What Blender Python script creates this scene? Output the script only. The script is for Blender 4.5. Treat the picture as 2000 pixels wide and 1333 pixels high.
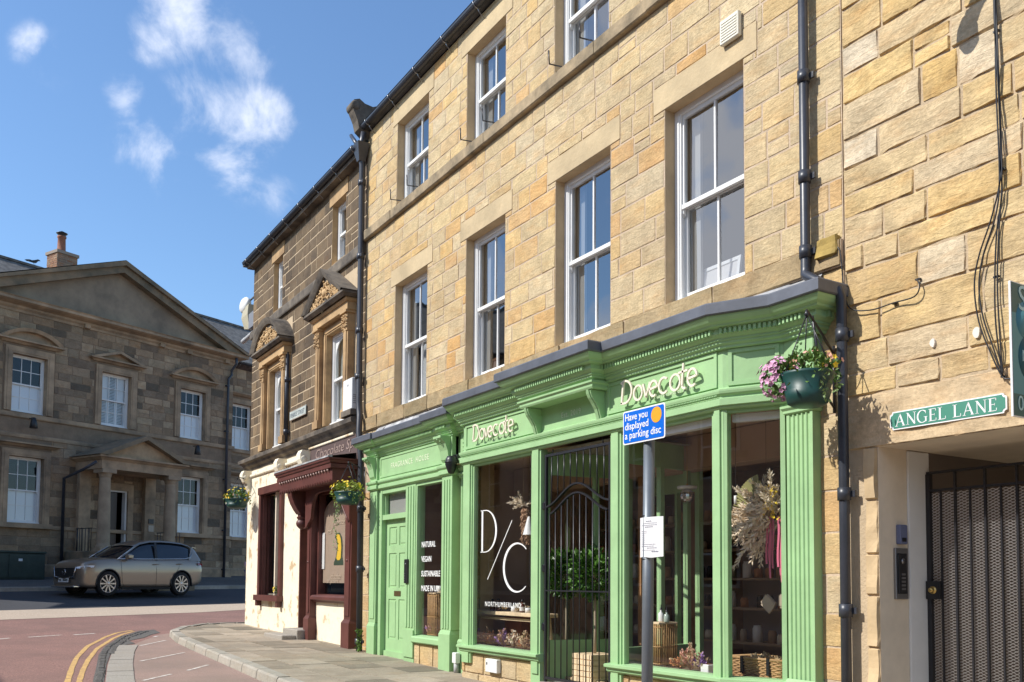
import bpy, bmesh, math, random
from mathutils import Vector, Matrix, noise as mnoise

# ------------------------------------------------------------------ camera, world, sun, exposure
scene = bpy.context.scene
COL = scene.collection
for o in list(bpy.data.objects):
    bpy.data.objects.remove(o)
F_PX, PITCH, ROLL, PY0, A1 = 1800.0, math.radians(3.219), math.radians(0.405), 1036.0, 31.45
CAM = Vector((0.0, -6.0, 1.4))
AZ = math.radians(180 - A1)
cd = bpy.data.cameras.new('camera')
cam = bpy.data.objects.new('camera', cd)
COL.objects.link(cam)
cd.sensor_width = 36.0
cd.lens = F_PX / 2000 * 36
cd.shift_y = (PY0 - 666.5) / 2000
cd.clip_start = 0.1
cd.clip_end = 2000
cam.matrix_world = (Matrix.Translation(CAM) @ Matrix.Rotation(AZ - math.pi / 2, 4, 'Z')
                    @ Matrix.Rotation(math.pi / 2 + PITCH, 4, 'X') @ Matrix.Rotation(ROLL, 4, 'Z'))
scene.camera = cam
scene.view_settings.view_transform = 'Standard'
scene.view_settings.look = 'None'
scene.view_settings.exposure = 0.55
scene.view_settings.gamma = 1.0

SUN_EL = math.radians(43)
SUN_AZ = math.atan2(-0.95, -0.315)           # where the sun stands, in the ground plane
sunv = Vector((math.cos(SUN_EL) * math.cos(SUN_AZ), math.cos(SUN_EL) * math.sin(SUN_AZ), math.sin(SUN_EL)))
sl = bpy.data.lights.new('sun', 'SUN')
sl.energy = 3.8
sl.angle = math.radians(0.53)
sl.color = (1.0, 0.965, 0.90)
so = bpy.data.objects.new('sun', sl)
COL.objects.link(so)
so.location = (-10, -20, 30)
so.rotation_euler = (-sunv).to_track_quat('-Z', 'Y').to_euler()


def px_ray(px, py):
    """direction in which the photograph shows the point (px, py) of its 2000 x 1333 pixels"""
    x = (px - 1000) / F_PX
    y = (py - PY0) / F_PX
    c, s = math.cos(ROLL), math.sin(ROLL)
    x, y = c * x + s * y, -s * x + c * y
    c, s = math.cos(PITCH), math.sin(PITCH)
    yy, zz = c * y - s, s * y + c
    fw = Vector((math.cos(AZ), math.sin(AZ), 0))
    rt = Vector((math.sin(AZ), -math.cos(AZ), 0))
    return rt * x + fw * zz - Vector((0, 0, yy))


def on_y(px, py, y=0.0):
    """(x, z) of a pixel measured on the upright plane at depth y"""
    r = px_ray(px, py)
    p = CAM + r * ((y - CAM.y) / r.y)
    return p.x, p.z


world = bpy.data.worlds.new("World")
scene.world = world
world.use_nodes = True
wn, wl = world.node_tree.nodes, world.node_tree.links
wn.clear()


def N(nodes, typ, **kw):
    n = nodes.new(typ)
    for k, v in kw.items():
        if k.startswith('i_'):
            key = k[2:]
            key = int(key) if key.isdigit() else key.replace('_', ' ')
            n.inputs[key].default_value = v
        else:
            setattr(n, k, v)
    return n


sky = N(wn, 'ShaderNodeTexSky', sky_type='NISHITA', sun_disc=False, sun_elevation=SUN_EL,
        sun_rotation=math.atan2(sunv.x, sunv.y), air_density=1.15, dust_density=0.25, ozone_density=2.6)
tc = N(wn, 'ShaderNodeTexCoord')
nz1 = N(wn, 'ShaderNodeTexNoise', i_Scale=5.5, i_Detail=7.0, i_Roughness=0.62)
wl.new(tc.outputs['Generated'], nz1.inputs['Vector'])
dis = N(wn, 'ShaderNodeVectorMath', operation='MULTIPLY_ADD')
wl.new(nz1.outputs['Color'], dis.inputs[0])
dis.inputs[1].default_value = (0.07, 0.07, 0.07)
sub = N(wn, 'ShaderNodeVectorMath', operation='ADD')
wl.new(tc.outputs['Generated'], sub.inputs[0])
sub.inputs[1].default_value = (-0.035, -0.035, -0.035)
wl.new(sub.outputs[0], dis.inputs[2])
last = None
CLOUDS = [(375, 40, .048, 1.0), (455, 85, .046, .9), (315, 75, .034, .6), (455, 205, .052, .95), (525, 215, .036, .55), (410, 160, .030, .5),
          (300, 285, .036, .75), (265, 178, .026, .6), (440, 305, .034, .65), (455, 355, .03, .45), (330, 335, .03, .4), (385, 245, .045, .30),
          (50, 85, .022, .36), (110, 120, .03, .22), (520, 385, .03, .3)]
for cx, cy, rad, st in CLOUDS:
    d = px_ray(cx, cy).normalized()
    vd = N(wn, 'ShaderNodeVectorMath', operation='DISTANCE')
    wl.new(dis.outputs[0], vd.inputs[0])
    vd.inputs[1].default_value = d
    mr = N(wn, 'ShaderNodeMapRange', interpolation_type='SMOOTHSTEP')
    wl.new(vd.outputs['Value'], mr.inputs['Value'])
    mr.inputs['From Min'].default_value = rad * 1.28
    mr.inputs['From Max'].default_value = 0.0
    mr.inputs['To Max'].default_value = st
    if last is None:
        last = mr.outputs[0]
    else:
        m = N(wn, 'ShaderNodeMath', operation='MAXIMUM')
        wl.new(last, m.inputs[0])
        wl.new(mr.outputs[0], m.inputs[1])
        last = m.outputs[0]
nz2 = N(wn, 'ShaderNodeTexNoise', i_Scale=13.0, i_Detail=10.0, i_Roughness=0.62, i_Distortion=0.35)
wl.new(tc.outputs['Generated'], nz2.inputs['Vector'])
na = N(wn, 'ShaderNodeMath', operation='MULTIPLY_ADD')
wl.new(nz2.outputs['Fac'], na.inputs[0])
na.inputs[1].default_value = 3.0
na.inputs[2].default_value = -1.5
nb_ = N(wn, 'ShaderNodeMath', operation='ADD')
wl.new(last, nb_.inputs[0]); wl.new(na.outputs[0], nb_.inputs[1])
nc = N(wn, 'ShaderNodeMapRange', interpolation_type='SMOOTHSTEP')
wl.new(nb_.outputs[0], nc.inputs['Value'])
nc.inputs['From Min'].default_value = 0.10
nc.inputs['From Max'].default_value = 1.35
nc.inputs['To Max'].default_value = 0.85
nd_ = N(wn, 'ShaderNodeMapRange', interpolation_type='SMOOTHSTEP')
wl.new(last, nd_.inputs['Value'])
nd_.inputs['From Min'].default_value = 0.02
nd_.inputs['From Max'].default_value = 0.35
cm = N(wn, 'ShaderNodeMath', operation='MULTIPLY')
wl.new(nc.outputs[0], cm.inputs[0])
wl.new(nd_.outputs[0], cm.inputs[1])
# more cloud in the half of the sky behind the camera (seen in the upper windows)
sx = N(wn, 'ShaderNodeSeparateXYZ')
wl.new(tc.outputs['Generated'], sx.inputs[0])
bk = N(wn, 'ShaderNodeMapRange')
wl.new(sx.outputs['Y'], bk.inputs['Value'])
bk.inputs['From Min'].default_value = -0.35
bk.inputs['From Max'].default_value = -0.6
nz3 = N(wn, 'ShaderNodeTexNoise', i_Scale=6.5, i_Detail=7.0, i_Roughness=0.55)
wl.new(tc.outputs['Generated'], nz3.inputs['Vector'])
r3 = N(wn, 'ShaderNodeMapRange')
wl.new(nz3.outputs['Fac'], r3.inputs['Value'])
r3.inputs['From Min'].default_value = 0.44
r3.inputs['From Max'].default_value = 0.60
bm_ = N(wn, 'ShaderNodeMath', operation='MULTIPLY')
wl.new(bk.outputs[0], bm_.inputs[0])
wl.new(r3.outputs[0], bm_.inputs[1])
mx = N(wn, 'ShaderNodeMath', operation='MAXIMUM')
wl.new(cm.outputs[0], mx.inputs[0])
wl.new(bm_.outputs[0], mx.inputs[1])
mix = N(wn, 'ShaderNodeMixRGB')
wl.new(mx.outputs[0], mix.inputs['Fac'])
sat = N(wn, 'ShaderNodeMixRGB', blend_type='MULTIPLY')
sat.inputs['Fac'].default_value = 1.0
sat.inputs[2].default_value = (.66, .77, .87, 1)
wl.new(sky.outputs[0], sat.inputs[1])
wl.new(sat.outputs[0], mix.inputs[1])
mix.inputs[2].default_value = (5.0, 5.25, 5.9, 1)
bg = N(wn, 'ShaderNodeBackground', i_Strength=0.15)
wl.new(mix.outputs[0], bg.inputs['Color'])
wo = N(wn, 'ShaderNodeOutputWorld')
wl.new(bg.outputs[0], wo.inputs['Surface'])

# ------------------------------------------------------------------ helpers


def tag(o, label=None, cat=None, group=None, kind=None):
    if label: o['label'] = label
    if cat: o['category'] = cat
    if group: o['group'] = group
    if kind: o['kind'] = kind
    return o


def empty(name, loc=(0, 0, 0), rz=0.0):
    o = bpy.data.objects.new(name, None)
    COL.objects.link(o)
    o.location = loc
    o.rotation_euler = (0, 0, rz)
    o.empty_display_size = 0.3
    return o


def thing(name, label, cat, loc=(0, 0, 0), rz=0.0, group=None):
    return tag(empty(name, loc, rz), label, cat, group)


class MB:
    """collects shapes and links them as ONE mesh object"""

    def __init__(s):
        s.v, s.f, s.m, s.sm = [], [], [], []

    def add(s, vs, fs, mi=0, smooth=False):
        b = len(s.v)
        s.v += [tuple(v) for v in vs]
        for f in fs:
            s.f.append([b + i for i in f])
            s.m.append(mi)
            s.sm.append(smooth)

    def box(s, x0, x1, y0, y1, z0, z1, mi=0):
        vs = [(x, y, z) for z in (z0, z1) for y in (y0, y1) for x in (x0, x1)]
        s.add(vs, [(0, 2, 3, 1), (4, 5, 7, 6), (0, 1, 5, 4), (1, 3, 7, 5), (3, 2, 6, 7), (2, 0, 4, 6)], mi)

    def bev(s, x0, x1, y0, y1, z0, z1, b=.01, mi=0):
        """box with bevelled vertical and front edges"""
        vs = []
        for z, i in ((z0, b), (z0 + b, 0), (z1 - b, 0), (z1, b)):
            xa, xb, ya, yb = x0 + i, x1 - i, y0 + i, y1 - i
            c = b * .7
            vs += [(xa + c, ya, z), (xb - c, ya, z), (xb, ya + c, z), (xb, yb - c, z), (xb - c, yb, z), (xa + c, yb, z), (xa, yb - c, z), (xa, ya + c, z)]
        fs = [tuple(range(7, -1, -1)), tuple(range(24, 32))]
        for k in range(3):
            for j in range(8):
                fs.append((k * 8 + j, k * 8 + (j + 1) % 8, k * 8 + 8 + (j + 1) % 8, k * 8 + 8 + j))
        s.add(vs, fs, mi)

    def obox(s, c, ax, ay, az, hx, hy, hz, mi=0):
        """box with its own axes"""
        c = Vector(c); ax = Vector(ax).normalized(); ay = Vector(ay).normalized(); az = Vector(az).normalized()
        vs = [c + ax * hx * i + ay * hy * j + az * hz * k for k in (-1, 1) for j in (-1, 1) for i in (-1, 1)]
        s.add(vs, [(0, 2, 3, 1), (4, 5, 7, 6), (0, 1, 5, 4), (1, 3, 7, 5), (3, 2, 6, 7), (2, 0, 4, 6)], mi)

    def quad(s, a, b, c, d, mi=0):
        s.add([a, b, c, d], [(0, 1, 2, 3)], mi)

    def poly(s, pts, mi=0):
        s.add(pts, [tuple(range(len(pts)))], mi)

    def ext(s, pts, vec, mi=0, smooth=False):
        """extrude a planar outline along vec"""
        n = len(pts)
        pts = [Vector(p) for p in pts]
        vec = Vector(vec)
        s.add(pts + [p + vec for p in pts], [tuple(range(n - 1, -1, -1)), tuple(range(n, 2 * n))] +
              [(i, (i + 1) % n, n + (i + 1) % n, n + i) for i in range(n)], mi, smooth)

    def tube(s, pts, r, n=8, mi=0, caps=True, smooth=True):
        pts = [Vector(p) for p in pts]
        rs = r if isinstance(r, (list, tuple)) else [r] * len(pts)
        vs, fs = [], []
        up = None
        for i, p in enumerate(pts):
            if i == 0: t = pts[1] - pts[0]
            elif i == len(pts) - 1: t = pts[-1] - pts[-2]
            else: t = (pts[i + 1] - pts[i]).normalized() + (pts[i] - pts[i - 1]).normalized()
            if t.length < 1e-9: t = pts[-1] - pts[0]
            t.normalize()
            if up is None:
                up = Vector((0, 0, 1)) if abs(t.z) < .9 else Vector((0, 1, 0))
            a = (up - t * up.dot(t))
            if a.length < 1e-4: a = t.orthogonal()
            a.normalize()
            up = a
            b = t.cross(a)
            for k in range(n):
                an = 2 * math.pi * k / n
                vs.append(p + (a * math.cos(an) + b * math.sin(an)) * rs[i])
        for i in range(len(pts) - 1):
            for k in range(n):
                fs.append((i * n + k, i * n + (k + 1) % n, (i + 1) * n + (k + 1) % n, (i + 1) * n + k))
        if caps:
            fs.append(tuple(range(n - 1, -1, -1)))
            fs.append(tuple((len(pts) - 1) * n + k for k in range(n)))
        s.add(vs, fs, mi, smooth)

    def lathe(s, prof, c=(0, 0, 0), n=16, mi=0, axis='z', smooth=True, a0=0, a1=2 * math.pi):
        full = abs(a1 - a0 - 2 * math.pi) < 1e-6
        vs, fs = [], []
        m = n if full else n + 1
        for r, h in prof:
            for k in range(m):
                an = a0 + (a1 - a0) * k / n
                if axis == 'z': p = (c[0] + r * math.cos(an), c[1] + r * math.sin(an), c[2] + h)
                elif axis == 'y': p = (c[0] + r * math.cos(an), c[1] + h, c[2] + r * math.sin(an))
                else: p = (c[0] + h, c[1] + r * math.cos(an), c[2] + r * math.sin(an))
                vs.append(p)
        for i in range(len(prof) - 1):
            for k in range(n):
                k2 = (k + 1) % m
                fs.append((i * m + k, i * m + k2, (i + 1) * m + k2, (i + 1) * m + k))
        s.add(vs, fs, mi, smooth)

    def sweep(s, prof, path, mi=0, caps=True):
        """moulding: prof = [(out, z)], path = [(x, y)] left to right, out is to the right hand side (towards -y)"""
        P = [Vector((p[0], p[1])) for p in path]
        nm = []
        for i in range(len(P)):
            ns = []
            if i > 0:
                d = (P[i] - P[i - 1]).normalized(); ns.append(Vector((d.y, -d.x)))
            if i < len(P) - 1:
                d = (P[i + 1] - P[i]).normalized(); ns.append(Vector((d.y, -d.x)))
            if len(ns) == 1: nm.append(ns[0])
            else:
                m = (ns[0] + ns[1])
                m = m / max(.35, m.dot(ns[0]))
                nm.append(m)
        k = len(prof)
        vs = [(P[i].x + nm[i].x * o, P[i].y + nm[i].y * o, z) for i in range(len(P)) for o, z in prof]
        fs = [(i * k + j, (i + 1) * k + j, (i + 1) * k + j + 1, i * k + j + 1) for i in range(len(P) - 1) for j in range(k - 1)]
        if caps:
            fs.append(tuple(range(k)))
            fs.append(tuple((len(P) - 1) * k + j for j in range(k - 1, -1, -1)))
        s.add(vs, fs, mi)

    def ribbon(s, pts, w, org, ax, az, dep, mi=0):
        """stroke of a letter: 2-D points, width(s), drawn on the plane org+ax*u+az*v and extruded by vector dep"""
        org, ax, az, dep = Vector(org), Vector(ax), Vector(az), Vector(dep)
        n = len(pts)
        ws = w if isinstance(w, (list, tuple)) else [w] * n
        L, R = [], []
        for i in range(n):
            a = pts[max(0, i - 1)]; b = pts[min(n - 1, i + 1)]
            dx, dy = b[0] - a[0], b[1] - a[1]
            l = math.hypot(dx, dy) or 1
            nx, ny = -dy / l * ws[i] / 2, dx / l * ws[i] / 2
            L.append((pts[i][0] + nx, pts[i][1] + ny)); R.append((pts[i][0] - nx, pts[i][1] - ny))
        for i in range(n - 1):
            q = [L[i], L[i + 1], R[i + 1], R[i]]
            q = [org + ax * u + az * v for u, v in q]
            s.add(q + [p + dep for p in q], [(0, 1, 2, 3), (7, 6, 5, 4), (0, 4, 5, 1), (1, 5, 6, 2), (2, 6, 7, 3), (3, 7, 4, 0)], mi)

    def build(s, name, mat=None, parent=None, smooth=None):
        me = bpy.data.meshes.new(name)
        me.from_pydata(s.v, [], s.f)
        for m in (mat if isinstance(mat, (list, tuple)) else [mat]):
            if m is not None: me.materials.append(m)
        for p, mi, sm in zip(me.polygons, s.m, s.sm):
            p.material_index = mi
            p.use_smooth = sm if smooth is None else smooth
        me.update()
        o = bpy.data.objects.new(name, me)
        COL.objects.link(o)
        if parent is not None: o.parent = parent
        return o


def text_mesh(name, body, size, mat, parent=None, mtx=None, ext=0.002, sx=1.0, spacing=1.0, bold=0.0, align='LEFT', shear=0.0, fitw=None):
    cu = bpy.data.curves.new(name, 'FONT')
    cu.body = body
    cu.size = size
    cu.extrude = ext
    cu.space_character = spacing
    cu.offset = bold
    cu.align_x = align
    cu.shear = shear
    cu.resolution_u = 3
    t = bpy.data.objects.new(name, cu)
    COL.objects.link(t)
    bpy.context.view_layer.update()
    me = bpy.data.meshes.new_from_object(t.evaluated_get(bpy.context.evaluated_depsgraph_get()))
    bpy.data.objects.remove(t)
    me.name = name
    me.materials.clear()
    me.materials.append(mat)
    if fitw:
        sx = fitw / max(v.co.x for v in me.vertices)
    for v in me.vertices: v.co.x *= sx
    o = bpy.data.objects.new(name, me)
    COL.objects.link(o)
    if parent is not None: o.parent = parent
    # text lies in local x (right), y (up): stand it up facing -Y
    o.matrix_local = (mtx if mtx is not None else Matrix()) @ Matrix.Rotation(math.pi / 2, 4, 'X')
    return o


def copy_tree(o, parent=None):
    c = o.copy()
    COL.objects.link(c)
    c.parent = parent
    for ch in list(o.children):
        copy_tree(ch, c)
    return c


# ------------------------------------------------------------------ materials
MATS = {}


def mat(name, col, rough=.6, metal=0., bump=0., bscale=20., var=.0, vscale=3., spec=.5, coords='Object', tint=None, detail=5.):
    m = bpy.data.materials.new(name)
    m.use_nodes = True
    nt = m.node_tree
    b = nt.nodes['Principled BSDF']
    b.inputs['Base Color'].default_value = (*col, 1)
    b.inputs['Roughness'].default_value = rough
    b.inputs['Metallic'].default_value = metal
    b.inputs['Specular IOR Level'].default_value = spec
    t = N(nt.nodes, 'ShaderNodeTexCoord')
    if var or tint:
        n = N(nt.nodes, 'ShaderNodeTexNoise', i_Scale=vscale, i_Detail=detail, i_Roughness=.65)
        nt.links.new(t.outputs[coords], n.inputs['Vector'])
        r = N(nt.nodes, 'ShaderNodeValToRGB')
        r.color_ramp.elements[0].position = .35
        r.color_ramp.elements[1].position = .68
        c0 = tint if tint else tuple(c * (1 - var) for c in col)
        c1 = tuple(min(1, c * (1 + var * .6)) for c in col)
        r.color_ramp.elements[0].color = (*c0, 1)
        r.color_ramp.elements[1].color = (*c1, 1)
        nt.links.new(n.outputs['Fac'], r.inputs['Fac'])
        nt.links.new(r.outputs[0], b.inputs['Base Color'])
    if bump:
        n2 = N(nt.nodes, 'ShaderNodeTexNoise', i_Scale=bscale, i_Detail=6., i_Roughness=.6)
        nt.links.new(t.outputs[coords], n2.inputs['Vector'])
        bp = N(nt.nodes, 'ShaderNodeBump', i_Strength=bump, i_Distance=.02)
        nt.links.new(n2.outputs['Fac'], bp.inputs['Height'])
        nt.links.new(bp.outputs[0], b.inputs['Normal'])
    MATS[name] = m
    return m


def stone_mat(name, pal, stain=(.1, .08, .06), stain_amt=.25, bump=.6, sscale=.5, dark_edge=0., grain=1.):
    """each stone (mesh island) takes its own tone; weathering, bedding lines and pitting come on top"""
    m = bpy.data.materials.new(name)
    m.use_nodes = True
    nt = m.node_tree
    nd, lk = nt.nodes, nt.links
    b = nd['Principled BSDF']
    b.inputs['Roughness'].default_value = .88
    b.inputs['Specular IOR Level'].default_value = .25
    g = N(nd, 'ShaderNodeNewGeometry')
    t = N(nd, 'ShaderNodeTexCoord')
    r = N(nd, 'ShaderNodeValToRGB')
    r.color_ramp.interpolation = 'LINEAR'
    el = r.color_ramp.elements
    el[0].position = 0; el[0].color = (*pal[0], 1)
    el[1].position = 1; el[1].color = (*pal[-1], 1)
    for i, c in enumerate(pal[1:-1]):
        e = el.new((i + 1) / (len(pal) - 1)); e.color = (*c, 1)
    lk.new(g.outputs['Random Per Island'], r.inputs['Fac'])
    # per-stone offset of the texture so that patterns do not run on
    off = N(nd, 'ShaderNodeVectorMath', operation='SCALE')
    cmb = N(nd, 'ShaderNodeCombineXYZ')
    lk.new(g.outputs['Random Per Island'], cmb.inputs[0])
    lk.new(g.outputs['Random Per Island'], cmb.inputs[2])
    lk.new(cmb.outputs[0], off.inputs[0])
    off.inputs['Scale'].default_value = 37.
    ad = N(nd, 'ShaderNodeVectorMath', operation='ADD')
    lk.new(t.outputs['Object'], ad.inputs[0]); lk.new(off.outputs[0], ad.inputs[1])
    n1 = N(nd, 'ShaderNodeTexNoise', i_Scale=3.4, i_Detail=6., i_Roughness=.65, i_Distortion=.8)
    lk.new(ad.outputs[0], n1.inputs['Vector'])
    hs = N(nd, 'ShaderNodeHueSaturation')
    lk.new(r.outputs[0], hs.inputs['Color'])
    mr = N(nd, 'ShaderNodeMapRange')
    lk.new(n1.outputs['Fac'], mr.inputs['Value'])
    mr.inputs['From Min'].default_value = .3; mr.inputs['From Max'].default_value = .7
    mr.inputs['To Min'].default_value = 1 - .26 * grain; mr.inputs['To Max'].default_value = 1 + .16 * grain
    lk.new(mr.outputs[0], hs.inputs['Value'])
    # rust-coloured clouding inside the stone
    n5 = N(nd, 'ShaderNodeTexNoise', i_Scale=6., i_Detail=3., i_Roughness=.5)
    mp5 = N(nd, 'ShaderNodeMapping'); mp5.inputs['Scale'].default_value = (.5, 1, 1.6); mp5.inputs['Rotation'].default_value = (0, .4, 0)
    lk.new(ad.outputs[0], mp5.inputs[0]); lk.new(mp5.outputs[0], n5.inputs['Vector'])
    m5 = N(nd, 'ShaderNodeMapRange')
    lk.new(n5.outputs['Fac'], m5.inputs['Value'])
    m5.inputs['From Min'].default_value = .5; m5.inputs['From Max'].default_value = .75; m5.inputs['To Max'].default_value = .4 * grain
    mxr = N(nd, 'ShaderNodeMixRGB', blend_type='MULTIPLY')
    lk.new(m5.outputs[0], mxr.inputs['Fac']); lk.new(hs.outputs[0], mxr.inputs[1]); mxr.inputs[2].default_value = (.95, .68, .42, 1)
    # weathering in world position
    n2 = N(nd, 'ShaderNodeTexNoise', i_Scale=sscale, i_Detail=8., i_Roughness=.68)
    lk.new(t.outputs['Object'], n2.inputs['Vector'])
    m2 = N(nd, 'ShaderNodeMapRange')
    lk.new(n2.outputs['Fac'], m2.inputs['Value'])
    m2.inputs['From Min'].default_value = .46; m2.inputs['From Max'].default_value = .68; m2.inputs['To Max'].default_value = stain_amt
    mx2 = N(nd, 'ShaderNodeMixRGB')
    lk.new(m2.outputs[0], mx2.inputs['Fac']); lk.new(mxr.outputs[0], mx2.inputs[1]); mx2.inputs[2].default_value = (*stain, 1)
    # small pits and specks
    n3 = N(nd, 'ShaderNodeTexNoise', i_Scale=38., i_Detail=4., i_Roughness=.7)
    lk.new(ad.outputs[0], n3.inputs['Vector'])
    m3 = N(nd, 'ShaderNodeMapRange')
    lk.new(n3.outputs['Fac'], m3.inputs['Value'])
    m3.inputs['From Min'].default_value = .3; m3.inputs['From Max'].default_value = .7; m3.inputs['To Min'].default_value = .78; m3.inputs['To Max'].default_value = 1.12
    mul = N(nd, 'ShaderNodeVectorMath', operation='SCALE')
    lk.new(mx2.outputs[0], mul.inputs[0]); lk.new(m3.outputs[0], mul.inputs['Scale'])
    lk.new(mul.outputs[0], b.inputs['Base Color'])
    # relief
    mp = N(nd, 'ShaderNodeMapping'); mp.inputs['Scale'].default_value = (5., 5., 17.); mp.inputs['Rotation'].default_value = (0, .35, 0)
    lk.new(ad.outputs[0], mp.inputs[0])
    n4 = N(nd, 'ShaderNodeTexNoise', i_Scale=1.6, i_Detail=7., i_Roughness=.62, i_Distortion=.6)
    lk.new(mp.outputs[0], n4.inputs['Vector'])
    bp = N(nd, 'ShaderNodeBump', i_Strength=bump, i_Distance=.013)
    lk.new(n4.outputs['Fac'], bp.inputs['Height'])
    bp2 = N(nd, 'ShaderNodeBump', i_Strength=bump * .5, i_Distance=.008)
    lk.new(n3.outputs['Fac'], bp2.inputs['Height']); lk.new(bp.outputs[0], bp2.inputs['Normal'])
    lk.new(bp2.outputs[0], b.inputs['Normal'])
    return m


def glass_mat(name, f0=.08, tint=(1, 1, 1), wob=.0015, gcol=(1, 1, 1)):
    """thin pane: clear, with a mirror part that grows at grazing angles (both faces counted)"""
    m = bpy.data.materials.new(name)
    m.use_nodes = True
    nt = m.node_tree
    nd, lk = nt.nodes, nt.links
    nd.clear()
    out = N(nd, 'ShaderNodeOutputMaterial')
    tr = N(nd, 'ShaderNodeBsdfTransparent'); tr.inputs[0].default_value = (*tint, 1)
    gl = N(nd, 'ShaderNodeBsdfGlossy'); gl.inputs['Roughness'].default_value = .0; gl.inputs[0].default_value = (*gcol, 1)
    g = N(nd, 'ShaderNodeNewGeometry')
    dt = N(nd, 'ShaderNodeVectorMath', operation='DOT_PRODUCT')
    lk.new(g.outputs['Incoming'], dt.inputs[0]); lk.new(g.outputs['Normal'], dt.inputs[1])
    ab = N(nd, 'ShaderNodeMath', operation='ABSOLUTE'); lk.new(dt.outputs['Value'], ab.inputs[0])
    om = N(nd, 'ShaderNodeMath', operation='SUBTRACT'); om.inputs[0].default_value = 1; lk.new(ab.outputs[0], om.inputs[1]); om.use_clamp = True
    pw = N(nd, 'ShaderNodeMath', operation='POWER'); lk.new(om.outputs[0], pw.inputs[0]); pw.inputs[1].default_value = 5
    ma = N(nd, 'ShaderNodeMath', operation='MULTIPLY_ADD'); lk.new(pw.outputs[0], ma.inputs[0]); ma.inputs[1].default_value = 1 - f0; ma.inputs[2].default_value = f0
    t = N(nd, 'ShaderNodeTexCoord')
    n = N(nd, 'ShaderNodeTexNoise', i_Scale=1.7, i_Detail=1.)
    lk.new(t.outputs['Object'], n.inputs['Vector'])
    bp = N(nd, 'ShaderNodeBump', i_Strength=1., i_Distance=wob)
    lk.new(n.outputs['Fac'], bp.inputs['Height']); lk.new(bp.outputs[0], gl.inputs['Normal'])
    mx = N(nd, 'ShaderNodeMixShader')
    lk.new(ma.outputs[0], mx.inputs[0]); lk.new(tr.outputs[0], mx.inputs[1]); lk.new(gl.outputs[0], mx.inputs[2])
    lk.new(mx.outputs[0], out.inputs[0])
    return m


M_BUFF = stone_mat('buff_sandstone', [(0.565, 0.402, 0.195), (0.606, 0.469, 0.267), (0.555, 0.433, 0.253), (0.656, 0.500, 0.267), (0.626, 0.422, 0.181), (0.585, 0.474, 0.304), (0.565, 0.433, 0.247), (0.636, 0.489, 0.267), (0.626, 0.371, 0.143), (0.585, 0.453, 0.267), (0.647, 0.515, 0.314)],
                   stain=(.36, .28, .19), stain_amt=.5, bump=.95, sscale=.5)
M_BIG = stone_mat('big_sandstone', [(.58, .38, .14), (.62, .47, .26), (.66, .47, .21), (.57, .45, .28), (.68, .49, .22), (.60, .46, .27), (.66, .56, .41), (.60, .41, .17), (.64, .48, .25)],
                  stain=(.44, .34, .24), stain_amt=.4, bump=1.0, sscale=.8)
M_SOOT = stone_mat('sooty_sandstone', [(.085, .062, .042), (.17, .12, .075), (.11, .08, .052), (.25, .175, .10), (.095, .07, .048), (.14, .10, .064), (.08, .06, .042), (.19, .135, .08)],
                   stain=(.32, .225, .13), stain_amt=.45, bump=.5, sscale=.6)
M_HALL = stone_mat('grey_brown_sandstone', [(0.292, 0.203, 0.128), (0.410, 0.302, 0.198), (0.162, 0.122, 0.090), (0.475, 0.360, 0.237), (0.216, 0.162, 0.115), (0.378, 0.261, 0.160), (0.119, 0.099, 0.077), (0.410, 0.313, 0.205)],
                   stain=(.15, .125, .08), stain_amt=.5, bump=.5, sscale=.45)
M_DRESS = mat('dressed_stone', (.56, .41, .235), .85, bump=.25, bscale=14, var=.22, vscale=1.6)
M_LINTEL = mat('rendered_lintel', (.545, .42, .245), .85, bump=.3, bscale=22, var=.22, vscale=1.7, detail=8)
M_BAND = mat('weathered_band', (.38, .285, .17), .9, bump=.5, bscale=9, vscale=2.3, var=.45, tint=(.17, .135, .085))
M_HONEY = mat('carved_honey_stone', (.50, .33, .16), .85, bump=.3, bscale=12, vscale=1.4, var=.3, tint=(.27, .17, .085))
M_BLACKST = mat('blackened_stone', (.17, .14, .105), .9, bump=.4, bscale=12, vscale=2.2, var=.5, tint=(.06, .05, .042))
M_HALLTRIM = mat('hall_trim_stone', (.40, .285, .18), .88, bump=.3, bscale=12, vscale=1.1, var=.4, tint=(.20, .15, .10))
M_HALLDARK = mat('hall_mossy_stone', (.24, .175, .11), .9, bump=.3, bscale=9, vscale=.9, var=.5, tint=(.11, .10, .07))
M_MORTAR = mat('mortar', (.53, .41, .29), .95, bump=.5, bscale=40, var=.2)
M_MORTAR2 = mat('pale_mortar', (.52, .40, .26), .95, bump=.5, bscale=40, var=.15)
M_MORTAR3 = mat('hall_mortar', (.25, .18, .12), .95, bump=.5, bscale=40, var=.2)
M_GREEN = mat('green_paint', (.33, .525, .26), .55, bump=.16, bscale=9, var=.10, vscale=2.6, spec=.35, detail=8)
M_DKGREEN = mat('green_paint_inside', (.10, .26, .10), .5, var=.1)
M_WHITE = mat('white_paint', (.78, .78, .76), .45, var=.05)
M_CREAM = mat('cream_render', (.82, .73, .56), .9, bump=.8, bscale=5, vscale=2.6, var=.03, tint=(.52, .38, .22), detail=9)
for n_ in M_CREAM.node_tree.nodes:
    if n_.type == 'VALTORGB':
        n_.color_ramp.elements[0].position = .385; n_.color_ramp.elements[1].position = .45
M_CREAMP = mat('cream_paint', (.76, .65, .50), .8, bump=.15, bscale=6, var=.1)
M_MAROON = mat('maroon_paint', (.115, .036, .028), .5, bump=.08, bscale=9, var=.25, vscale=3)
M_LEAD = mat('lead_sheet', (.13, .14, .165), .48, metal=.25, bump=.12, bscale=5, var=.2)
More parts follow.
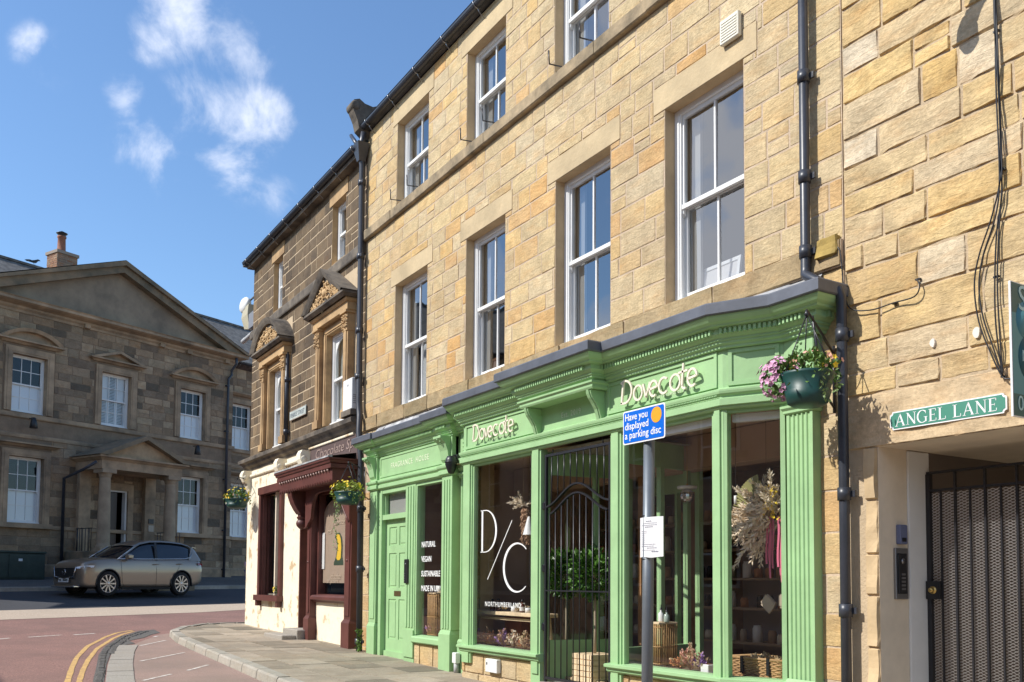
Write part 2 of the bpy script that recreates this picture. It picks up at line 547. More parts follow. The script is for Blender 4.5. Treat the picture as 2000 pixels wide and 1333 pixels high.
M_LEAD2 = mat('streaked_lead', (.42, .42, .42), .6, metal=.1, bump=.2, bscale=6, vscale=5, var=.4)
M_PIPE = mat('black_pipe_paint', (.04, .044, .056), .38, bump=.05, bscale=12, var=.3)
M_IRON = mat('wrought_iron', (.02, .02, .024), .35, bump=.1, bscale=40)
M_GREYPOLE = mat('galvanised_grey', (.16, .18, .20), .45, metal=.35, var=.12, vscale=6)
M_SLATE = mat('roof_slate', (.10, .10, .105), .75, bump=.5, bscale=9, vscale=3, var=.4)
M_DARK = mat('dark_interior', (.05, .045, .042), .9)
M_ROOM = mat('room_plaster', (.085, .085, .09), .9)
M_GLASS = glass_mat('window_glass', .26, (.82, .84, .86), .005)
M_GLASS3 = glass_mat('hall_glass', .045, (.85, .88, .9), .001)
M_GLASS2 = glass_mat('shop_glass', .095, (.97, .97, .97), .0006)
M_WOOD = mat('pale_wood', (.78, .60, .38), .55, bump=.1, bscale=20, var=.2, vscale=8)
M_WOOD2 = mat('brown_wood', (.22, .10, .045), .55, bump=.1, bscale=20, var=.3, vscale=5)
M_TERRA = mat('terracotta', (.36, .13, .06), .8, var=.2)
M_BLACK = mat('black_plastic', (.015, .015, .017), .4)
M_STEEL = mat('brushed_steel', (.32, .32, .33), .35, metal=.9)

# ------------------------------------------------------------------ ground
HP = (-36.27, -1.11)
HN = (0.9056, 0.4242)


def s_of(x, y):
    return (x - HP[0]) * HN[0] + (y - HP[1]) * HN[1]


def gz(x, y, o=0.0):
    s = max(-2.0, s_of(x, y))
    return -.017 * max(-60, min(x, 40)) + .87 * max(0.0, 1 - s / 14) ** 1.6 + o


def gpt(s, t, o=0.0):
    x = HP[0] + HN[0] * s - HN[1] * t
    y = HP[1] + HN[1] * s + HN[0] * t
    return (x, y)


def sheet(name, poly, off, m, step=.5, kind='structure', parent=None):
    bm = bmesh.new()
    vs = [bm.verts.new((x, y, 0)) for x, y in poly]
    bm.faces.new(vs)
    xs = [p[0] for p in poly]; ys = [p[1] for p in poly]
    for ax, lo, hi in ((0, min(xs), max(xs)), (1, min(ys), max(ys))):
        k = math.floor(lo / step) * step + step
        while k < hi:
            no = (1, 0, 0) if ax == 0 else (0, 1, 0)
            co = (k, 0, 0) if ax == 0 else (0, k, 0)
            bmesh.ops.bisect_plane(bm, geom=bm.verts[:] + bm.edges[:] + bm.faces[:], plane_co=co, plane_no=no, dist=1e-5)
            k += step
    bmesh.ops.triangulate(bm, faces=[f for f in bm.faces if len(f.verts) > 4])
    bmesh.ops.recalc_face_normals(bm, faces=bm.faces)
    for v in bm.verts: v.co.z = gz(v.co.x, v.co.y, off)
    me = bpy.data.meshes.new(name)
    bm.to_mesh(me); bm.free()
    me.materials.append(m)
    if sum(p.normal.z for p in me.polygons) < 0: me.flip_normals()
    o = bpy.data.objects.new(name, me)
    COL.objects.link(o)
    if parent is not None: o.parent = parent
    if kind: tag(o, kind=kind)
    return o


def road_mat(name, c0, c1, rough=.85, gsc=60., crack=True, patch=(.0, .0, .0), pamt=.0):
    m = bpy.data.materials.new(name)
    m.use_nodes = True
    nd, lk = m.node_tree.nodes, m.node_tree.links
    b = nd['Principled BSDF']
    b.inputs['Roughness'].default_value = rough
    b.inputs['Specular IOR Level'].default_value = .25
    t = N(nd, 'ShaderNodeTexCoord')
    n = N(nd, 'ShaderNodeTexNoise', i_Scale=gsc, i_Detail=3., i_Roughness=.7)
    lk.new(t.outputs['Object'], n.inputs[0])
    r = N(nd, 'ShaderNodeValToRGB')
    r.color_ramp.elements[0].position = .3; r.color_ramp.elements[0].color = (*c0, 1)
    r.color_ramp.elements[1].position = .7; r.color_ramp.elements[1].color = (*c1, 1)
    lk.new(n.outputs[0], r.inputs[0])
    n2 = N(nd, 'ShaderNodeTexNoise', i_Scale=.8, i_Detail=6., i_Roughness=.65)
    lk.new(t.outputs['Object'], n2.inputs[0])
    m2 = N(nd, 'ShaderNodeMapRange')
    lk.new(n2.outputs[0], m2.inputs[0])
    m2.inputs['From Min'].default_value = .4; m2.inputs['From Max'].default_value = .7; m2.inputs['To Max'].default_value = pamt
    mx = N(nd, 'ShaderNodeMixRGB')
    lk.new(m2.outputs[0], mx.inputs[0]); lk.new(r.outputs[0], mx.inputs[1]); mx.inputs[2].default_value = (*patch, 1)
    lk.new(mx.outputs[0], b.inputs['Base Color'])
    bp = N(nd, 'ShaderNodeBump', i_Strength=.5, i_Distance=.01)
    lk.new(n.outputs[0], bp.inputs['Height']); lk.new(bp.outputs[0], b.inputs['Normal'])
    return m


M_RED = road_mat('red_asphalt', (.145, .08, .065), (.41, .24, .20), gsc=42, patch=(.19, .12, .10), pamt=.75)
M_REDB = road_mat('worn_red_asphalt', (.24, .16, .13), (.42, .30, .25), patch=(.22, .17, .14), pamt=.6)
M_ASPH = road_mat('grey_asphalt', (.045, .045, .05), (.10, .10, .105), patch=(.05, .05, .055), pamt=.5)
M_ASPHL = road_mat('old_grey_asphalt', (.07, .065, .06), (.20, .185, .165), gsc=30, patch=(.09, .085, .08), pamt=.6)
M_SETT = road_mat('granite_channel', (.26, .235, .20), (.44, .40, .345), gsc=45, patch=(.30, .26, .21), pamt=.5)
M_PALE = road_mat('pale_sett_strip', (.40, .31, .23), (.60, .49, .38), gsc=25, patch=(.42, .34, .26), pamt=.4)
M_FLAGD = stone_mat('paving_flags', [(.30, .245, .18), (.40, .335, .255), (.19, .165, .125), (.37, .31, .235), (.44, .37, .285), (.235, .20, .15), (.39, .325, .25), (.41, .35, .27)],
                    stain=(.17, .15, .11), stain_amt=.4, bump=.25, sscale=.8, grain=.6)
M_KERB = stone_mat('kerb_stone', [(.34, .31, .26), (.44, .40, .34), (.38, .35, .29), (.30, .28, .24)], stain=(.2, .19, .15), stain_amt=.3, bump=.3, grain=.5)
M_YEL = mat('yellow_line_paint', (.62, .40, .13), .8, vscale=14, var=.3, tint=(.40, .24, .11), detail=8)
M_WLINE = mat('white_line_paint', (.70, .66, .60), .8, vscale=10, var=.3, tint=(.36, .27, .22), detail=8)

big = []
bm = MB()
xs = [-160, -120, -90, -70, -60] + [-50 + i * .5 for i in range(0, 121)] + [14, 20, 30, 60, 120]
ys = [-120, -80, -50, -30] + [-20 + i * .5 for i in range(0, 61)] + [14, 20, 30, 60, 120]
vs = [(x, y, gz(x, y, -.12)) for y in ys for x in xs]
nx = len(xs)
bm.add(vs, [(j * nx + i, j * nx + i + 1, (j + 1) * nx + i + 1, (j + 1) * nx + i) for j in range(len(ys) - 1) for i in range(nx - 1)])
tag(bm.build('road', M_RED), kind='structure')

# asphalt in front of the hall, pale sett strip, hall pavement
sheet('asphalt', [gpt(3.0, -14), gpt(7.35, -14), gpt(7.35, 16), gpt(3.0, 16)], -.116, M_ASPH)
sheet('pale_sett_strip', [gpt(7.35, -14), gpt(9.3, -14), gpt(9.25, -3), gpt(8.75, .5), gpt(8.45, 4), gpt(8.4, 16), gpt(7.35, 16)], -.114, M_PALE)
sheet('far_pavement', [gpt(-1, -14), gpt(2.85, -14), gpt(2.85, 16), gpt(-1, 16)], 0.0, M_ASPHL)
kb = MB()
t = -14
while t < 16:
    a, b2 = t + .01, t + .9
    P = [gpt(2.85, a), gpt(3.0, a), gpt(3.0, b2), gpt(2.85, b2)]
    top = [(x, y, gz(x, y, .004)) for x, y in P]
    bot = [(x, y, gz(x, y, -.25)) for x, y in P]
    kb.add(top + bot, [(0, 1, 2, 3), (1, 5, 6, 2), (0, 4, 5, 1), (2, 6, 7, 3), (0, 3, 7, 4)])
    t += .9
tag(kb.build('far_kerb', M_KERB), kind='structure')

KP = [(-22.6, 9), (-22.55, 4), (-22.44, .6), (-22.3, -.35), (-22.0, -.95), (-21.3, -1.56), (-20.2, -2.0), (-18.5, -2.2), (-16.7, -2.28), (-14.3, -2.36), (-11.9, -2.45), (-8, -2.52), (-3, -2.6), (12, -2.8)]


def yk(x):
    if x <= KP[2][0]: return 9
    for a, b in zip(KP[2:], KP[3:]):
        if a[0] <= x <= b[0]:
            return a[1] + (b[1] - a[1]) * (x - a[0]) / (b[0] - a[0])
    return -2.8


# kerb stones follow the curve
def resample(P, d):
    out = [Vector(P[0])]
    acc = 0
    for a, b in zip(P, P[1:]):
        a, b = Vector(a), Vector(b)
        L = (b - a).length
        k = d - acc
        while k <= L:
            out.append(a + (b - a) * k / L); k += d
        acc = (acc + L) % d
    return out


kb = MB()
rp = resample(KP, .12)
rng = random.Random(4)
i = 0
while i < len(rp) - 9:
    n = rng.choice((6, 7, 8)) if rp[i].x > -20 else rng.choice((3, 4))
    seg = rp[i:i + n + 1]
    dz = rng.uniform(-.004, .006)
    ring = []
    for k, p in enumerate(seg):
        q = rp[min(i + k + 1, len(rp) - 1)] - rp[max(i + k - 1, 0)]
        nrm = Vector((q.y, -q.x)).normalized()
        e = (.012 if k == 0 else -.012 if k == len(seg) - 1 else 0)
        pp = p + q.normalized() * e
        inn = pp - nrm * .17
        o_ = [(inn.x, inn.y, gz(pp.x, pp.y, dz + .004)), ((pp - nrm * .02).x, (pp - nrm * .02).y, gz(pp.x, pp.y, dz + .004)),
              (pp.x, pp.y, gz(pp.x, pp.y, dz - .02)), ((pp + nrm * .015).x, (pp + nrm * .015).y, gz(pp.x, pp.y, -.14))]
        ring.append(o_)
    vs = [v for r_ in ring for v in r_]
    fs = [(k * 4 + j, k * 4 + j + 1, (k + 1) * 4 + j + 1, (k + 1) * 4 + j) for k in range(len(ring) - 1) for j in range(3)]
    fs += [(0, 1, 2, 3), tuple((len(ring) - 1) * 4 + j for j in (3, 2, 1, 0))]
    kb.add(vs, fs)
    i += n
tag(kb.build('kerb', M_KERB), kind='structure')

# pavement bed and flags
bed = [(-22.40, 9), (-22.35, 4), (-22.24, .6), (-22.1, -.28), (-21.85, -.85), (-21.2, -1.43), (-20.15, -1.86), (-18.5, -2.05), (-16.7, -2.13), (-14.3, -2.21), (-11.9, -2.3), (-8, -2.37), (-3, -2.45), (12, -2.65), (12, 1.2), (-21.0, 1.2), (-21.0, 9)]
sheet('pavement_bed', bed, -.012, M_MORTAR3)
fl = MB()
rng = random.Random(11)
y = .35
while y > -2.9:
    w = rng.choice((.44, .5, .56))
    x = -22.4 + rng.random() * .4
    while x < 11:
        L = rng.choice((.5, .62, .75, .9, 1.05))
        xa, xb, ya, yb = x + .006, x + L - .006, y - w + .006, y - .006
        ya0, ya1 = max(ya, yk(xa) + .175), max(ya, yk(xb) + .175)
        if ya0 < yb - .05 or ya1 < yb - .05:
            ya0, ya1 = min(ya0, yb - .01), min(ya1, yb - .01)
            dz = rng.uniform(-.003, .003)
            P = [(xa, ya0), (xb, ya1), (xb, yb), (xa, yb)]
            fl.add([(a, b, gz(a, b, dz)) for a, b in P] + [(a, b, gz(a, b, -.03)) for a, b in P],
                   [(0, 1, 2, 3), (0, 4, 5, 1), (1, 5, 6, 2), (2, 6, 7, 3), (3, 7, 4, 0)])
        x += L
    y -= w
# flags round the corner
y = .35
while y < 8.5:
    fl.add([(a, b, gz(a, b, 0)) for a, b in ((-22.25, y), (-21.8, y), (-21.8, y + .55), (-22.25, y + .55))], [(0, 1, 2, 3)])
    y += .565
tag(fl.build('pavement_flags', M_FLAGD), kind='structure')

# parking bay, channel stones, cobbled edge, lines
chL = [(-21.3, -1.9), (-20.6, -2.35), (-19.6, -2.75), (-18.16, -3.3), (-16.84, -3.58), (-14.8, -3.93), (-12.73, -4.24), (-9, -4.7), (0, -5.4)]
chR = [(0, -5.1), (-9, -4.4), (-12.62, -3.97), (-14.0, -3.79), (-15.44, -3.57), (-18.05, -3.10), (-19.4, -2.6), (-20.6, -2.12)]
sheet('parking_bay', [(-21.0, -1.8), (-20.6, -2.12), (-19.4, -2.6), (-18.05, -3.10), (-15.44, -3.57), (-14.0, -3.79), (-12.62, -3.97), (-9, -4.4), (0, -5.1),
                      (0, -2.7), (-3, -2.62), (-8, -2.54), (-11.9, -2.47), (-14.3, -2.38), (-16.7, -2.3), (-18.5, -2.22), (-20.2, -2.02)], -.116, M_REDB)
rng = random.Random(3)
ck = MB()
for a, b in zip(range(0, 1), range(1, 2)): pass
# granite channel slabs
cl = resample(chL[3:], .55)
for k in range(len(cl) - 1):
    a, b = cl[k], cl[k + 1]
    d = (b - a).normalized(); nrm = Vector((-d.y, d.x))
    a = a + d * .008; b = b - d * .008
    w = .34
    P = [a, b, b + nrm * w, a + nrm * w]
    z = rng.uniform(-.002, .003)
    ck.add([(p.x, p.y, gz(p.x, p.y, -.105 + z)) for p in P] + [(p.x, p.y, gz(p.x, p.y, -.14)) for p in P], [(0, 1, 2, 3), (0, 4, 5, 1), (1, 5, 6, 2), (2, 6, 7, 3), (3, 7, 4, 0)])
tag(ck.build('channel_stones', M_SETT), kind='structure')
# worn asphalt tongue between line and channel
sheet('asphalt_patch', [(-21.9, -2.0), (-21.5, -2.42), (-20.1, -3.0), (-17.9, -3.57), (-16.4, -3.85), (-14.2, -4.17), (-12.8, -4.38), (-9, -4.85), (-9, -4.72), (-12.73, -4.26), (-14.8, -3.95), (-16.84, -3.6),
                        (-18.1, -3.28), (-18.5, -2.95), (-19.2, -2.95), (-19.9, -2.55), (-20.6, -2.3), (-21.1, -2.02)], -.113, M_ASPHL)
cb = MB()
co = resample([(-21.5, -2.40), (-20.1, -2.98), (-17.9, -3.55), (-16.4, -3.83), (-14.2, -4.15), (-12.8, -4.36), (-9, -4.83)], .17)
for k in range(len(co) - 1):
    a, b = co[k], co[k + 1]
    d = (b - a).normalized(); nrm = Vector((-d.y, d.x))
    for row in range(1 if a.x > -16.5 else 2):
        o_ = a + nrm * (row * .12 + rng.uniform(-.01, .01))
        L, w, hgt = .15, .105, rng.uniform(.0, .012)
        P = [o_ + d * .01, o_ + d * L, o_ + d * L + nrm * w, o_ + nrm * w + d * .01]
        I = [o_ + d * .03 + nrm * .02, o_ + d * (L - .02) + nrm * .02, o_ + d * (L - .02) + nrm * (w - .02), o_ + d * .03 + nrm * (w - .02)]
        cb.add([(p.x, p.y, gz(p.x, p.y, -.118)) for p in P] + [(p.x, p.y, gz(p.x, p.y, -.103 + hgt)) for p in I],
               [(4, 5, 6, 7), (0, 1, 5, 4), (1, 2, 6, 5), (2, 3, 7, 6), (3, 0, 4, 7)])
tag(cb.build('cobbled_edge', M_ASPHL), kind='structure')


def line(name, pts, w, m, off=-.115):
    P = [Vector(p) for p in pts]
    P = resample(P, .25) if len(P) > 1 else P
    L, R = [], []
    rg = random.Random(len(P))
    for i, p in enumerate(P):
        d = (P[min(i + 1, len(P) - 1)] - P[max(i - 1, 0)]).normalized()
        n = Vector((-d.y, d.x))
        ww = w / 2 * rg.uniform(.86, 1.08)
        L.append(p + n * ww); R.append(p - n * ww)
    mb = MB()
    for i in range(len(P) - 1):
        mb.add([(q.x, q.y, gz(q.x, q.y, off)) for q in (L[i], R[i], R[i + 1], L[i + 1])], [(0, 1, 2, 3)])
    return mb


ml = line('', [(-21.78, -2.47), (-21.3, -2.84), (-20.3, -3.22), (-18.21, -3.80), (-16.15, -4.2), (-14.62, -4.43), (-12.91, -4.66), (-8, -5.2)], .075, M_YEL)
m2_ = line('', [(-21.5, -2.50), (-20.9, -2.80), (-19.89, -3.14), (-17.63, -3.72), (-15.69, -4.09), (-14.24, -4.33), (-12.87, -4.53), (-8, -5.02)], .075, M_YEL)
ml.add(m2_.v, m2_.f)
tag(ml.build('yellow_lines', M_YEL), kind='structure')
wl_ = MB()
for a, b in (((-20.05, -5.3), (-20.49, -4.78)), ((-20.5, -4.6), (-20.9, -3.95)), ((-20.88, -3.74), (-21.25, -3.15)), ((-19.6, -6.2), (-19.95, -5.55))):
    q = line('', [a, b], .09, M_WLINE); wl_.add(q.v, q.f)
for a, b in (((-15.15, -3.42), (-16.43, -2.45)), ((-12.65, -3.81), (-13.36, -3.25)), ((-13.6, -3.05), (-14.4, -2.5)), ((-17.97, -2.95), (-19.04, -2.3)), ((-11.3, -3.0), (-11.9, -2.55)), ((-20.0, -2.35), (-20.3, -2.2))):
    q = line('', [a, b], .06, M_WLINE, -.112); wl_.add(q.v, q.f)
rng = random.Random(8)
for k in range(34):
    x = -18.0 + k * .165
    yy = -3.08 - (x + 18.05) * .182 + rng.uniform(-.02, .05)
    if rng.random() < .8:
        q = line('', [(x, yy), (x + rng.uniform(.25, .3), yy - .05)], rng.uniform(.015, .07), M_WLINE, -.1118); wl_.add(q.v, q.f)
tag(wl_.build('white_lines', M_WLINE), kind='structure')

# ------------------------------------------------------------------ masonry


def rect_minus(r, holes):
    out = [r]
    for hx0, hx1, hz0, hz1 in holes:
        nxt = []
        for x0, x1, z0, z1 in out:
            if hx1 <= x0 or hx0 >= x1 or hz1 <= z0 or hz0 >= z1:
                nxt.append((x0, x1, z0, z1)); continue
            if hx0 > x0: nxt.append((x0, hx0, z0, z1))
            if hx1 < x1: nxt.append((hx1, x1, z0, z1))
            a, b = max(x0, hx0), min(x1, hx1)
            if hz0 > z0: nxt.append((a, b, z0, hz0))
            if hz1 < z1: nxt.append((a, b, hz1, z1))
        out = nxt
    return out


def stones(mb, seed, x0, x1, z0, z1, holes, hr, lr, joint=.013, depth=.004, y=0., jit=.0035, mi=0, cell=.11, rag=.004, quoin=None, conv=None):
    rng = random.Random(seed)
    z = z0
    row = 0
    while z < z1 - .01:
        h = rng.uniform(*hr)
        if z1 - (z + h) < hr[0] * .6: h = z1 - z
        x = x0 - (rng.random() * lr[0] if quoin is None else 0)
        first = True
        while x < x1 - .01:
            L = rng.uniform(*lr)
            if first and quoin: L = quoin[row % 2]
            first = False
            if x1 - (x + L) < lr[0] * .45: L = x1 - x
            hh = [(z, z + h)]
            if L < lr[0] * 1.35 and h > hr[0] * 1.15 and rng.random() < .22: hh = [(z, z + h * .52), (z + h * .52, z + h)]
            for za, zb in hh:
                for (a, b, c, d) in rect_minus((max(x, x0), min(x + L, x1), za, zb), holes):
                    if b - a < .035 or d - c < .03: continue
                    stone(mb, rng, a + joint / 2, b - joint / 2, c + joint / 2, d - joint / 2, y, depth, jit, mi, cell, rag, conv)
            x += L
        z += h
        row += 1


def stone(mb, rng, xa, xb, za, zb, y, depth, jit, mi, cell, rag, conv=None):
    w, h = xb - xa, zb - za
    nx = max(2, int(w / cell + .5)); nz = max(2, int(h / cell + .5))
    b = min(.006, w * .18, h * .18)
    U = [0, b] + [b + (w - 2 * b) * i / nx for i in range(1, nx)] + [w - b, w]
    V = [0, b] + [b + (h - 2 * b) * i / nz for i in range(1, nz)] + [h - b, h]
    dd = depth * rng.uniform(.55, 1.25)
    tx, tz = rng.uniform(-.3, .3) * depth, rng.uniform(-.4, .4) * depth
    sd = rng.random() * 100
    vs = []
    for j, v in enumerate(V):
        for i, u in enumerate(U):
            edge = i in (0, len(U) - 1) or j in (0, len(V) - 1)
            px, pz = xa + u, za + v
            if edge:
                px += rng.uniform(-rag, rag) * .6; pz += rng.uniform(-rag, rag)
                ci = (i in (0, len(U) - 1)) and (j in (0, len(V) - 1))
                if ci:
                    px += (b * .9 if i == 0 else -b * .9); pz += (b * .7 if j == 0 else -b * .7)
                yy = y + .003
            else:
                q = mnoise.noise((px * 5 + sd, pz * 6, sd))
                yy = y - max(.002, dd + q * jit * 1.5 + tx * (u / w - .5) + tz * (v / h - .5))
            p = (px, yy, pz)
            vs.append(conv(p) if conv else p)
    n = len(U)
    b0 = len(mb.v)
    mb.v += vs
    for j in range(len(V) - 1):
        for i in range(n - 1):
            mb.f.append([b0 + q for q in (j * n + i, j * n + i + 1, (j + 1) * n + i + 1, (j + 1) * n + i)])
            mb.m.append(mi)
            mb.sm.append(False)


def shell(mb, x0, x1, z0, z1, holes, dep=.0, back=6., rev=.22, mi_m=0, mi_r=1, mi_in=2, roomy=True):
    """mortar face with openings, their reveals, and the inside of the building behind"""
    xs = sorted({x0, x1} | {h[0] for h in holes} | {h[1] for h in holes})
    zs = sorted({z0, z1} | {h[2] for h in holes} | {h[3] for h in holes})
    xs = [x for x in xs if x0 <= x <= x1]; zs = [z for z in zs if z0 <= z <= z1]
    for xa, xb in zip(xs, xs[1:]):
        for za, zb in zip(zs, zs[1:]):
            cx, cz = (xa + xb) / 2, (za + zb) / 2
            if any(h[0] < cx < h[1] and h[2] < cz < h[3] for h in holes): continue
            mb.quad((xa, dep + .0015, za), (xb, dep + .0015, za), (xb, dep + .0015, zb), (xa, dep + .0015, zb), mi_m)
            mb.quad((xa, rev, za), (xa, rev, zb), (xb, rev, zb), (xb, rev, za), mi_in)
    for a, b, c, d in holes:
        mb.quad((a, dep, c), (a, dep, d), (a, rev, d), (a, rev, c), mi_r)
        mb.quad((b, dep, c), (b, rev, c), (b, rev, d), (b, dep, d), mi_r)
        if d < z1 - .01: mb.quad((a, dep, d), (b, dep, d), (b, rev, d), (a, rev, d), mi_r)
        if c > z0 + .01: mb.quad((a, dep, c), (a, rev, c), (b, rev, c), (b, dep, c), mi_r)
    mb.quad((x0, dep, z0), (x0, dep, z1), (x0, back, z1), (x0, back, z0), mi_m)
    mb.quad((x1, dep, z0), (x1, back, z0), (x1, back, z1), (x1, dep, z1), mi_m)
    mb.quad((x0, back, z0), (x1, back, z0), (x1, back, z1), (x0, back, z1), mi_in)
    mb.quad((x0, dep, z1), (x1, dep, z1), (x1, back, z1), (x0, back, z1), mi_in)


def sash(parent, x0, x1, z0, z1, y, bars=1, rows=1, frame=.065, name='window', label=None, glass=None, horn=True, split=.5, arch=False, film=False):
    """sliding sash window filling the opening, y = plane of the box frame"""
    f = MB()
    f.bev(x0, x0 + frame, y, y + .12, z0, z1, .006)
    f.bev(x1 - frame, x1, y, y + .12, z0, z1, .006)
    f.box(x0 + frame, x1 - frame, y + .003, y + .12, z1 - frame * .8, z1)
    f.bev(x0 + .001, x1 - .001, y - .035, y + .118, z0 + .001, z0 + .05, .006)
    # staff bead
    f.box(x0 + frame, x0 + frame + .018, y + .012, y + .03, z0 + .05, z1 - frame * .8)
    f.box(x1 - frame - .018, x1 - frame, y + .012, y + .03, z0 + .05, z1 - frame * .8)
    fr = f.build(name, M_WHITE, parent)
    if label: fr['label'] = label
    zm = z0 + (z1 - z0) * split
    xi0, xi1 = x0 + frame, x1 - frame
    for k, (za, zb, yy, bot) in enumerate(((zm - .02, z1 - frame * .8, y + .032, .045), (z0 + .05, zm + .02, y + .072, .075))):
        s_ = MB()
        st = .042
        s_.box(xi0, xi0 + st, yy, yy + .035, za, zb)
        s_.box(xi1 - st, xi1, yy, yy + .035, za, zb)
        s_.box(xi0 + st, xi1 - st, yy + .0015, yy + .0335, za, za + bot)
        s_.box(xi0 + st, xi1 - st, yy + .0015, yy + .0335, zb - .045, zb)
        if k == 0:
            s_.box(xi0 - .0, xi1 + .0, yy - .014, yy - .001, za - .004, za + .04)
            if horn:
                for hx in (xi0, xi1 - .035):
                    s_.ext([(hx, yy + .0345, za), (hx, yy - .002, za), (hx, yy + .004, za - .05), (hx, yy + .03, za - .075)], (.035, 0, 0))
        for j in range(bars):
            xb = xi0 + st + (xi1 - xi0 - 2 * st) * (j + 1) / (bars + 1)
            s_.box(xb - .011, xb + .011, yy + .004, yy + .031, za + bot, zb - .045)
        for j in range(rows - 1):
            zb_ = za + bot + (zb - .045 - za - bot) * (j + 1) / rows
            s_.box(xi0 + st, xi1 - st, yy + .005, yy + .030, zb_ - .011, zb_ + .011)
        s_.build('sash', M_WHITE, fr)
    g = MB()
    rng = random.Random(int(abs(x0 * 100 + z0 * 37)))
    for za, zb, yy in ((zm + .02, z1 - .09, y + .05), (z0 + .11, zm - .02, y + .09)):
        e = rng.uniform(-.003, .003); e2 = rng.uniform(-.003, .003)
        g.quad((xi0 + .03, yy + e, za), (xi1 - .03, yy - e, za), (xi1 - .03, yy - e + e2, zb), (xi0 + .03, yy + e + e2, zb))
    g.build('pane', glass or M_GLASS, fr)
    return fr


def gutter(parent, x0, x1, y, z, r=.06, name='gutter', step=.95):
    g = MB()
    n = 8
    arc = [(y - r * math.cos(math.pi * k / n), z - r * math.sin(math.pi * k / n)) for k in range(n + 1)]
    arc = [(arc[0][0] - .008, z + .008)] + arc + [(arc[-1][0] + .008, z + .008)]
    inner = [(y + (a - y) * .86, z + (b - z) * .86 if b < z else b) for a, b in arc]
    prof = arc + inner[::-1]
    g.ext([(x0, a, b) for a, b in prof], (x1 - x0, 0, 0))
    o = g.build(name, M_PIPE, parent)
    bk = MB()
    x = x0 + .3
    while x < x1:
        pts = [(x, y - r * 1.12 * math.cos(math.pi * k / 6), z - r * 1.12 * math.sin(math.pi * k / 6)) for k in range(7)]
        bk.tube(pts, .009, 5)
        bk.tube([(x, y, z - r), (x, y + .03, z - r - .05), (x, y + r + .05, z - r - .13)], .009, 5)
        x += step
    bk.build('gutter_bracket', M_STEEL, o)
    return o


# ------------------------------------------------------------------ the buff stone building over the green shops
BX0, BX1, EAVE = -14.70, -4.775, 9.20
F1 = [(-13.46, -12.30), (-11.08, -10.03), (-8.87, -7.81), (-6.915, -5.845)]
F2 = [(-13.46, -12.32), (-11.10, -10.05), (-8.90, -7.84), (-6.93, -5.86)]
Z1, Z2 = (4.16, 6.16), (7.44, 8.84)
holes = [(a, b, *Z1) for a, b in F1] + [(a, b, *Z2) for a, b in F2]
shop_hole = [(-13.60, -11.40, .34, 2.90), (-10.60, -5.28, .34, 2.96)]
b1 = thing('stone_building', 'three storey buff sandstone building with tall white sash windows above the green shopfronts', 'building', (0, 0, 0))
lint = [(a - .17, b + .17, Z1[1], 6.43) for a, b in F1] + [(a - .17, b + .17, Z2[1], 9.14) for a, b in F2]
wall = MB()
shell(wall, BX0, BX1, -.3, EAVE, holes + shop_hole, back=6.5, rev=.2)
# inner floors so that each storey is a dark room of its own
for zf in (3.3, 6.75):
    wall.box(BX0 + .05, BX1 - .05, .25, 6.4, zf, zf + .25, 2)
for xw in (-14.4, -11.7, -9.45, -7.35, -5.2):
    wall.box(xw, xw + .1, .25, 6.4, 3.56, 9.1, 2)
stones(wall, 21, BX0, BX1, 3.62, 3.93, [], (.3, .33), (.5, .9), y=-.0, depth=.012, mi=3)
stones(wall, 5, BX0, BX1, 3.93, Z1[0] - .003, [], (.24, .26), (.75, 1.35), y=-.03, depth=.02, jit=.012, mi=4, rag=.012)
wall.box(BX0 + .003, BX1 - .003, -.03, -.002, 3.93, Z1[0] - .012, 0)
stones(wall, 2, BX0, BX1, Z1[0], 7.27, holes + lint, (.18, .27), (.24, .64), mi=3, rag=.007, joint=.015)
stones(wall, 7, BX0, BX1, 7.44, EAVE, holes + lint, (.18, .27), (.24, .64), mi=3, rag=.007, joint=.015)
stones(wall, 9, BX0, BX1, -.25, 3.62, shop_hole + [(BX0, -5.0, 2.9, 3.62), (-14.05, -13.6, -.3, 3.6)], (.24, .34), (.3, .6), mi=3)
wall.build('wall', [M_MORTAR, M_DRESS, M_ROOM, M_BUFF, stone_mat('mossy_sill_course', [(.34, .245, .13), (.44, .33, .19), (.36, .28, .15), (.30, .23, .13)], stain=(.2, .16, .07), stain_amt=.5, bump=.8)], b1)
for a, b, c, d in lint:
    ln = MB()
    ln.bev(a, b, -.008, .19, c + .001, d, .004)
    ln.build('lintel', M_LINTEL, b1)
bd = MB()
rng = random.Random(12)
x = BX0
while x < BX1 - .1:
    L = min(rng.uniform(.8, 1.5), BX1 - x)
    j = rng.uniform(-.008, .008)
    bd.sweep([(-.01, 7.27), (.055 + j, 7.27), (.07 + j, 7.285), (.075 + j, 7.42), (.03, 7.445), (-.01, 7.446)], [(x + .003, 0), (x + L - .003, 0)])
    x += L
bd.build('string_course', M_BAND, b1)
for i, (a, b) in enumerate(F1):
    sash(b1, a, b, Z1[0], Z1[1], .125)
for i, (a, b) in enumerate(F2):
    sash(b1, a, b, Z2[0], Z2[1], .125, split=.50)
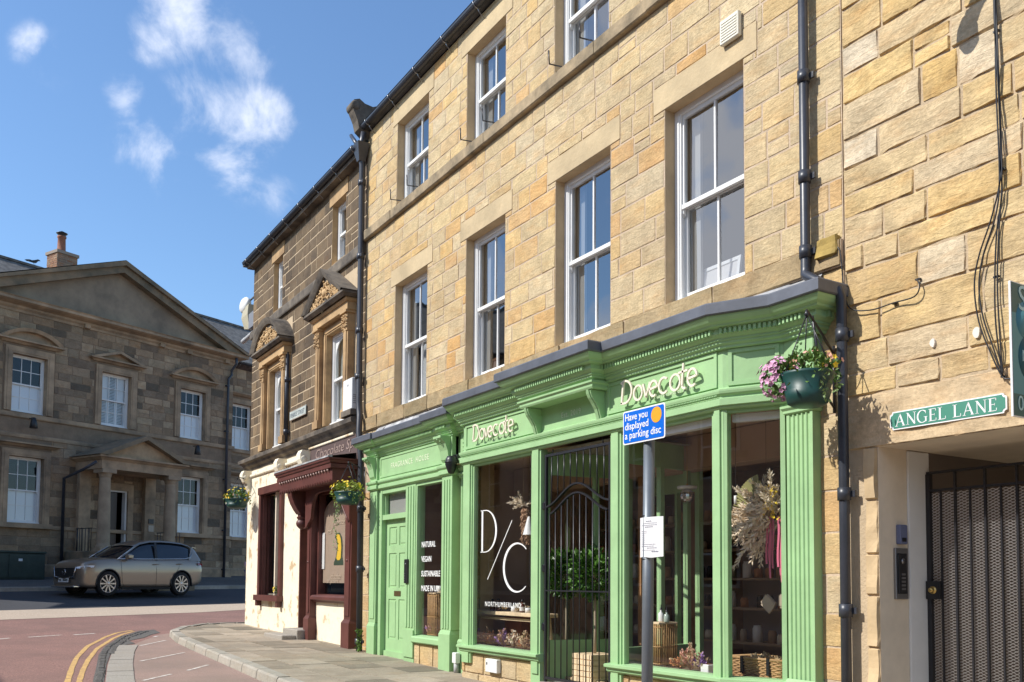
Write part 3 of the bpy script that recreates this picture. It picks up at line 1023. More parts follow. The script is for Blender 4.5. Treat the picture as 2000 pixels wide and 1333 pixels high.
# iron window-box hooks on the second floor sills
hk = MB()
for a, b in F2[:3]:
    for xx in (a + .12, a + .74):
        hk.tube([(xx, .02, 7.52), (xx, -.16, 7.50), (xx, -.17, 7.66)], .010, 6)
hk.build('sill_hook', M_IRON, b1)
gutter(b1, BX0 - .02, BX1 + .3, -.115, EAVE + .07, .065)
rf = MB()
rf.quad((BX0 - .05, -.10, EAVE + .10), (BX1 + .02, -.10, EAVE + .10), (BX1 + .02, 3.3, EAVE + 2.3), (BX0 - .05, 3.3, EAVE + 2.3))
rf.quad((BX0 - .05, 3.3, EAVE + 2.3), (BX1 + .02, 3.3, EAVE + 2.3), (BX1 + .02, 6.6, EAVE + .10), (BX0 - .05, 6.6, EAVE + .10))
rf.box(BX0 - .05, BX1, -.10, .0, EAVE + .02, EAVE + .095)
rf.poly([(BX0, 0, EAVE), (BX0, 6.5, EAVE), (BX0, 3.3, EAVE + 2.25)])
rf.build('roof', M_SLATE, b1)
# gable coping with its scrolled kneeler over the party wall
kn = MB()
kz = EAVE
out = [(-.02, kz - .12), (-.20, kz + .02), (-.235, kz + .16), (-.30, kz + .30), (-.34, kz + .40), (-.30, kz + .50), (-.20, kz + .54), (-.10, kz + .48), (.05, kz + .46), (.3, kz + .58), (3.3, kz + 2.55), (3.3, kz + 2.2), (.2, kz + .02)]
kn.ext([(BX0 - .16, a, b) for a, b in out], (.22, 0, 0))
kn.lathe([(.001, -.02), (.075, -.02), (.085, 0), (.085, .23), (.06, .25), (.001, .25)], (BX0 - .17, -.27, kz + .41), 14, axis='x')
kn.build('gable_coping', M_BLACKST, b1)

m = MB()
stone(m, random.Random(4), -5.00, -4.80, 4.03, 4.19, -.05, .03, .02, 0, .05, .012)
m.box(-4.995, -4.805, -.051, .0, 4.035, 4.185)
m.build('eaves_stone', mat('lichen_stone', (.36, .25, .07), .9, bump=.5, bscale=12, var=.4), b1)

# figures and frames standing in the upper windows
def on(px, py, y): return on_y(px, py, y)

# ------------------------------------------------------------------ the Angel Lane building
b3 = thing('lane_building', 'building of large rough yellow sandstone blocks over the gated lane entrance at the right', 'building')
LX0, LX1 = -4.765, 3.5
LZ = 2.45
op = (-4.49, -2.75, -.4, LZ)
w3 = MB()
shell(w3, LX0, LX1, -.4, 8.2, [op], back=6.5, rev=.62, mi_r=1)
stones(w3, 31, LX0, LX1, 2.86, 8.2, [], (.18, .31), (.26, .82), joint=.018, depth=.011, jit=.013, mi=3, rag=.014, cell=.075)
stones(w3, 33, op[1], LX1, -.3, 2.86, [], (.25, .34), (.4, .8), joint=.014, depth=.011, jit=.008, mi=3, rag=.009)
# rough jamb stones left of the opening
rng = random.Random(77)
z = -.2
while z < LZ - .1:
    h = rng.uniform(.3, .42)
    if LZ - z - h < .2: h = LZ - z
    stone(w3, rng, -4.60, -4.495, z + .008, z + h - .008, -.0, .02, .02, 4, .05, .01)
    stone(w3, rng, LX0 + .006, -4.62, z + .008, z + h - .008, .02, .005, .004, 4, .07, .006)
    z += h
# long dressed lintel
for a, b in ((LX0, -3.35), (-3.34, -2.2), (-2.19, -.9)):
    stone(w3, rng, a + .006, b - .006, LZ, 2.85, -.002, .008, .012, 5, .07, .006)
w3.quad((LX0, -.001, 3.3), (LX0, -.001, 2.9), (LX0, .0, 2.9), (LX0, 0, 3.3), 0)
w3.build('wall', [M_MORTAR2, M_CREAMP, M_ROOM, M_BIG, M_DRESS, stone_mat('lintel_sandstone', [(.60, .45, .28), (.62, .47, .29)], stain=(.45, .35, .23), stain_amt=.5, bump=.6)], b3)
m = MB()
for a_, b_, r_ in ((1821, 670, .028), (1907, 650, .036)):
    x_, z_ = on_y(a_, b_, -.03)
    rg_ = random.Random(a_)
    m.ext([(x_ + r_ * .7 * math.cos(k * .63) * rg_.uniform(.8, 1.15), -.032, z_ + r_ * 1.2 * math.sin(k * .63) * rg_.uniform(.8, 1.15)) for k in range(10)], (0, .02, 0))
m.build('filler_patch', mat('pale_filler', (.72, .66, .58), .8), b3)
# passage behind the gate
pg = MB()
px0, px1 = op[0], op[1]
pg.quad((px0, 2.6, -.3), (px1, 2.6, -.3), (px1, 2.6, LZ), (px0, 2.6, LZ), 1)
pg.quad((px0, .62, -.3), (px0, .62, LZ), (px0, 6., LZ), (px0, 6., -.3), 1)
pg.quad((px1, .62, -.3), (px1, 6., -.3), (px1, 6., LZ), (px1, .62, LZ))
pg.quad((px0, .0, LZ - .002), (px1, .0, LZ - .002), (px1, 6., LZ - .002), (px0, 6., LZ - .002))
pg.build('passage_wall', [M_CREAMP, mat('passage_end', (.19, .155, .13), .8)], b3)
pf = MB()
pf.quad((px0, -.2, .07), (px1, -.2, .07), (px1, 6., .07), (px0, 6., .07))
pf.build('passage_floor', M_SETT, b3)
po = MB()
po.bev(px0 + .001, px0 + .020, .34, .60, -.2, LZ - .01, .004)
po.build('door_frame', M_WHITE, b3)
rf = MB()
rf.quad((LX0, -.2, 8.2), (LX1, -.2, 8.2), (LX1, 3.3, 10.3), (LX0, 3.3, 10.3))
rf.quad((LX0, 3.3, 10.3), (LX1, 3.3, 10.3), (LX1, 6.6, 8.2), (LX0, 6.6, 8.2))
rf.build('roof', M_SLATE, b3)

# gate of bars and expanded mesh
gt = thing('lane_gate', 'black iron gate of upright bars backed by diamond mesh in the Angel Lane opening', 'gate', (px0, .57, .07))
gx0, gx1, gz0, gz1 = .025, 1.62, .03, 2.20
fr = MB()
for z in (gz0, gz1, 2.06):
    fr.box(gx0, gx1, -.018, .018, z, z + .018)
x = gx0
k = 0
while x < gx1:
    if k % 2 == 0 or k == 0:
        fr.box(x - .008, x + .008, -.022, -.002, gz0 + .031, gz1 - .001)
    else:
        fr.box(x - .006, x + .006, -.020, -.004, gz0 + .031, 2.059)
    x += .12
    k += 1
fr.box(gx0, gx0 + .03, -.021, .019, gz0 + .032, gz1)
fr.build('gate_bars', M_IRON, gt)
ms = MB()
dx, dz = .025, .0115
y0 = .012
nxm, nzm = int((gx1 - gx0) / dx), int((2.05 - .06) / dz)
for j in range(nzm):
    for i in range(nxm):
        xa = gx0 + i * dx; za = .06 + j * dz
        if (i + j) % 2 == 0: a, b = (xa, za), (xa + dx, za + dz)
        else: a, b = (xa, za + dz), (xa + dx, za)
        w = .0027
        ms.add([(a[0], y0, a[1] - w), (b[0], y0, b[1] - w), (b[0], y0 - .004, b[1] + w), (a[0], y0 - .004, a[1] + w)], [(0, 1, 2, 3)])
ms.build('diamond_mesh', mat('mesh_metal', (.60, .57, .55), .5), gt)
lk_ = MB()
lk_.box(gx0 + .0, gx0 + .12, -.045, -.025, .92 + .3, 1.06 + .3)
lp = lk_.build('lock_plate', M_BLACK, gt)
kn = MB()
kn.lathe([(.001, -.035), (.016, -.035), (.022, -.02), (.022, 0), (.03, .0), (.03, .01)], (gx0 + .06, -.05, 1.29), 12, axis='y')
kn.build('lock_knob', mat('brass', (.6, .42, .15), .3, metal=1.), lp)

# ------------------------------------------------------------------ green shopfronts


def seg_box(mb, p0, p1, u0, u1, o0, o1, z0, z1, mi=0):
    """box along the plan line p0-p1; u = distance along, o = distance outwards"""
    p0, p1 = Vector(p0), Vector(p1)
    d = (p1 - p0).normalized()
    n = Vector((d.y, -d.x))
    P = [p0 + d * u + n * o for u, o in ((u0, o0), (u1, o0), (u1, o1), (u0, o1))]
    vs = [(p.x, p.y, z) for z in (z0, z1) for p in P]
    mb.add(vs, [(3, 2, 1, 0), (4, 5, 6, 7), (0, 1, 5, 4), (1, 2, 6, 5), (2, 3, 7, 6), (3, 0, 4, 7)], mi)


def fluted(mb, x0, x1, y, z0, z1, dep, n=6):
    """pilaster shaft with vertical flutes, front plane y, back y+dep"""
    w = x1 - x0
    pts = [(x0, y + dep), (x0, y)]
    m = .022
    fw = (w - 2 * m) / n
    for i in range(n):
        a = x0 + m + i * fw
        pts += [(a + fw * .12, y), (a + fw * .3, y + .012), (a + fw * .7, y + .012), (a + fw * .88, y)]
    pts += [(x1, y), (x1, y + dep)]
    N_ = len(pts)
    vs = [(px_, py_, z0) for px_, py_ in pts] + [(px_, py_, z1) for px_, py_ in pts]
    mb.add(vs, [(i, i + 1, N_ + i + 1, N_ + i) for i in range(N_ - 1)] + [tuple(range(N_)), tuple(range(2 * N_ - 1, N_ - 1, -1))])


CORN = [(-.02, 3.42), (.0, 3.42), (.02, 3.425), (.02, 3.445), (.045, 3.46), (.045, 3.478), (.06, 3.484), (.06, 3.50), (.085, 3.515), (.10, 3.53), (.10, 3.575), (.155, 3.585), (.16, 3.60), (.19, 3.615), (.215, 3.645), (.22, 3.662), (-.02, 3.662)]
ARCH = [(-.02, 2.90), (.015, 2.90), (.03, 2.912), (.03, 2.925), (.05, 2.93), (.05, 2.985), (.03, 2.995), (.03, 3.01), (.055, 3.03), (.06, 3.05), (.06, 3.065), (.02, 3.075), (.0, 3.09), (-.02, 3.09)]


def dentils(mb, path, out, z0, z1, pitch=.042, w=.021, dep=.03):
    for a, b in zip(path, path[1:]):
        a, b = Vector(a), Vector(b)
        L = (b - a).length
        u = .02
        while u < L - .03:
            seg_box(mb, a, b, u, u + w, out, out + dep, z0, z1)
            u += pitch


def cornice(parent, path, dz=0, lead_back=None, name='cornice'):
    c = MB()
    c.sweep([(o, z + dz) for o, z in CORN], path)
    dentils(c, path, .095, 3.528 + dz, 3.574 + dz)
    co_ = c.build(name, M_GREEN, parent)
    return co_


def lead(parent, path, dz=0, wall_y=-.012, zw=3.93):
    l = MB()
    prof = [(-.02, 3.663 + dz), (.235, 3.663 + dz), (.245, 3.672 + dz), (.245, 3.755 + dz), (.235, 3.768 + dz), (-.02, 3.80 + dz)]
    l.sweep(prof, path)
    # sloping sheet up to the wall
    P = [Vector(p) for p in path]
    for a, b in zip(P, P[1:]):
        if abs(b.x - a.x) < .02: continue
        l.quad((a.x, a.y, 3.795 + dz), (b.x, b.y, 3.795 + dz), (b.x, wall_y, zw), (a.x, wall_y, zw), 1)
    o = l.build('lead_flashing', [M_LEAD, M_LEAD2], parent)
    return o


# ---- Dovecote shopfront (bay with return)
sB = thing('shopfront', 'large green timber bay shopfront with dentil cornice and raised Dovecote lettering', 'shopfront', (0, 0, 0))
YB = -.34
BAY = [(-10.75, -.10), (-10.47, YB), (-5.78, YB), (-5.31, -.10)]
full = [(-11.0, -.10)] + BAY + [(-5.0, -.10)]
HX0, HX1, HY = -8.74, -7.42, -.52
cpath = [(-11.0, 0), (-11.0, -.12), (-10.77, -.12), (-10.49, YB - .02), (HX0, YB - .02), (HX0, HY), (HX1, HY), (HX1, YB - .02), (-5.77, YB - .02), (-5.30, -.12), (-4.97, -.12), (-4.97, 0)]
cornice(sB, cpath)
lead(sB, cpath)
# frieze board and architrave
fz = MB()
fz.sweep([(-.03, 3.05), (.0, 3.05), (.0, 3.43), (-.03, 3.43)], full)
# raised panel mouldings on the frieze
def panel(mb, p0, p1, u0, u1, z0, z1, o=.0, w=.035, d=.014):
    seg_box(mb, p0, p1, u0, u1, o - .002, o + d, z0, z0 + w)
    seg_box(mb, p0, p1, u0, u1, o - .002, o + d, z1 - w, z1)
    seg_box(mb, p0, p1, u0, u0 + w, o - .0015, o + d - .001, z0 + w, z1 - w)
    seg_box(mb, p0, p1, u1 - w, u1, o - .0015, o + d - .001, z0 + w, z1 - w)
f0, f1 = BAY[1], BAY[2]
panel(fz, f0, f1, .06, HX0 - f0[0] - .0, 3.10, 3.415)
panel(fz, f0, f1, HX1 - f0[0] + .02, f1[0] - f0[0] - .06, 3.10, 3.415)
panel(fz, BAY[2], BAY[3], .05, .49, 3.10, 3.415)
fz.build('frieze', M_GREEN, sB)
ar = MB()
ar.sweep([(o - .0, z) for o, z in ARCH], full)
dentils(ar, BAY[1:3], .052, 3.012, 3.022, .02, .012, .006)
ar.build('architrave', M_GREEN, sB)
# hood over the door with two curved brackets
hd = MB()
hd.box(HX0, HX1, HY, YB - .001, 3.355, 3.44)
hd.sweep([(-.02, 3.352), (.02, 3.352), (.03, 3.37), (.03, 3.395), (.05, 3.41), (.05, 3.43), (-.02, 3.43)], [(HX0, YB), (HX0, HY), (HX1, HY), (HX1, YB)])
hd.build('door_hood', M_GREEN, sB)
for xb in (HX0 + .03, HX1 - .11):
    br = MB()
    pts = [(YB, 3.35), (HY - .01, 3.35), (HY + .0, 3.31), (-.50, 3.27), (-.46, 3.22), (-.42, 3.16), (-.40, 3.10), (-.385, 3.05), (-.375, 3.02), (YB, 3.0)]
    br.ext([(xb, a, b) for a, b in pts], (.08, 0, 0))
    pts2 = [(a - .012, b) for a, b in pts[1:-1]]
    br.ext([(xb + .02, a, b) for a, b in pts2 + [(a + .02, b) for a, b in pts2[::-1]]], (.04, 0, 0))
    br.build('hood_bracket', M_GREEN, sB)
# pilasters
for x0, x1, cap in ((-11.0, -10.77, True), (-5.31, -5.0, True)):
    p = MB()
    fluted(p, x0 + .02, x1 - .02, -.10, .60, 2.84, .2, 5)
    p.box(x0, x1, -.125, .1, -.1, .60)
    p.sweep([(-.02, .60), (.0, .60), (-.015, .63), (-.02, .63)], [(x0, 0), (x0, -.125), (x1, -.125), (x1, 0)])
    p.sweep([(-.03, 2.80), (.0, 2.80), (.012, 2.81), (.012, 2.83), (.03, 2.85), (.03, 2.87), (-.03, 2.87)], [(x0 + .01, 0), (x0 + .01, -.105), (x1 - .01, -.105), (x1 - .01, 0)])
    p.box(x0 + .005, x1 - .005, -.105, .05, 2.871, 3.42)
    # carved drop on the frieze block
    rg = random.Random(int(x0 * 10))
    for k in range(16):
        zz = 3.12 + k * .018
        p.lathe([(.001, -.012), (.012, -.006), (.014, 0)], ((x0 + x1) / 2 + .028 * math.sin(k * 1.9), -.107, zz), 6, axis='y')
    p.build('pilaster', M_GREEN, sB)

# window frames: posts, heads, sills
wf = MB()
ZH, ZS = 2.90, .60
def post(u0, u1, seg=(f0, f1), o0=-.09, o1=.0, z0=.38, z1=ZH):
    seg_box(wf, seg[0], seg[1], u0, u1, o0, o1, z0, z1)
U = lambda x: x - f0[0]
for xa, xb in ((-10.47, -10.24), (-8.83, -8.64), (-7.36, -7.19), (-5.90, -5.775)):
    post(U(xa), U(xb), z0=.05 if xb in (-8.64, -7.19) else .38)
    m = .018
    post(U(xa) + .03, U(xb) - .03, o0=0, o1=m)      # applied bead
post(0.0, .035, seg=BAY[2:4]); post(.49, .53, seg=BAY[2:4], o0=-.06)
seg_box(wf, BAY[0], BAY[1], 0, .05, -.05, .0, .38, ZH); 
seg_box(wf, BAY[0], BAY[1], .05, .36, -.05, -.0, .38, ZH)
# heads and inner beads
for xa, xb in ((-10.24, -8.83), (-7.19, -5.90)):
    seg_box(wf, f0, f1, U(xa), U(xb), -.09, -.02, ZH - .03, ZH + .01)
    seg_box(wf, f0, f1, U(xa), U(xa) + .03, -.075, -.015, ZS, ZH - .03)
    seg_box(wf, f0, f1, U(xb) - .03, U(xb), -.075, -.015, ZS, ZH - .03)
seg_box(wf, BAY[2], BAY[3], .035, .49, -.08, -.02, ZH - .03, ZH + .01)
SILL = [(-.12, .515), (.02, .515), (.035, .53), (.035, .555), (.07, .57), (.07, .595), (.055, .60), (-.12, .612)]
wf.sweep(SILL, [BAY[0], BAY[1], (-8.62, YB)])
wf.sweep(SILL, [(-7.38, YB), BAY[2], BAY[3]])
fr_o = wf.build('window_frame', M_GREEN, sB)
for xa, xb in ((-10.21, -8.86), (-7.16, -5.93)):
    gl = MB()
    gl.quad((xa, YB + .045, ZS), (xb, YB + .045, ZS), (xb, YB + .045, ZH - .03), (xa, YB + .045, ZH - .03))
    gl.build('shop_window_pane', M_GLASS2, fr_o)
gl = MB()
p2, p3 = Vector(BAY[2]), Vector(BAY[3])
d_ = (p3 - p2).normalized(); n_ = Vector((d_.y, -d_.x))
ga, gb = p2 + d_ * .035 - n_ * .045, p2 + d_ * .49 - n_ * .045
gl.quad((ga.x, ga.y, ZS), (gb.x, gb.y, ZS), (gb.x, gb.y, ZH - .03), (ga.x, ga.y, ZH - .03))
gl.build('shop_window_pane', M_GLASS2, fr_o)
# stone stall riser below the sills
for xa, xb in ((-10.52, -8.72), (-7.28, -5.82)):
    st = MB()
    seg_box(st, f0, f1, U(xa), U(xb), -.20, -.045, -.1, .515, 1)
    stones(st, int(-xa * 10), xa, xb, .0, .50, [], (.2, .26), (.3, .6), y=YB + .04, depth=.01)
    if xa < -9: st.build('stall_riser', [M_BUFF, M_MORTAR], sB)
seg_box(st, BAY[2], BAY[3], 0, .5, -.2, -.045, -.1, .515, 1)
st.build('stall_riser', [M_BUFF, M_MORTAR], sB)

# raised lettering: thin high-contrast strokes
def arc(cx, cy, rx, ry, a0, a1, n=16):
    return [(cx + rx * math.cos(math.radians(a0 + (a1 - a0) * k / n)), cy + ry * math.sin(math.radians(a0 + (a1 - a0) * k / n))) for k in range(n + 1)]
M_IVORY = mat('ivory_letter', (.82, .74, .60), .5)
def dovecote(parent, x0, z0, H, W, y):
    mb = MB()
    w = H * .085
    dep = (0, .018, 0)
    def S(pts, ww=w): mb.ribbon([(p[0] * W, p[1] * H) for p in pts], ww, (x0, y, z0), (1, 0, 0), (0, 0, 1), dep)
    # unit: word is 1 wide, cap height 1
    def A(cx, cy, rx, ry, a, b, n=18): return arc(cx, cy, rx, ry, a, b, n)
    S([(.01, 0), (.035, .9)], w * 1.1)
    S([(.0, .86), (.04, .93)] + A(.055, .47, .10, .47, 80, -88) + [(.0, .02)], w)
    S(A(.245, .30, .058, .30, 0, 360), w)
    S([(.315, .60), (.355, .02)], w * 1.1); S([(.355, .02), (.405, .62)], w * .7)
    S([(.405, .30), (.50, .36)] + A(.455, .31, .052, .31, 8, 300), w)
    S(A(.59, .32, .062, .31, 50, 310), w)
    S(A(.735, .32, .062, .31, 0, 360), w)
    S([(.838, .98), (.82, .12)] + A(.85, .12, .028, .12, 180, 300), w); S([(.775, .64), (.89, .67)], w * .95)
    S([(.895, .32), (.995, .38)] + A(.945, .34, .055, .33, 8, 305), w)
    return mb.build('raised_letters', M_IVORY, parent)
dovecote(sB, -10.13, 3.17, .215, .98, YB - .062)
dovecote(sB, -7.12, 3.155, .235, 1.08, YB - .062)
M_FAINT = mat('faint_letter', (.55, .62, .45), .5)
def TM(x, y, z): return Matrix.Translation((x, y, z))
text_mesh('small_letters', 'NORTHUMBERLAND', .055, M_FAINT, sB, TM(-9.75, YB - .001, 3.125), sx=.9, spacing=1.15)
text_mesh('small_letters', 'NORTHUMBERLAND', .06, M_FAINT, sB, TM(-6.72, YB - .001, 3.125), sx=.9, spacing=1.15)
text_mesh('small_letters', 'Est. 2019', .085, M_FAINT, sB, TM(-8.24, YB - .001, 3.19), spacing=1.15)
# window lettering D/C
M_VINYL = mat('white_vinyl', (.80, .80, .78), .5)
vl = MB()
def SV(pts, ww): vl.ribbon(pts, ww, (-10.06, YB + .038, 1.27), (1, 0, 0), (0, 0, 1), (0, .003, 0))
dh = .52
D0 = .50
SV([(.03, D0), (.03, D0 + dh)], .038)
SV([(-.01, D0 + dh), (.06, D0 + dh)] + arc(.10, D0 + dh / 2, .27, dh / 2, 85, -88, 22) + [(-.01, D0)], [.011, .011] + [.011 + .028 * math.sin(math.pi * k / 22) ** 2 for k in range(23)] + [.011])
SV([(.17, .16), (.74, .86)], .011)
SV(arc(.86, .30, .30, .285, 48, 310, 26), [.012 + .032 * math.sin(math.pi * (k / 26)) ** 2 for k in range(27)])
vl.build('window_letters', M_VINYL, fr_o)
text_mesh('window_letters', 'NORTHUMBERLAND', .082, M_VINYL, fr_o, TM(-9.95, YB + .04, 1.10), sx=.95, spacing=1.22, bold=.0)

# door recess: lobby with inner shopfront
lb = MB()
lz0, lz1 = .30, 2.88
lb.box(-8.64, -7.36, YB, 1.1, lz0 - .1, lz0)                        # step
lb.quad((-8.64, YB + .09, lz1), (-7.36, YB + .09, lz1), (-7.36, 1.1, lz1), (-8.64, 1.1, lz1))
lobby = lb.build('lobby_step', [M_SETT], sB)
sd = MB()
for xw, sgn in ((-8.70, 1), (-7.34, -1)):
    sd = MB() if sgn > 0 else sd
    # splayed glazed sides: plinth, posts, head
    p0 = (xw, YB + .09) if sgn > 0 else (xw + .25 * 0, YB + .09)
    p1 = (xw + .22 * sgn, 1.05)
    a, b = (p0, p1)
    for u0, u1 in ((0, .06), (.62, .68), (1.06, 1.12)):
        seg_box(sd, a, b, u0, u1, -.03, .03, lz0, lz1)
    seg_box(sd, a, b, .06, 1.06, -.025, .025, lz0, .75)
    seg_box(sd, a, b, .06, 1.06, -.025, .025, 2.62, lz1)
seg_box(sd, (-8.50, 1.05), (-7.54, 1.05), 0, .07, -.03, .03, lz0, lz1)
seg_box(sd, (-8.50, 1.05), (-7.54, 1.05), .89, .96, -.03, .03, lz0, lz1)
seg_box(sd, (-8.50, 1.05), (-7.54, 1.05), .07, .89, -.03, .03, 2.42, lz1)
seg_box(sd, (-8.50, 1.05), (-7.54, 1.05), .56, .60, -.03, .03, lz0, 2.42)
sd.build('lobby_frame', M_GREEN, sB)
OILED = mat('oiled_timber', (.42, .22, .10), .55, var=.25, vscale=4)
ts = MB(); ts.box(-8.30, -8.19, .78, .90, lz0, lz1); ts.build('timber_post', OILED, sB)
ts = MB(); ts.box(-8.06, -7.96, 1.25, 1.35, lz0, lz1); ts.build('timber_post', OILED, sB)
for q in (((-8.69, YB + .15, .75), (-8.49, 1.03, .75), (-8.49, 1.03, 2.62), (-8.69, YB + .15, 2.62)), ((-7.35, YB + .15, .75), (-7.55, 1.03, .75), (-7.55, 1.03, 2.62), (-7.35, YB + .15, 2.62))):
    lg = MB(); lg.quad(*q); lg.build('lobby_pane', M_GLASS2, sB)

bc = MB()
bc.box(-7.16, -5.93, YB + .09, YB + .16, 2.80, 2.865)
bc.build('blind_cassette', M_WHITE, sB)
bc = MB()
seg_box(bc, BAY[2], BAY[3], .05, .48, -.16, -.10, 2.80, 2.865)
bc.build('blind_cassette', M_WHITE, sB)

# interior room of the shop
rm = MB()
IX0, IX1, IY, IZ0, IZ1 = -11.2, -5.02, 3.5, .34, 2.98
rm.box(IX0, IX1, .05, IY, IZ0 - .1, IZ0, 0)
rm.quad((IX0, YB + .12, IZ1), (IX1, YB + .12, IZ1), (IX1, IY, IZ1), (IX0, IY, IZ1), 1)
rm.quad((IX0, -.05, IZ0), (IX0, -.05, IZ1), (IX0, IY, IZ1), (IX0, IY, IZ0), 1)
rm.quad((IX1, -.0, IZ0), (IX1, IY, IZ0), (IX1, IY, IZ1), (IX1, -.0, IZ1), 1)
rm.quad((IX0, IY, IZ0), (IX1, IY, IZ0), (IX1, IY, IZ1), (IX0, IY, IZ1), 2)
# display platforms inside the windows
rm.box(-10.45, -8.84, YB + .10, .72, IZ0, .585, 3)
rm.box(-7.18, -5.80, YB + .10, .66, IZ0, .585, 3)
rm.box(-5.80, -5.36, -.04, .66, IZ0, .5855, 3)
# beam and ceiling edge
rm.box(IX0 + .2, IX1 - .1, .75, .98, 2.62, 2.97, 1)
rm.build('shop_interior', [mat('dark_floor', (.10, .075, .055), .6), mat('brown_ceiling', (.48, .32, .23), .8), mat('brown_back_wall', (.26, .20, .17), .9), mat('display_wood', (.17, .10, .06), .5, var=.2)], sB)

# ---- Fragrance House shopfront
sA = thing('shopfront', 'narrower green timber shopfront with panelled door, transom light and FRAGRANCE HOUSE fascia', 'shopfront', (0, 0, 0))
AY = -.12
def c2(path, prof): 
    m = MB(); m.sweep(prof, path); return m
pA = [(-14.02, 0), (-14.02, AY - .03), (-13.72, AY - .03), (-13.72, AY), (-11.42, AY), (-11.42, AY - .05), (-11.09, AY - .05), (-11.09, 0)]
cornice(sA, pA, dz=-.03)
lead(sA, pA, dz=-.03)
m = c2([(-14.0, AY), (-11.10, AY)], [(-.04, 3.02), (0, 3.02), (0, 3.42), (-.04, 3.42)])
panel(m, (-13.72, AY), (-11.42, AY), .04, 2.26, 3.05, 3.375, w=.03, d=.01)
m.build('frieze', M_GREEN, sA)
m = c2(pA, [(-.02, 2.86), (.01, 2.86), (.025, 2.875), (.04, 2.88), (.04, 2.93), (.025, 2.94), (.05, 2.965), (.055, 2.985), (.055, 3.0), (.01, 3.02), (-.02, 3.02)])
dentils(m, [(-13.7, AY), (-11.44, AY)], .05, 2.968, 2.982, .03, .016, .008)
m.build('architrave', M_GREEN, sA)
for x0, x1, w_ in ((-14.02, -13.72, .03), (-11.42, -11.09, .05)):
    p = MB()
    p.box(x0 + .015, x1 - .015, AY - w_, .05, .74, 2.86)
    p.box(x0, x1, AY - w_ - .025, .05, .0, .68)
    p.sweep([(-.03, .68), (.0, .68), (-.02, .73), (-.03, .74)], [(x0, 0), (x0, AY - w_ - .025), (x1, AY - w_ - .025), (x1, 0)])
    if x0 > -12:
        for k in range(3):
            xx = x0 + .06 + k * .075
            p.box(xx, xx + .045, AY - w_ - .012, AY - w_, .76, 2.80)
    else:
        p.box(x0 + .06, x1 - .06, AY - w_ - .012, AY - w_, .80, 2.78)
    p.box(x0 + .01, x1 - .01, AY - w_ - .01, .04, 3.021, 3.39)
    # scrolled console at the head
    p.ext([(x0 + .05, a, b) for a, b in ((AY - w_ - .01, 3.39), (AY - w_ - .17, 3.39), (AY - w_ - .17, 3.36), (AY - w_ - .10, 3.30), (AY - w_ - .06, 3.20), (AY - w_ - .04, 3.08), (AY - w_ - .01, 3.04))], (x1 - x0 - .1, 0, 0))
    for k in range(13):
        p.lathe([(.001, -.012), (.013, -.006), (.015, 0)], ((x0 + x1) / 2 + .03 * math.sin(k * 1.9), AY - w_ - .165 + .13 * min(1, k / 4) , 3.34 - k * .022), 6, axis='y')
    p.build('pilaster', M_GREEN, sA)
wf = MB()
wf.box(-13.70, -13.60, AY, .02, .20, 2.86)
wf.box(-12.70, -12.36, AY, .02, .20, 2.86)
for k in range(3): wf.box(-12.66 + k * .095, -12.60 + k * .095, AY - .013, AY, .72, 2.82)
wf.box(-12.70, -12.36, AY - .02, AY - .001, .28, .68)
wf.box(-13.60, -12.70, AY + .005, .02, 2.79, 2.86)
wf.box(-13.60, -12.70, AY + .012, .01, 2.37, 2.45)
wf.box(-12.36, -12.32, AY + .01, .02, .62, 2.86); wf.box(-11.46, -11.42, AY + .01, .02, .62, 2.86)
wf.box(-12.32, -11.46, AY + .011, .02, 2.81, 2.86)
wf.box(-13.60, -13.57, AY + .05, -.02, 2.45, 2.79)
wf.sweep([(-.1, .50), (.03, .50), (.05, .52), (.05, .58), (.03, .60), (-.1, .62)], [(-12.36, AY), (-11.42, AY)])
wfo = wf.build('window_frame', M_GREEN, sA)
g = MB()
g.quad((-12.32, AY + .06, .62), (-11.46, AY + .06, .62), (-11.46, AY + .06, 2.81), (-12.32, AY + .06, 2.81))
g.build('shop_window_pane', M_GLASS2, wfo)
g = MB()
g.quad((-13.57, AY + .08, 2.45), (-12.70, AY + .08, 2.45), (-12.70, AY + .08, 2.79), (-13.57, AY + .08, 2.79))
g.build('transom_pane', M_GLASS2, wfo)
tb = MB()
tb.box(-13.57, -12.72, .0, .01, 2.455, 2.785)
tb.build('transom_blind', mat('grey_blind', (.30, .30, .28), .8), wfo)
dr = MB()
dx0, dx1, dz0, dz1 = -13.60, -12.70, .25, 2.37
yd = AY + .085
dr.box(dx0, dx1, yd + .012, yd + .05, dz0, dz1)
for a, b in ((dx0, dx0 + .12), (dx1 - .12, dx1), ((dx0 + dx1) / 2 - .05, (dx0 + dx1) / 2 + .05)):
    dr.box(a, b, yd, yd + .0119, dz0, dz1)
sp = [(dx0 + .12, (dx0 + dx1) / 2 - .05), ((dx0 + dx1) / 2 + .05, dx1 - .12)]
for a, b in sp:
    for z0, z1 in ((dz0, .50), (1.12, 1.30), (1.84, 1.96), (2.25, dz1)):
        dr.box(a, b, yd, yd + .0119, z0, z1)
    for z0, z1 in ((.50, 1.12), (1.30, 1.84), (1.96, 2.25)):
        dr.bev(a + .03, b - .03, yd + .004, yd + .011, z0 + .03, z1 - .03, .004)
dr.box(dx0, dx1, yd - .03, yd + .045, dz0 - .05, dz0 + .06)
do = dr.build('door', M_GREEN, sA)
m = MB()
m.bev(-13.26, -13.02, yd - .008, yd - .001, 1.17, 1.25, .003)
m.build('letter_plate', mat('tarnished_brass', (.25, .17, .08), .4, metal=.8), do)
m = MB()
stones(m, 14, -12.36, -11.42, .1, .50, [], (.36, .4), (.42, .5), y=AY + .03, depth=.02, cell=.07)
m.box(-12.36, -11.42, AY + .031, .1, .0, .499, 1)
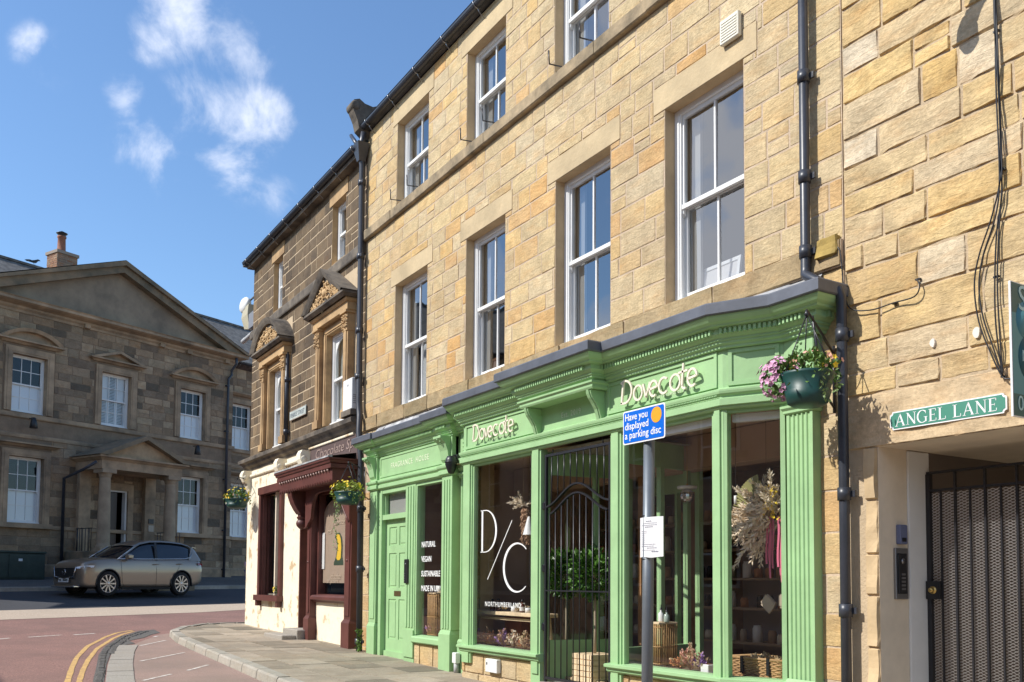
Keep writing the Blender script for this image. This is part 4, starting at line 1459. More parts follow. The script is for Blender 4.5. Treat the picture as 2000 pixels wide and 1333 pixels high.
m.build('stall_riser', [M_BIG, M_MORTAR], sA)
text_mesh('fascia_letters', "FRAGRANCE  HOUSE", .12, mat('cream_letter', (.70, .76, .55), .5), sA, TM(-13.27, AY - .001, 3.165), fitw=1.34, spacing=1.15)
y_ = 2.0
for wd in ('NATURAL', 'VEGAN', 'SUSTAINABLE', 'MADE IN UK'):
    text_mesh('window_letters', wd, .115, M_VINYL, wfo, TM(-12.24, AY + .052, y_ - .1), sx=.86, bold=.0015)
    y_ -= .213
rm = MB()
rm.quad((-12.36, .0, .5), (-12.36, .0, 2.9), (-12.36, 3.8, 2.9), (-12.36, 3.8, .5), 0)
rm.quad((-11.38, .0, .5), (-11.38, 3.8, .5), (-11.38, 3.8, 2.9), (-11.38, .0, 2.9), 0)
rm.quad((-12.4, 2.0, .4), (-11.3, 2.0, .4), (-11.3, 2.0, 3), (-12.4, 2.0, 3), 0)
rm.quad((-12.36, -.1, .60), (-11.38, -.1, .60), (-11.38, 2.0, .60), (-12.36, 2.0, .60), 0)
rm.quad((-12.36, -.0, 2.9), (-12.36, 2.0, 2.9), (-11.38, 2.0, 2.9), (-11.38, -.0, 2.9), 0)
rm.build('window_box', mat('chocolate_wall', (.20, .115, .085), .7), sA)

# intercom by the panelled door
t = thing('intercom', 'small black intercom with silver buttons beside the green panelled door', 'intercom', (-12.58, AY, 1.37))
m = MB(); m.bev(-.07, .05, -.04, -.002, .0, .36, .006); m.build('case', M_BLACK, t)
m = MB()
for k in range(4): m.box(-.055, -.02, -.046, -.041, .03 + k * .035, .05 + k * .035)
m.lathe([(.001, -.003), (.012, -.003), (.012, .004)], (-.02, -.043, .29), 10, axis='y')
m.build('buttons', M_STEEL, t)

# ---- iron gate in the shop doorway
gg = thing('iron_gate', 'black wrought iron gate with arched double rail standing in the green shop doorway', 'gate', (-8.60, YB + .04, .27))
W_, H_ = 1.20, 2.56
fr = MB()
fr.box(0, .028, -.014, .014, 0, H_); fr.box(W_ - .028, W_, -.014, .014, 0, H_)
fr.box(.028, W_ - .028, -.013, .013, H_ - .028, H_); fr.box(.028, W_ - .028, -.013, .013, 1.03, 1.045); fr.box(.028, W_ - .028, -.013, .013, .06, .09)
for xx in (.14, W_ - .14): fr.tube([(xx, 0, H_), (xx, 0, H_ + .05)], .007, 6)
def arcz(x): 
    q = (x - W_ / 2) / (W_ / 2)
    return 2.19 - .22 * (1 - math.cos(math.pi * min(1, abs(q)))) / 2
for off in (0, -.10):
    P = [(W_ * k / 24, arcz(W_ * k / 24) + off) for k in range(25)]
    if off: P = P[2:-1]
    for a, b in zip(P, P[1:]):
        fr.add([(a[0], -.016, a[1] - .009), (b[0], -.016, b[1] - .009), (b[0], -.016, b[1] + .009), (a[0], -.016, a[1] + .009),
                (a[0], .016, a[1] - .009), (b[0], .016, b[1] - .009), (b[0], .016, b[1] + .009), (a[0], .016, a[1] + .009)],
               [(0, 1, 2, 3), (7, 6, 5, 4), (0, 4, 5, 1), (3, 2, 6, 7)])
fo = fr.build('gate_frame', M_IRON, gg)
nb = 10
for k in range(1, nb):
    x = W_ * k / nb
    b_ = MB()
    b_.tube([(x, 0, arcz(x)), (x, 0, H_ - .028)], .0075, 6)
    b_.build('upper_bar', M_IRON, gg)
for k in range(1, nb + 1):
    x = .028 + (W_ - .056) * (k - .5) / nb
    b_ = MB()
    b_.tube([(x, 0, .06), (x, 0, arcz(x) - .10)], .0075, 6)
    b_.build('lower_bar', M_IRON, gg)
for z in (.6, 1.25, 1.95):
    h_ = MB(); h_.box(-.05, .0, -.02, .02, z, z + .07); h_.lathe([(.001, -.01), (.018, -.01), (.018, .08), (.001, .08)], (-.01, 0, z), 8); h_.build('hinge', M_IRON, gg)

# ------------------------------------------------------------------ corner building with the maroon shopfront
b2 = thing('corner_building', 'soot darkened stone corner building with carved pediment windows and cream rendered ground floor', 'building')
CX0, CX1, CE = -21.68, -14.72, 8.86
CL, CR = -19.62, -16.03          # window centres
o1 = [(CL - .46, CL + .46, 4.30, 6.02), (CR - .46, CR + .46, 4.30, 6.02)]
o2 = [(-20.10, -19.45, 7.36, 8.50), (-16.42, -15.72, 7.36, 8.50)]
g0 = [(-20.42, -19.02, 1.08, 3.30), (-17.82, -17.05, .45, 3.05), (-16.84, -15.11, 1.10, 3.12)]
w2 = MB()
shell(w2, CX0, CX1, -.2, CE, o1 + o2 + g0, back=6.5, rev=.24)
for zf in (3.5, 6.6):
    w2.box(CX0 + .05, CX1 - .05, .27, 6.4, zf, zf + .2, 2)
for xw in (-18.6, -16.95):
    w2.box(xw, xw + .1, .27, 6.4, .3, 8.8, 2)
surr = [(CL - .92, CL + .92, 4.2, 6.95), (CR - .92, CR + .92, 4.2, 6.95)]
sq = dict(joint=.020, depth=.005, jit=.002, cell=.2, rag=.006, mi=3)
stones(w2, 41, CX0, CX1, 4.27, 7.10, surr, (.20, .26), (.26, .58), **sq)
stones(w2, 43, CX0, CX1, 7.30, CE, o2, (.20, .26), (.26, .58), **sq)
# side wall of the corner, facing the other street
cv = lambda p: (CX0 + p[1], -p[0], p[2])
stones(w2, 47, -6.4, -.02, 4.27, CE, [], (.235, .25), (.36, .6), conv=cv, **sq)
w2.build('wall', [M_MORTAR2, M_HONEY, M_ROOM, M_SOOT], b2)
# cream render of the ground floor, in patches round the openings
cr = MB()
for a, b, c, d in rect_minus((CX0 - .004, CX1 - .3, .0, 3.95), g0):
    nxx = max(1, int((b - a) / .25)); nzz = max(1, int((d - c) / .25))
    for i in range(nxx):
        for j in range(nzz):
            xa, xb = a + (b - a) * i / nxx, a + (b - a) * (i + 1) / nxx
            za, zb = c + (d - c) * j / nzz, c + (d - c) * (j + 1) / nzz
            def yy(x, z): return -.03 - .012 * mnoise.noise((x * 2, z * 2, 3.))
            cr.add([(xa, yy(xa, za), za), (xb, yy(xb, za), za), (xb, yy(xb, zb), zb), (xa, yy(xa, zb), zb)], [(0, 1, 2, 3)], 0, True)
for a, b, c, d in g0:
    cr.quad((a, -.03, c), (a, -.03, d), (a, .24, d), (a, .24, c)); cr.quad((b, -.03, c), (b, .24, c), (b, .24, d), (b, -.03, d))
cr.quad((CX0 - .006, -.035, 0), (CX0 - .006, -.035, 3.95), (CX0 - .006, 6.5, 3.95), (CX0 - .006, 6.5, 0))
cr.build('rendered_front', M_CREAM, b2)
# sill band between first and second floor
m = MB(); m.sweep([(-.01, 7.10), (.05, 7.10), (.06, 7.12), (.06, 7.27), (.04, 7.30), (-.01, 7.30)], [(CX0, 3), (CX0, 0), (CX1 - .02, 0)]); m.build('string_course', M_BLACKST, b2)
for a, b, c, d in o2:
    m = MB(); m.box(a - .12, b + .12, -.018, .20, d + .002, d + .28); m.build('lintel', M_HONEY, b2)
# main cornice above the shop, with scroll corbels
m = MB()
m.sweep([(-.01, 3.95), (.05, 3.95), (.06, 4.0), (.13, 4.04), (.15, 4.09), (.22, 4.12), (.23, 4.19), (.20, 4.21), (-.01, 4.27)], [(CX0, 2.5), (CX0, 0), (CX1 - .02, 0)])
m.build('shop_cornice', M_BLACKST, b2)
for xx in (CX0 + .02, -19.05, -17.55):
    s_ = MB()
    pts = [(-.03, 3.94), (-.20, 3.94), (-.24, 3.86), (-.24, 3.76), (-.20, 3.68), (-.13, 3.64), (-.10, 3.56), (-.06, 3.46), (-.03, 3.40)]
    s_.ext([(xx, a, b) for a, b in pts], (.24, 0, 0))
    s_.lathe([(.001, -.01), (.055, -.01), (.06, 0), (.06, .26), (.001, .26)], (xx, -.17, 3.77), 14, axis='x')
    s_.build('corbel', M_CREAM, b2)
m = MB(); m.sweep([(-.01, 3.78), (.035, 3.78), (.05, 3.80), (.05, 3.84), (-.01, 3.86)], [(CX0 + .3, -.03), (-17.6, -.03)])
m.sweep([(-.01, 3.945), (.02, 3.945), (.03, 3.95), (.03, 3.98), (-.01, 3.99)], [(-17.3, -.05), (-15.0, -.05)])
m.build('cream_moulding', M_CREAM, b2)


def aedicule(cx, kind):
    """carved stone surround with capitals and a pediment"""
    a, b, z0, z1 = cx - .46, cx + .46, 4.30, 6.02
    m = MB()
    m.box(a - .14, a - .002, -.05, .10, z0, z1); m.box(b + .002, b + .14, -.05, .10, z0, z1)
    m.box(a - .10, a - .03, -.065, -.05, z0, z1 + .05); m.box(b + .03, b + .10, -.065, -.05, z0, z1 + .05)
    m.box(a - .14, b + .14, -.05, .12, z1 + .002, z1 + .16); m.box(a - .10, b + .10, -.065, -.051, z1 + .03, z1 + .10)
    for s in (-1, 1):
        x0 = cx + s * .73 - .11
        m.box(x0, x0 + .22, -.13, .0, z0, z1 - .02)
        m.box(x0 + .05, x0 + .17, -.145, -.131, z0 + .1, z1 - .1)
        m.box(x0 - .03, x0 + .25, -.16, .0, z0 - .03, z0 + .12)
    m.box(cx - .90, cx + .90, -.17, .0, z1 + .161, z1 + .30)
    m.sweep([(-.01, z1 + .30), (.02, z1 + .30), (.05, z1 + .335), (.05, z1 + .36), (-.01, z1 + .36)], [(cx - .9, 0), (cx - .9, -.17), (cx + .9, -.17), (cx + .9, 0)])
    su = m.build('window_surround', M_HONEY, b2)
    rg = random.Random(int(-cx * 10))
    for s in (-1, 1):
        c = MB()
        x0 = cx + s * .73
        c.box(x0 - .12, x0 + .12, -.15, .0, z1 - .20, z1 + .16)
        for k in range(26):
            c.lathe([(.001, -.03), (.02, -.02), (.026, 0)], (x0 + rg.uniform(-.12, .12), -.15, z1 - .17 + rg.random() * .28), 6, axis='y')
        c.box(x0 - .15, x0 + .15, -.19, .0, z1 + .115, z1 + .159)
        c.build('capital', M_HONEY, su)
    zc = z1 + .36
    p = MB()
    out = .36
    p.sweep([(-.01, zc), (.0, zc), (.06, zc + .05), (.06, zc + .09), (-.01, zc + .10)], [(cx - .98, 0), (cx - .98, -.26), (cx + .98, -.26), (cx + .98, 0)])
    R = []
    if kind == 'tri':
        R = [(cx - 1.06, zc + .10), (cx, zc + .74), (cx + 1.06, zc + .10)]
        inner = [(cx - .86, zc + .10), (cx, zc + .60), (cx + .86, zc + .10)]
    else:
        h, w = .58, 1.06
        r = (h * h + w * w) / (2 * h)
        th = math.asin(w / r)
        R = [(cx + r * math.sin(-th + 2 * th * k / 16), zc + .10 + h - r + r * math.cos(-th + 2 * th * k / 16)) for k in range(17)]
        r2_ = r - .13
        th2 = math.acos((r - h) / r2_)
        inner = [(cx + r2_ * math.sin(-th2 + 2 * th2 * k / 16), zc + .10 + h - r + r2_ * math.cos(-th2 + 2 * th2 * k / 16)) for k in range(17)]
    # raking moulding: ring between outer and inner outline
    for (o0, o1_, i0, i1) in zip(R, R[1:], inner, inner[1:]):
        for ya, yb, q in ((-.36, 0, 0.), (-.30, 0, .02)):
            pass
        vs = [(o0[0], -.36, o0[1]), (o1_[0], -.36, o1_[1]), (i1[0], -.30, i1[1]), (i0[0], -.30, i0[1]),
              (o0[0], 0, o0[1]), (o1_[0], 0, o1_[1]), (i1[0], -.10, i1[1]), (i0[0], -.10, i0[1])]
        mo = [((o0[0] + i0[0]) / 2, -.335, (o0[1] + i0[1]) / 2), ((o1_[0] + i1[0]) / 2, -.335, (o1_[1] + i1[1]) / 2)]
        p.add(vs + mo, [(0, 1, 9, 8), (8, 9, 2, 3), (0, 4, 5, 1), (3, 2, 6, 7)])
    p.build('pediment', M_BLACKST, su)
    t_ = MB()
    t_.poly([(x, -.25, z) for x, z in inner])
    t_.build('tympanum', M_BLACKST, su)
    c = MB()
    for k in range(150):
        u = rg.uniform(-.72, .72)
        lim = (zc + .60 - abs(u) * .58) if kind == 'tri' else (zc + .10 + .42 - u * u * .55)
        z = rg.uniform(zc + .13, max(zc + .15, lim - .06))
        r0 = rg.uniform(.02, .045)
        a0 = rg.uniform(0, 360)
        P = [(cx + u + r0 * math.cos(math.radians(a0 + k2 * 40)), -.265 - .014 * math.sin(k2), z + r0 * math.sin(math.radians(a0 + k2 * 40))) for k2 in range(6)]
        c.tube(P, .013, 5)
    c.lathe([(.001, -.05), (.05, -.045), (.08, -.01), (.09, .02)], (cx, -.26, zc + .30), 12, axis='y')
    c.build('carving', mat('carved_ornament', (.56, .37, .18), .85), su)
    return su


aedicule(CL, 'seg')
aedicule(CR, 'tri')
for a, b, c, d in o1: 
    f_ = sash(b2, a, b, c, d, .07, bars=0, horn=True)
    ar_ = MB()
    r_ = (b - a) / 2 - .065 - .042
    cxx = (a + b) / 2
    z_ = d - .10
    for s in (-1, 1):
        pts = [(cxx + s * r_ * math.cos(math.radians(t)), z_ - .34 + .33 * math.sin(math.radians(t))) for t in range(0, 91, 15)]
        ar_.ext([(x, .105, z) for x, z in pts] + [(cxx + s * r_, .105, z_)], (0, .02, 0))
    ar_.build('arched_head', M_WHITE, f_)
for a, b, c, d in o2: sash(b2, a, b, c, d, .11, bars=0)
# pale blinds in the first floor windows
for i, (a, b, c, d) in enumerate(o1):
    m = MB(); m.quad((a + .1, 0.2, c + .02), (b - .1, 0.2, c + .02), (b - .1, .2, d), (a + .1, .2, d)); m.build('blind', mat('pale_green_blind', (.50, .52, .45), .8), b2)
# roof, gutter
gutter(b2, CX0 - .10, CX1 - .05, -.20, CE + .08, .07)
m = MB()
m.box(CX0 - .05, CX1, -.16, .0, CE - .06, CE + .05, 1)
m.quad((CX0 - .1, -.22, CE + .11), (CX1, -.22, CE + .11), (CX1, 3.2, CE + 2.1), (CX0 + 1.2, 3.2, CE + 2.1))
m.quad((CX0 - .1, -.22, CE + .11), (CX0 + 1.2, 3.2, CE + 2.1), (CX0 + 1.2, 5.5, CE + 2.1), (CX0 - .1, 6.6, CE + .11))
m.box(CX0 - .14, CX0 - .0, -.24, 6.5, CE + .0, CE + .09)
m.build('roof', [M_SLATE, M_BLACKST], b2)

# ---- maroon shopfront
sC = thing('shopfront', 'maroon timber shopfront with bracketed canopy on the cream rendered corner building', 'shopfront')
KX0, KX1, KD = -17.95, -14.90, .53
m = MB()
m.sweep([(-.4, 3.34), (-.07, 3.34), (-.05, 3.36), (-.05, 3.40), (-.01, 3.42), (.0, 3.46), (.02, 3.47), (.02, 3.50), (-.4, 3.52)], [(KX0, 0), (KX0, -KD), (KX1, -KD), (KX1, 0)])
m.box(KX0 + .02, KX1 - .02, -KD + .03, 0, 3.33, 3.40)
m.box(KX0 + .07, KX1 - .07, -KD + .08, 0, 3.12, 3.33)
co_ = m.build('canopy', M_MAROON, sC)
m = MB()
x = KX0 + .16
while x < KX1 - .12:
    m.lathe([(.001, -.045), (.018, -.03), (.022, -.012), (.012, .0), (.012, .02)], (x, -KD + .055, 3.32), 8)
    x += .14
m.build('bead', mat('pale_beads', (.62, .42, .36), .5), co_)
m = MB()
x = KX0 + .12
while x < KX1 - .1:
    m.lathe([(.001, -.02), (.05, -.012), (.058, 0)], (x, -KD + .078, 3.14), 8, axis='y', a0=math.pi, a1=2 * math.pi)
    x += .125
m.build('scallop', M_MAROON, co_)
m = MB(); m.quad((KX0, -KD - .01, 3.523), (KX1, -KD - .01, 3.523), (KX1, -.0, 3.62), (KX0, -.0, 3.62)); m.ext([(KX0, -KD - .03, 3.505), (KX0, -KD - .03, 3.53), (KX0, -KD + .05, 3.545), (KX0, -KD + .05, 3.505)], (KX1 - KX0, 0, 0)); m.build('canopy_lead', M_LEAD2, co_)
# left console: quarter-round bracket ending in a turned boss
m = MB()
pts = [(-.02, 3.33)] + [(-.02 - (KD - .10) * math.sin(math.radians(a)), 3.33 - .75 * (1 - math.cos(math.radians(a)))) for a in (90, 75, 60, 45, 30, 15, 0)][::1]
prof = [(-KD + .10, 3.33), (-KD + .10, 3.18), (-KD + .12, 3.02), (-KD + .17, 2.88), (-KD + .24, 2.76), (-KD + .30, 2.68), (-KD + .30, 2.58), (-.02, 2.58), (-.02, 3.33)]
m.ext([(-17.42, a, b) for a, b in prof], (.16, 0, 0))
m.ext([(-17.46, a - .015, b) for a, b in prof[:6]] + [(-17.46, a + .03, b) for a, b in prof[:6][::-1]], (.24, 0, 0))
m.lathe([(.001, -.11), (.05, -.10), (.10, -.05), (.115, 0), (.10, .05), (.07, .08), (.10, .10), (.10, .13)], (-17.34, -.17, 2.50), 14)
m.build('console', M_MAROON, sC)
# posts, spandrel arch and window
for x0, x1, y0 in ((-17.07, -16.85, -.15), (-15.10, -14.80, -.15)):
    m = MB()
    m.box(x0, x1, y0, .0, .72, 3.12)
    m.box(x0 - .03, x1 + .03, y0 - .04, .0, .15, .68)
    m.sweep([(-.03, .68), (.0, .68), (-.035, .74), (-.04, .74)], [(x0 - .03, 0), (x0 - .03, y0 - .04), (x1 + .03, y0 - .04), (x1 + .03, 0)])
    m.box(x0 + .05, x1 - .05, y0 - .015, y0, .8, 2.4)
    m.lathe([(.001, -.02), (.02, -.015), (.025, 0)], ((x0 + x1) / 2, y0 - .014, 1.75), 8, axis='y')
    m.build('post', M_MAROON, sC)
sp = MB()
top = 3.12
L_ = [(-17.07, top), (-17.07, 2.40), (-16.96, 2.42), (-16.86, 2.50), (-16.80, 2.52), (-16.72, 2.58), (-16.70, 2.72), (-16.64, 2.88), (-16.50, 3.0), (-16.30, 3.03)]
Rr = [(-15.40, 3.03), (-15.28, 2.97), (-15.18, 2.84), (-15.12, 2.70), (-15.04, 2.62), (-14.94, 2.52), (-14.80, 2.40), (-14.80, top)]
sp.ext([(x, -.20, z) for x, z in L_ + Rr], (0, .048, 0))
sp.tube([(x, -.205, z) for x, z in L_[1:] + Rr[:-1]], .014, 6)
sp.build('spandrel', M_MAROON, sC)
m = MB()
a, b, c, d = g0[2]
m.box(a + .002, a + .09, -.035, .1, c, d); m.box(b - .09, b - .002, -.035, .1, c, d); m.box(a + .09, b - .09, -.028, .1, d - .1, d); m.box(a + .09, b - .09, -.028, .1, c, c + .05)
m.sweep([(-.1, c - .10), (.03, c - .10), (.07, c - .06), (.10, c - .05), (.10, c), (.07, c + .03), (-.1, c + .05)], [(-16.85, -.05), (-15.10, -.05)])
wo_ = m.build('window_frame', M_MAROON, sC)
m = MB(); m.quad((a + .09, .02, c + .05), (b - .09, .02, c + .05), (b - .09, .02, d - .1), (a + .09, .02, d - .1)); m.build('shop_window_pane', M_GLASS2, wo_)
# taupe blind with the yellow moon-shaped emblem
bl = MB()
bx0, bx1, bz0 = a + .14, b - .10, 1.36
arcp = [(bx0, bz0), (bx1, bz0), (bx1, 2.62)] + [((bx0 + bx1) / 2 + (bx1 - bx0) / 2 * math.cos(math.radians(t)), 2.62 + .30 * math.sin(math.radians(t))) for t in range(15, 180, 15)] + [(bx0, 2.62)]
bl.ext([(x, .045, z) for x, z in arcp], (0, .006, 0))
bo = bl.build('blind', mat('taupe_blind', (.40, .30, .22), .85, var=.06), wo_)
m = MB()
mc = (bx0 + bx1) / 2 + .08
curve = [(mc - .15, 2.10), (mc - .08, 2.16), (mc + .02, 2.15), (mc + .10, 2.04), (mc + .13, 1.86), (mc + .12, 1.64)]
crvl = [(mc + .16, 1.50), (mc + .16, 1.44), (mc - .20, 1.44), (mc - .20, 1.50), (mc - .12, 1.62), (mc - .08, 1.82), (mc - .09, 1.98), (mc - .17, 2.06)]
m.ext([(mc + (x - mc) * 1.3, .040, 1.98 + (z - 1.80) * .82) for x, z in curve + crvl], (0, .004, 0), 0)
ye = [(mc - .12, 2.09), (mc - .07, 2.13), (mc + .01, 2.11), (mc + .06, 2.00), (mc + .08, 1.84), (mc + .07, 1.60), (mc + .03, 1.55), (mc - .06, 1.55), (mc - .09, 1.60), (mc - .04, 1.82), (mc - .06, 1.98)]
m.ext([(mc + (x - mc) * 1.35, .0365, 1.98 + (z - 1.80) * .82) for x, z in ye], (0, .003, 0), 1)
m.build('emblem', [mat('dark_green_ink', (.04, .07, .04), .6), mat('yellow_ink', (.85, .55, .04), .6)], bo)
M_SCRIPT = mat('cream_script', (.68, .55, .42), .6)
text_mesh('script_letters', 'handmade', .15, M_SCRIPT, bo, TM(mc - .36, .038, 2.42), shear=.35)
text_mesh('script_letters', 'real', .15, M_SCRIPT, bo, TM(mc - .62, .038, 2.27), shear=.35)
text_mesh('script_letters', 'chocolate', .15, M_SCRIPT, bo, TM(mc - .40, .038, 1.40 + .03), shear=.35, sx=.85)
text_mesh('script_letters', 'and patisserie', .13, M_SCRIPT, bo, TM(mc - .60, .038, 1.28 + .12 - .14 + .10), shear=.35, sx=.8)
m = MB(); m.quad((-16.74, .03, 1.62), (-16.60, .03, 1.62), (-16.60, .03, 2.30), (-16.74, .03, 2.30)); m.build('notice', M_WHITE, wo_)
# left shop window
m = MB()
a, b, c, d = g0[0]
m.box(a - .12, a + .02, -.10, .12, c - .0, d + .0); m.box(b - .02, b + .12, -.10, .12, c, d)
m.box(a - .14, b + .14, -.12, .12, d, d + .16); m.box(a - .16, b + .16, -.17, .12, c - .12, c)
for xx in (a - .10, b - .02): m.box(xx, xx + .12, -.14, -.03, c - .24, c - .12)
m.box(a + .02, a + .05, -.04, .04, c, d)
m.box((a + b) / 2 + .10, (a + b) / 2 + .16, .0, .06, c, d, 1)
m.box((a + b) / 2 + .40, (a + b) / 2 + .46, .0, .06, c, d, 1)
lw = m.build('window_frame', [M_MAROON, M_CREAMP], sC)
m = MB(); m.quad((a, .05, c), (b, .05, c), (b, .05, d), (a, .05, d)); m.build('shop_window_pane', M_GLASS2, lw)
m = MB(); m.box(a + .02, b - .02, .1, .3, c, c + .03); m.quad((a, .9, c), (b, .9, c), (b, .9, d), (a, .9, d)); m.build('window_back', mat('dim_cream', (.30, .26, .2), .8), lw)
# doorway
m = MB()
a, b, c, d = g0[1]
m.box(a, b, .20, .25, c, d)
for z0, z1 in ((c + .2, 1.2), (1.4, 2.2), (2.3, d - .1)): m.bev(a + .12, b - .12, .185, .199, z0, z1, .004)
dd_ = m.build('door', mat('faded_beige_door', (.36, .27, .19), .8, var=.2, vscale=2), sC)
m = MB(); m.box(b - .06, b - .002, -.06, .19, c, d); m.box(a + .002, a + .05, -.05, .19, c, d); m.box(a + .05, b - .06, -.05, .19, d - .06, d); m.build('door_frame', M_MAROON, sC)
m = MB(); m.bev(a - .05, b + .05, -.34, .2, .0, .47, .015); m.bev(a - .35, b + .02, -.62, -.345, .0, .37, .015); m.build('door_step', M_SETT, sC)
# fascia board with chocolate shop lettering
m = MB(); m.box(-17.28, -14.80, -.05, -.031, 3.50, 3.945); fb = m.build('fascia', mat('dark_fascia', (.10, .065, .06), .6), sC)
text_mesh('fascia_letters', 'Chocolate Spa', .25, mat('pale_pink_letter', (.30, .215, .185), .6), fb, TM(-16.98, -.055, 3.72), fitw=2.1, shear=.2, bold=.0, ext=.004)

# ---- nameplate on the sooty wall
t = thing('street_sign', 'small weathered pale street nameplate between the two carved windows of the sooty building', 'sign', (-18.13, -.025, 4.80))
m = MB(); m.bev(-.50, .50, -.02, .0, -.10, .10, .006); m.build('plate', mat('weathered_plate', (.50, .54, .50), .5, vscale=6, var=.3), t)
m = MB(); 
for x0, x1, z0, z1 in ((-.49, .49, .085, .098), (-.49, .49, -.098, -.085)): m.box(x0, x1, -.023, -.0205, z0, z1)
m.build('rim', mat('rusty_rim', (.32, .24, .18), .7), t)
text_mesh('letters', 'FENKLE STREET', .125, mat('grey_letter', (.14, .17, .20), .6), t, TM(-.45, -.0215, -.045), fitw=.88)

# ---- air conditioner on the wall by the pipe
t = thing('air_conditioner', 'white box air conditioning unit on the ledge beside the black drainpipe', 'air conditioner', (-15.27, -.0, 4.36))
m = MB(); m.bev(0, .42, -.17, -.02, .0, .55, .012); m.build('casing', M_WHITE, t)
m = MB()
for k in range(5): m.box(.421, .424, -.15, -.04, .1 + k * .035, .115 + k * .035)
m.box(.2, .26, -.174, -.171, .42, .45)
m.build('grille', mat('pale_grey', (.42, .42, .42), .6), t)
m = MB(); m.box(-.02, .44, -.2, -.0, -.10, -.002); m.build('bracket', M_BLACKST, t)

# ------------------------------------------------------------------ the hall across the square (local frame: x along front, y into the building)
HROT = math.atan2(HN[0], -HN[1])
hall = thing('hall', 'two storey dark stone classical hall with broad gable pediment, columned porch and half-curtained windows', 'building', (HP[0], HP[1], 0), HROT)
HX0_, HX1_ = -5.2, 5.55
FFw = [(-3.64, -2.44, 7.0, 8.95), (-.39, .80, 7.0, 8.95), (2.97, 4.15, 7.0, 8.95)]
GFw = [(-3.64, -2.44, 3.26, 5.50), (2.96, 4.14, 3.24, 5.48)]
dr_ = (-.12, .78, 2.36, 4.66)
m = MB()
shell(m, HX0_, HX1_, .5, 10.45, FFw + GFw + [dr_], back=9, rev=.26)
HS = dict(joint=.016, depth=.008, jit=.005, cell=.25, rag=.008, mi=3)
surr = [(a - .28, b + .28, c, d + .75) for a, b, c, d in FFw] + [(a - .26, b + .26, c - .0, d + .62) for a, b, c, d in GFw] + [(-.35, 1.0, 1.4, 4.95)]
stones(m, 61, HX0_, HX1_, 6.97, 10.45, surr, (.24, .34), (.35, .8), **HS)
stones(m, 62, HX0_, HX1_, 3.22, 6.14, surr, (.24, .34), (.35, .8), **HS)
stones(m, 63, HX0_, HX1_, .9, 3.08, surr, (.30, .34), (.6, .95), **HS)
m.box(-4.9, 5.4, .5, 8.6, 6.3, 6.5, 2); m.box(-4.9, 5.4, .5, 8.6, 2.2, 2.35, 2)
m.build('wall', [M_MORTAR3, M_HALLTRIM, M_ROOM, M_HALL], hall)
# wing to the right and to the left
for nm, x0, x1, win in (('right', 5.55, 12.0, [(5.85, 6.98, 6.95, 8.90), (5.85, 6.98, 3.20, 5.50)]), ('left', -12.0, -5.2, [])):
    m = MB()
    shell(m, x0, x1, .5, 10.40, win, dep=.45, back=9, rev=.75)
    sw = [(a - .2, b + .2, c, d + .5) for a, b, c, d in win]
    cvw = lambda p: (p[0], p[1] + .45, p[2])
    stones(m, 71 if nm == 'right' else 72, x0, x1, .9, 10.40, sw, (.26, .34), (.4, .8), conv=cvw, **HS)
    m.build('wing_wall', [M_MORTAR3, M_HALLTRIM, M_ROOM, M_HALL], hall)
for a, b, c, d in [(5.85, 6.98, 6.95, 8.90), (5.85, 6.98, 3.20, 5.50)]:
    f_ = sash(hall, a, b, c, d, .60, bars=2, rows=2, glass=M_GLASS3)
    m = MB(); m.quad((a + .08, .70, c + .08), (b - .08, .70, c + .08), (b - .08, .70, (c + d) / 2), (a + .08, .70, (c + d) / 2)); m.build('frosted_film', mat('frosted_film', (.88, .88, .88), .6), f_)
    m = MB()
    m.box(a - .18, a - .002, .40, .6, c, d + .2); m.box(b + .002, b + .18, .40, .6, c, d + .2); m.box(a - .002, b + .002, .40, .62, d + .002, d + .2)
    m.sweep([(0, d + .32), (.1, d + .34), (.2, d + .42), (.2, d + .48), (0, d + .52)], [(a - .25, .45), (b + .25, .45)])
    m.build('window_surround', M_HALLTRIM, hall)
FILM = MATS['frosted_film']
for i, (a, b, c, d) in enumerate(FFw + GFw):
    mid = (i == 1)
    f_ = sash(hall, a, b, c, d, .16, bars=2, rows=2, glass=M_GLASS3)
    zt = (c + d) / 2
    if not mid:
        m = MB(); m.box(a + .08, b - .08, .256, .259, c + .08, zt + .0); m.build('frosted_film', FILM, f_)
    else:
        m = MB()
        for k in range(3):
            xa = a + .09 + k * (b - a - .18) / 3; xb = xa + (b - a - .18) / 3 - .01
            for z0, z1 in ((c + .07, zt - .02), (zt + .02, d - .08)):
                m.box(xa, xa + .05, .255, .285, z0, z1); m.box(xb - .05, xb, .255, .285, z0, z1)
                if z0 > zt and k != 1: m.box(xa + .05, xb - .05, .257, .283, z0, z1); continue
                z = z0
                while z < z1:
                    m.obox(((xa + xb) / 2, .270, z + .02), (1, 0, 0), (0, .7, .7), (0, -.7, .7), (xb - xa) / 2 - .05, .03, .004); z += .055
        m.build('shutters', M_WHITE, f_)
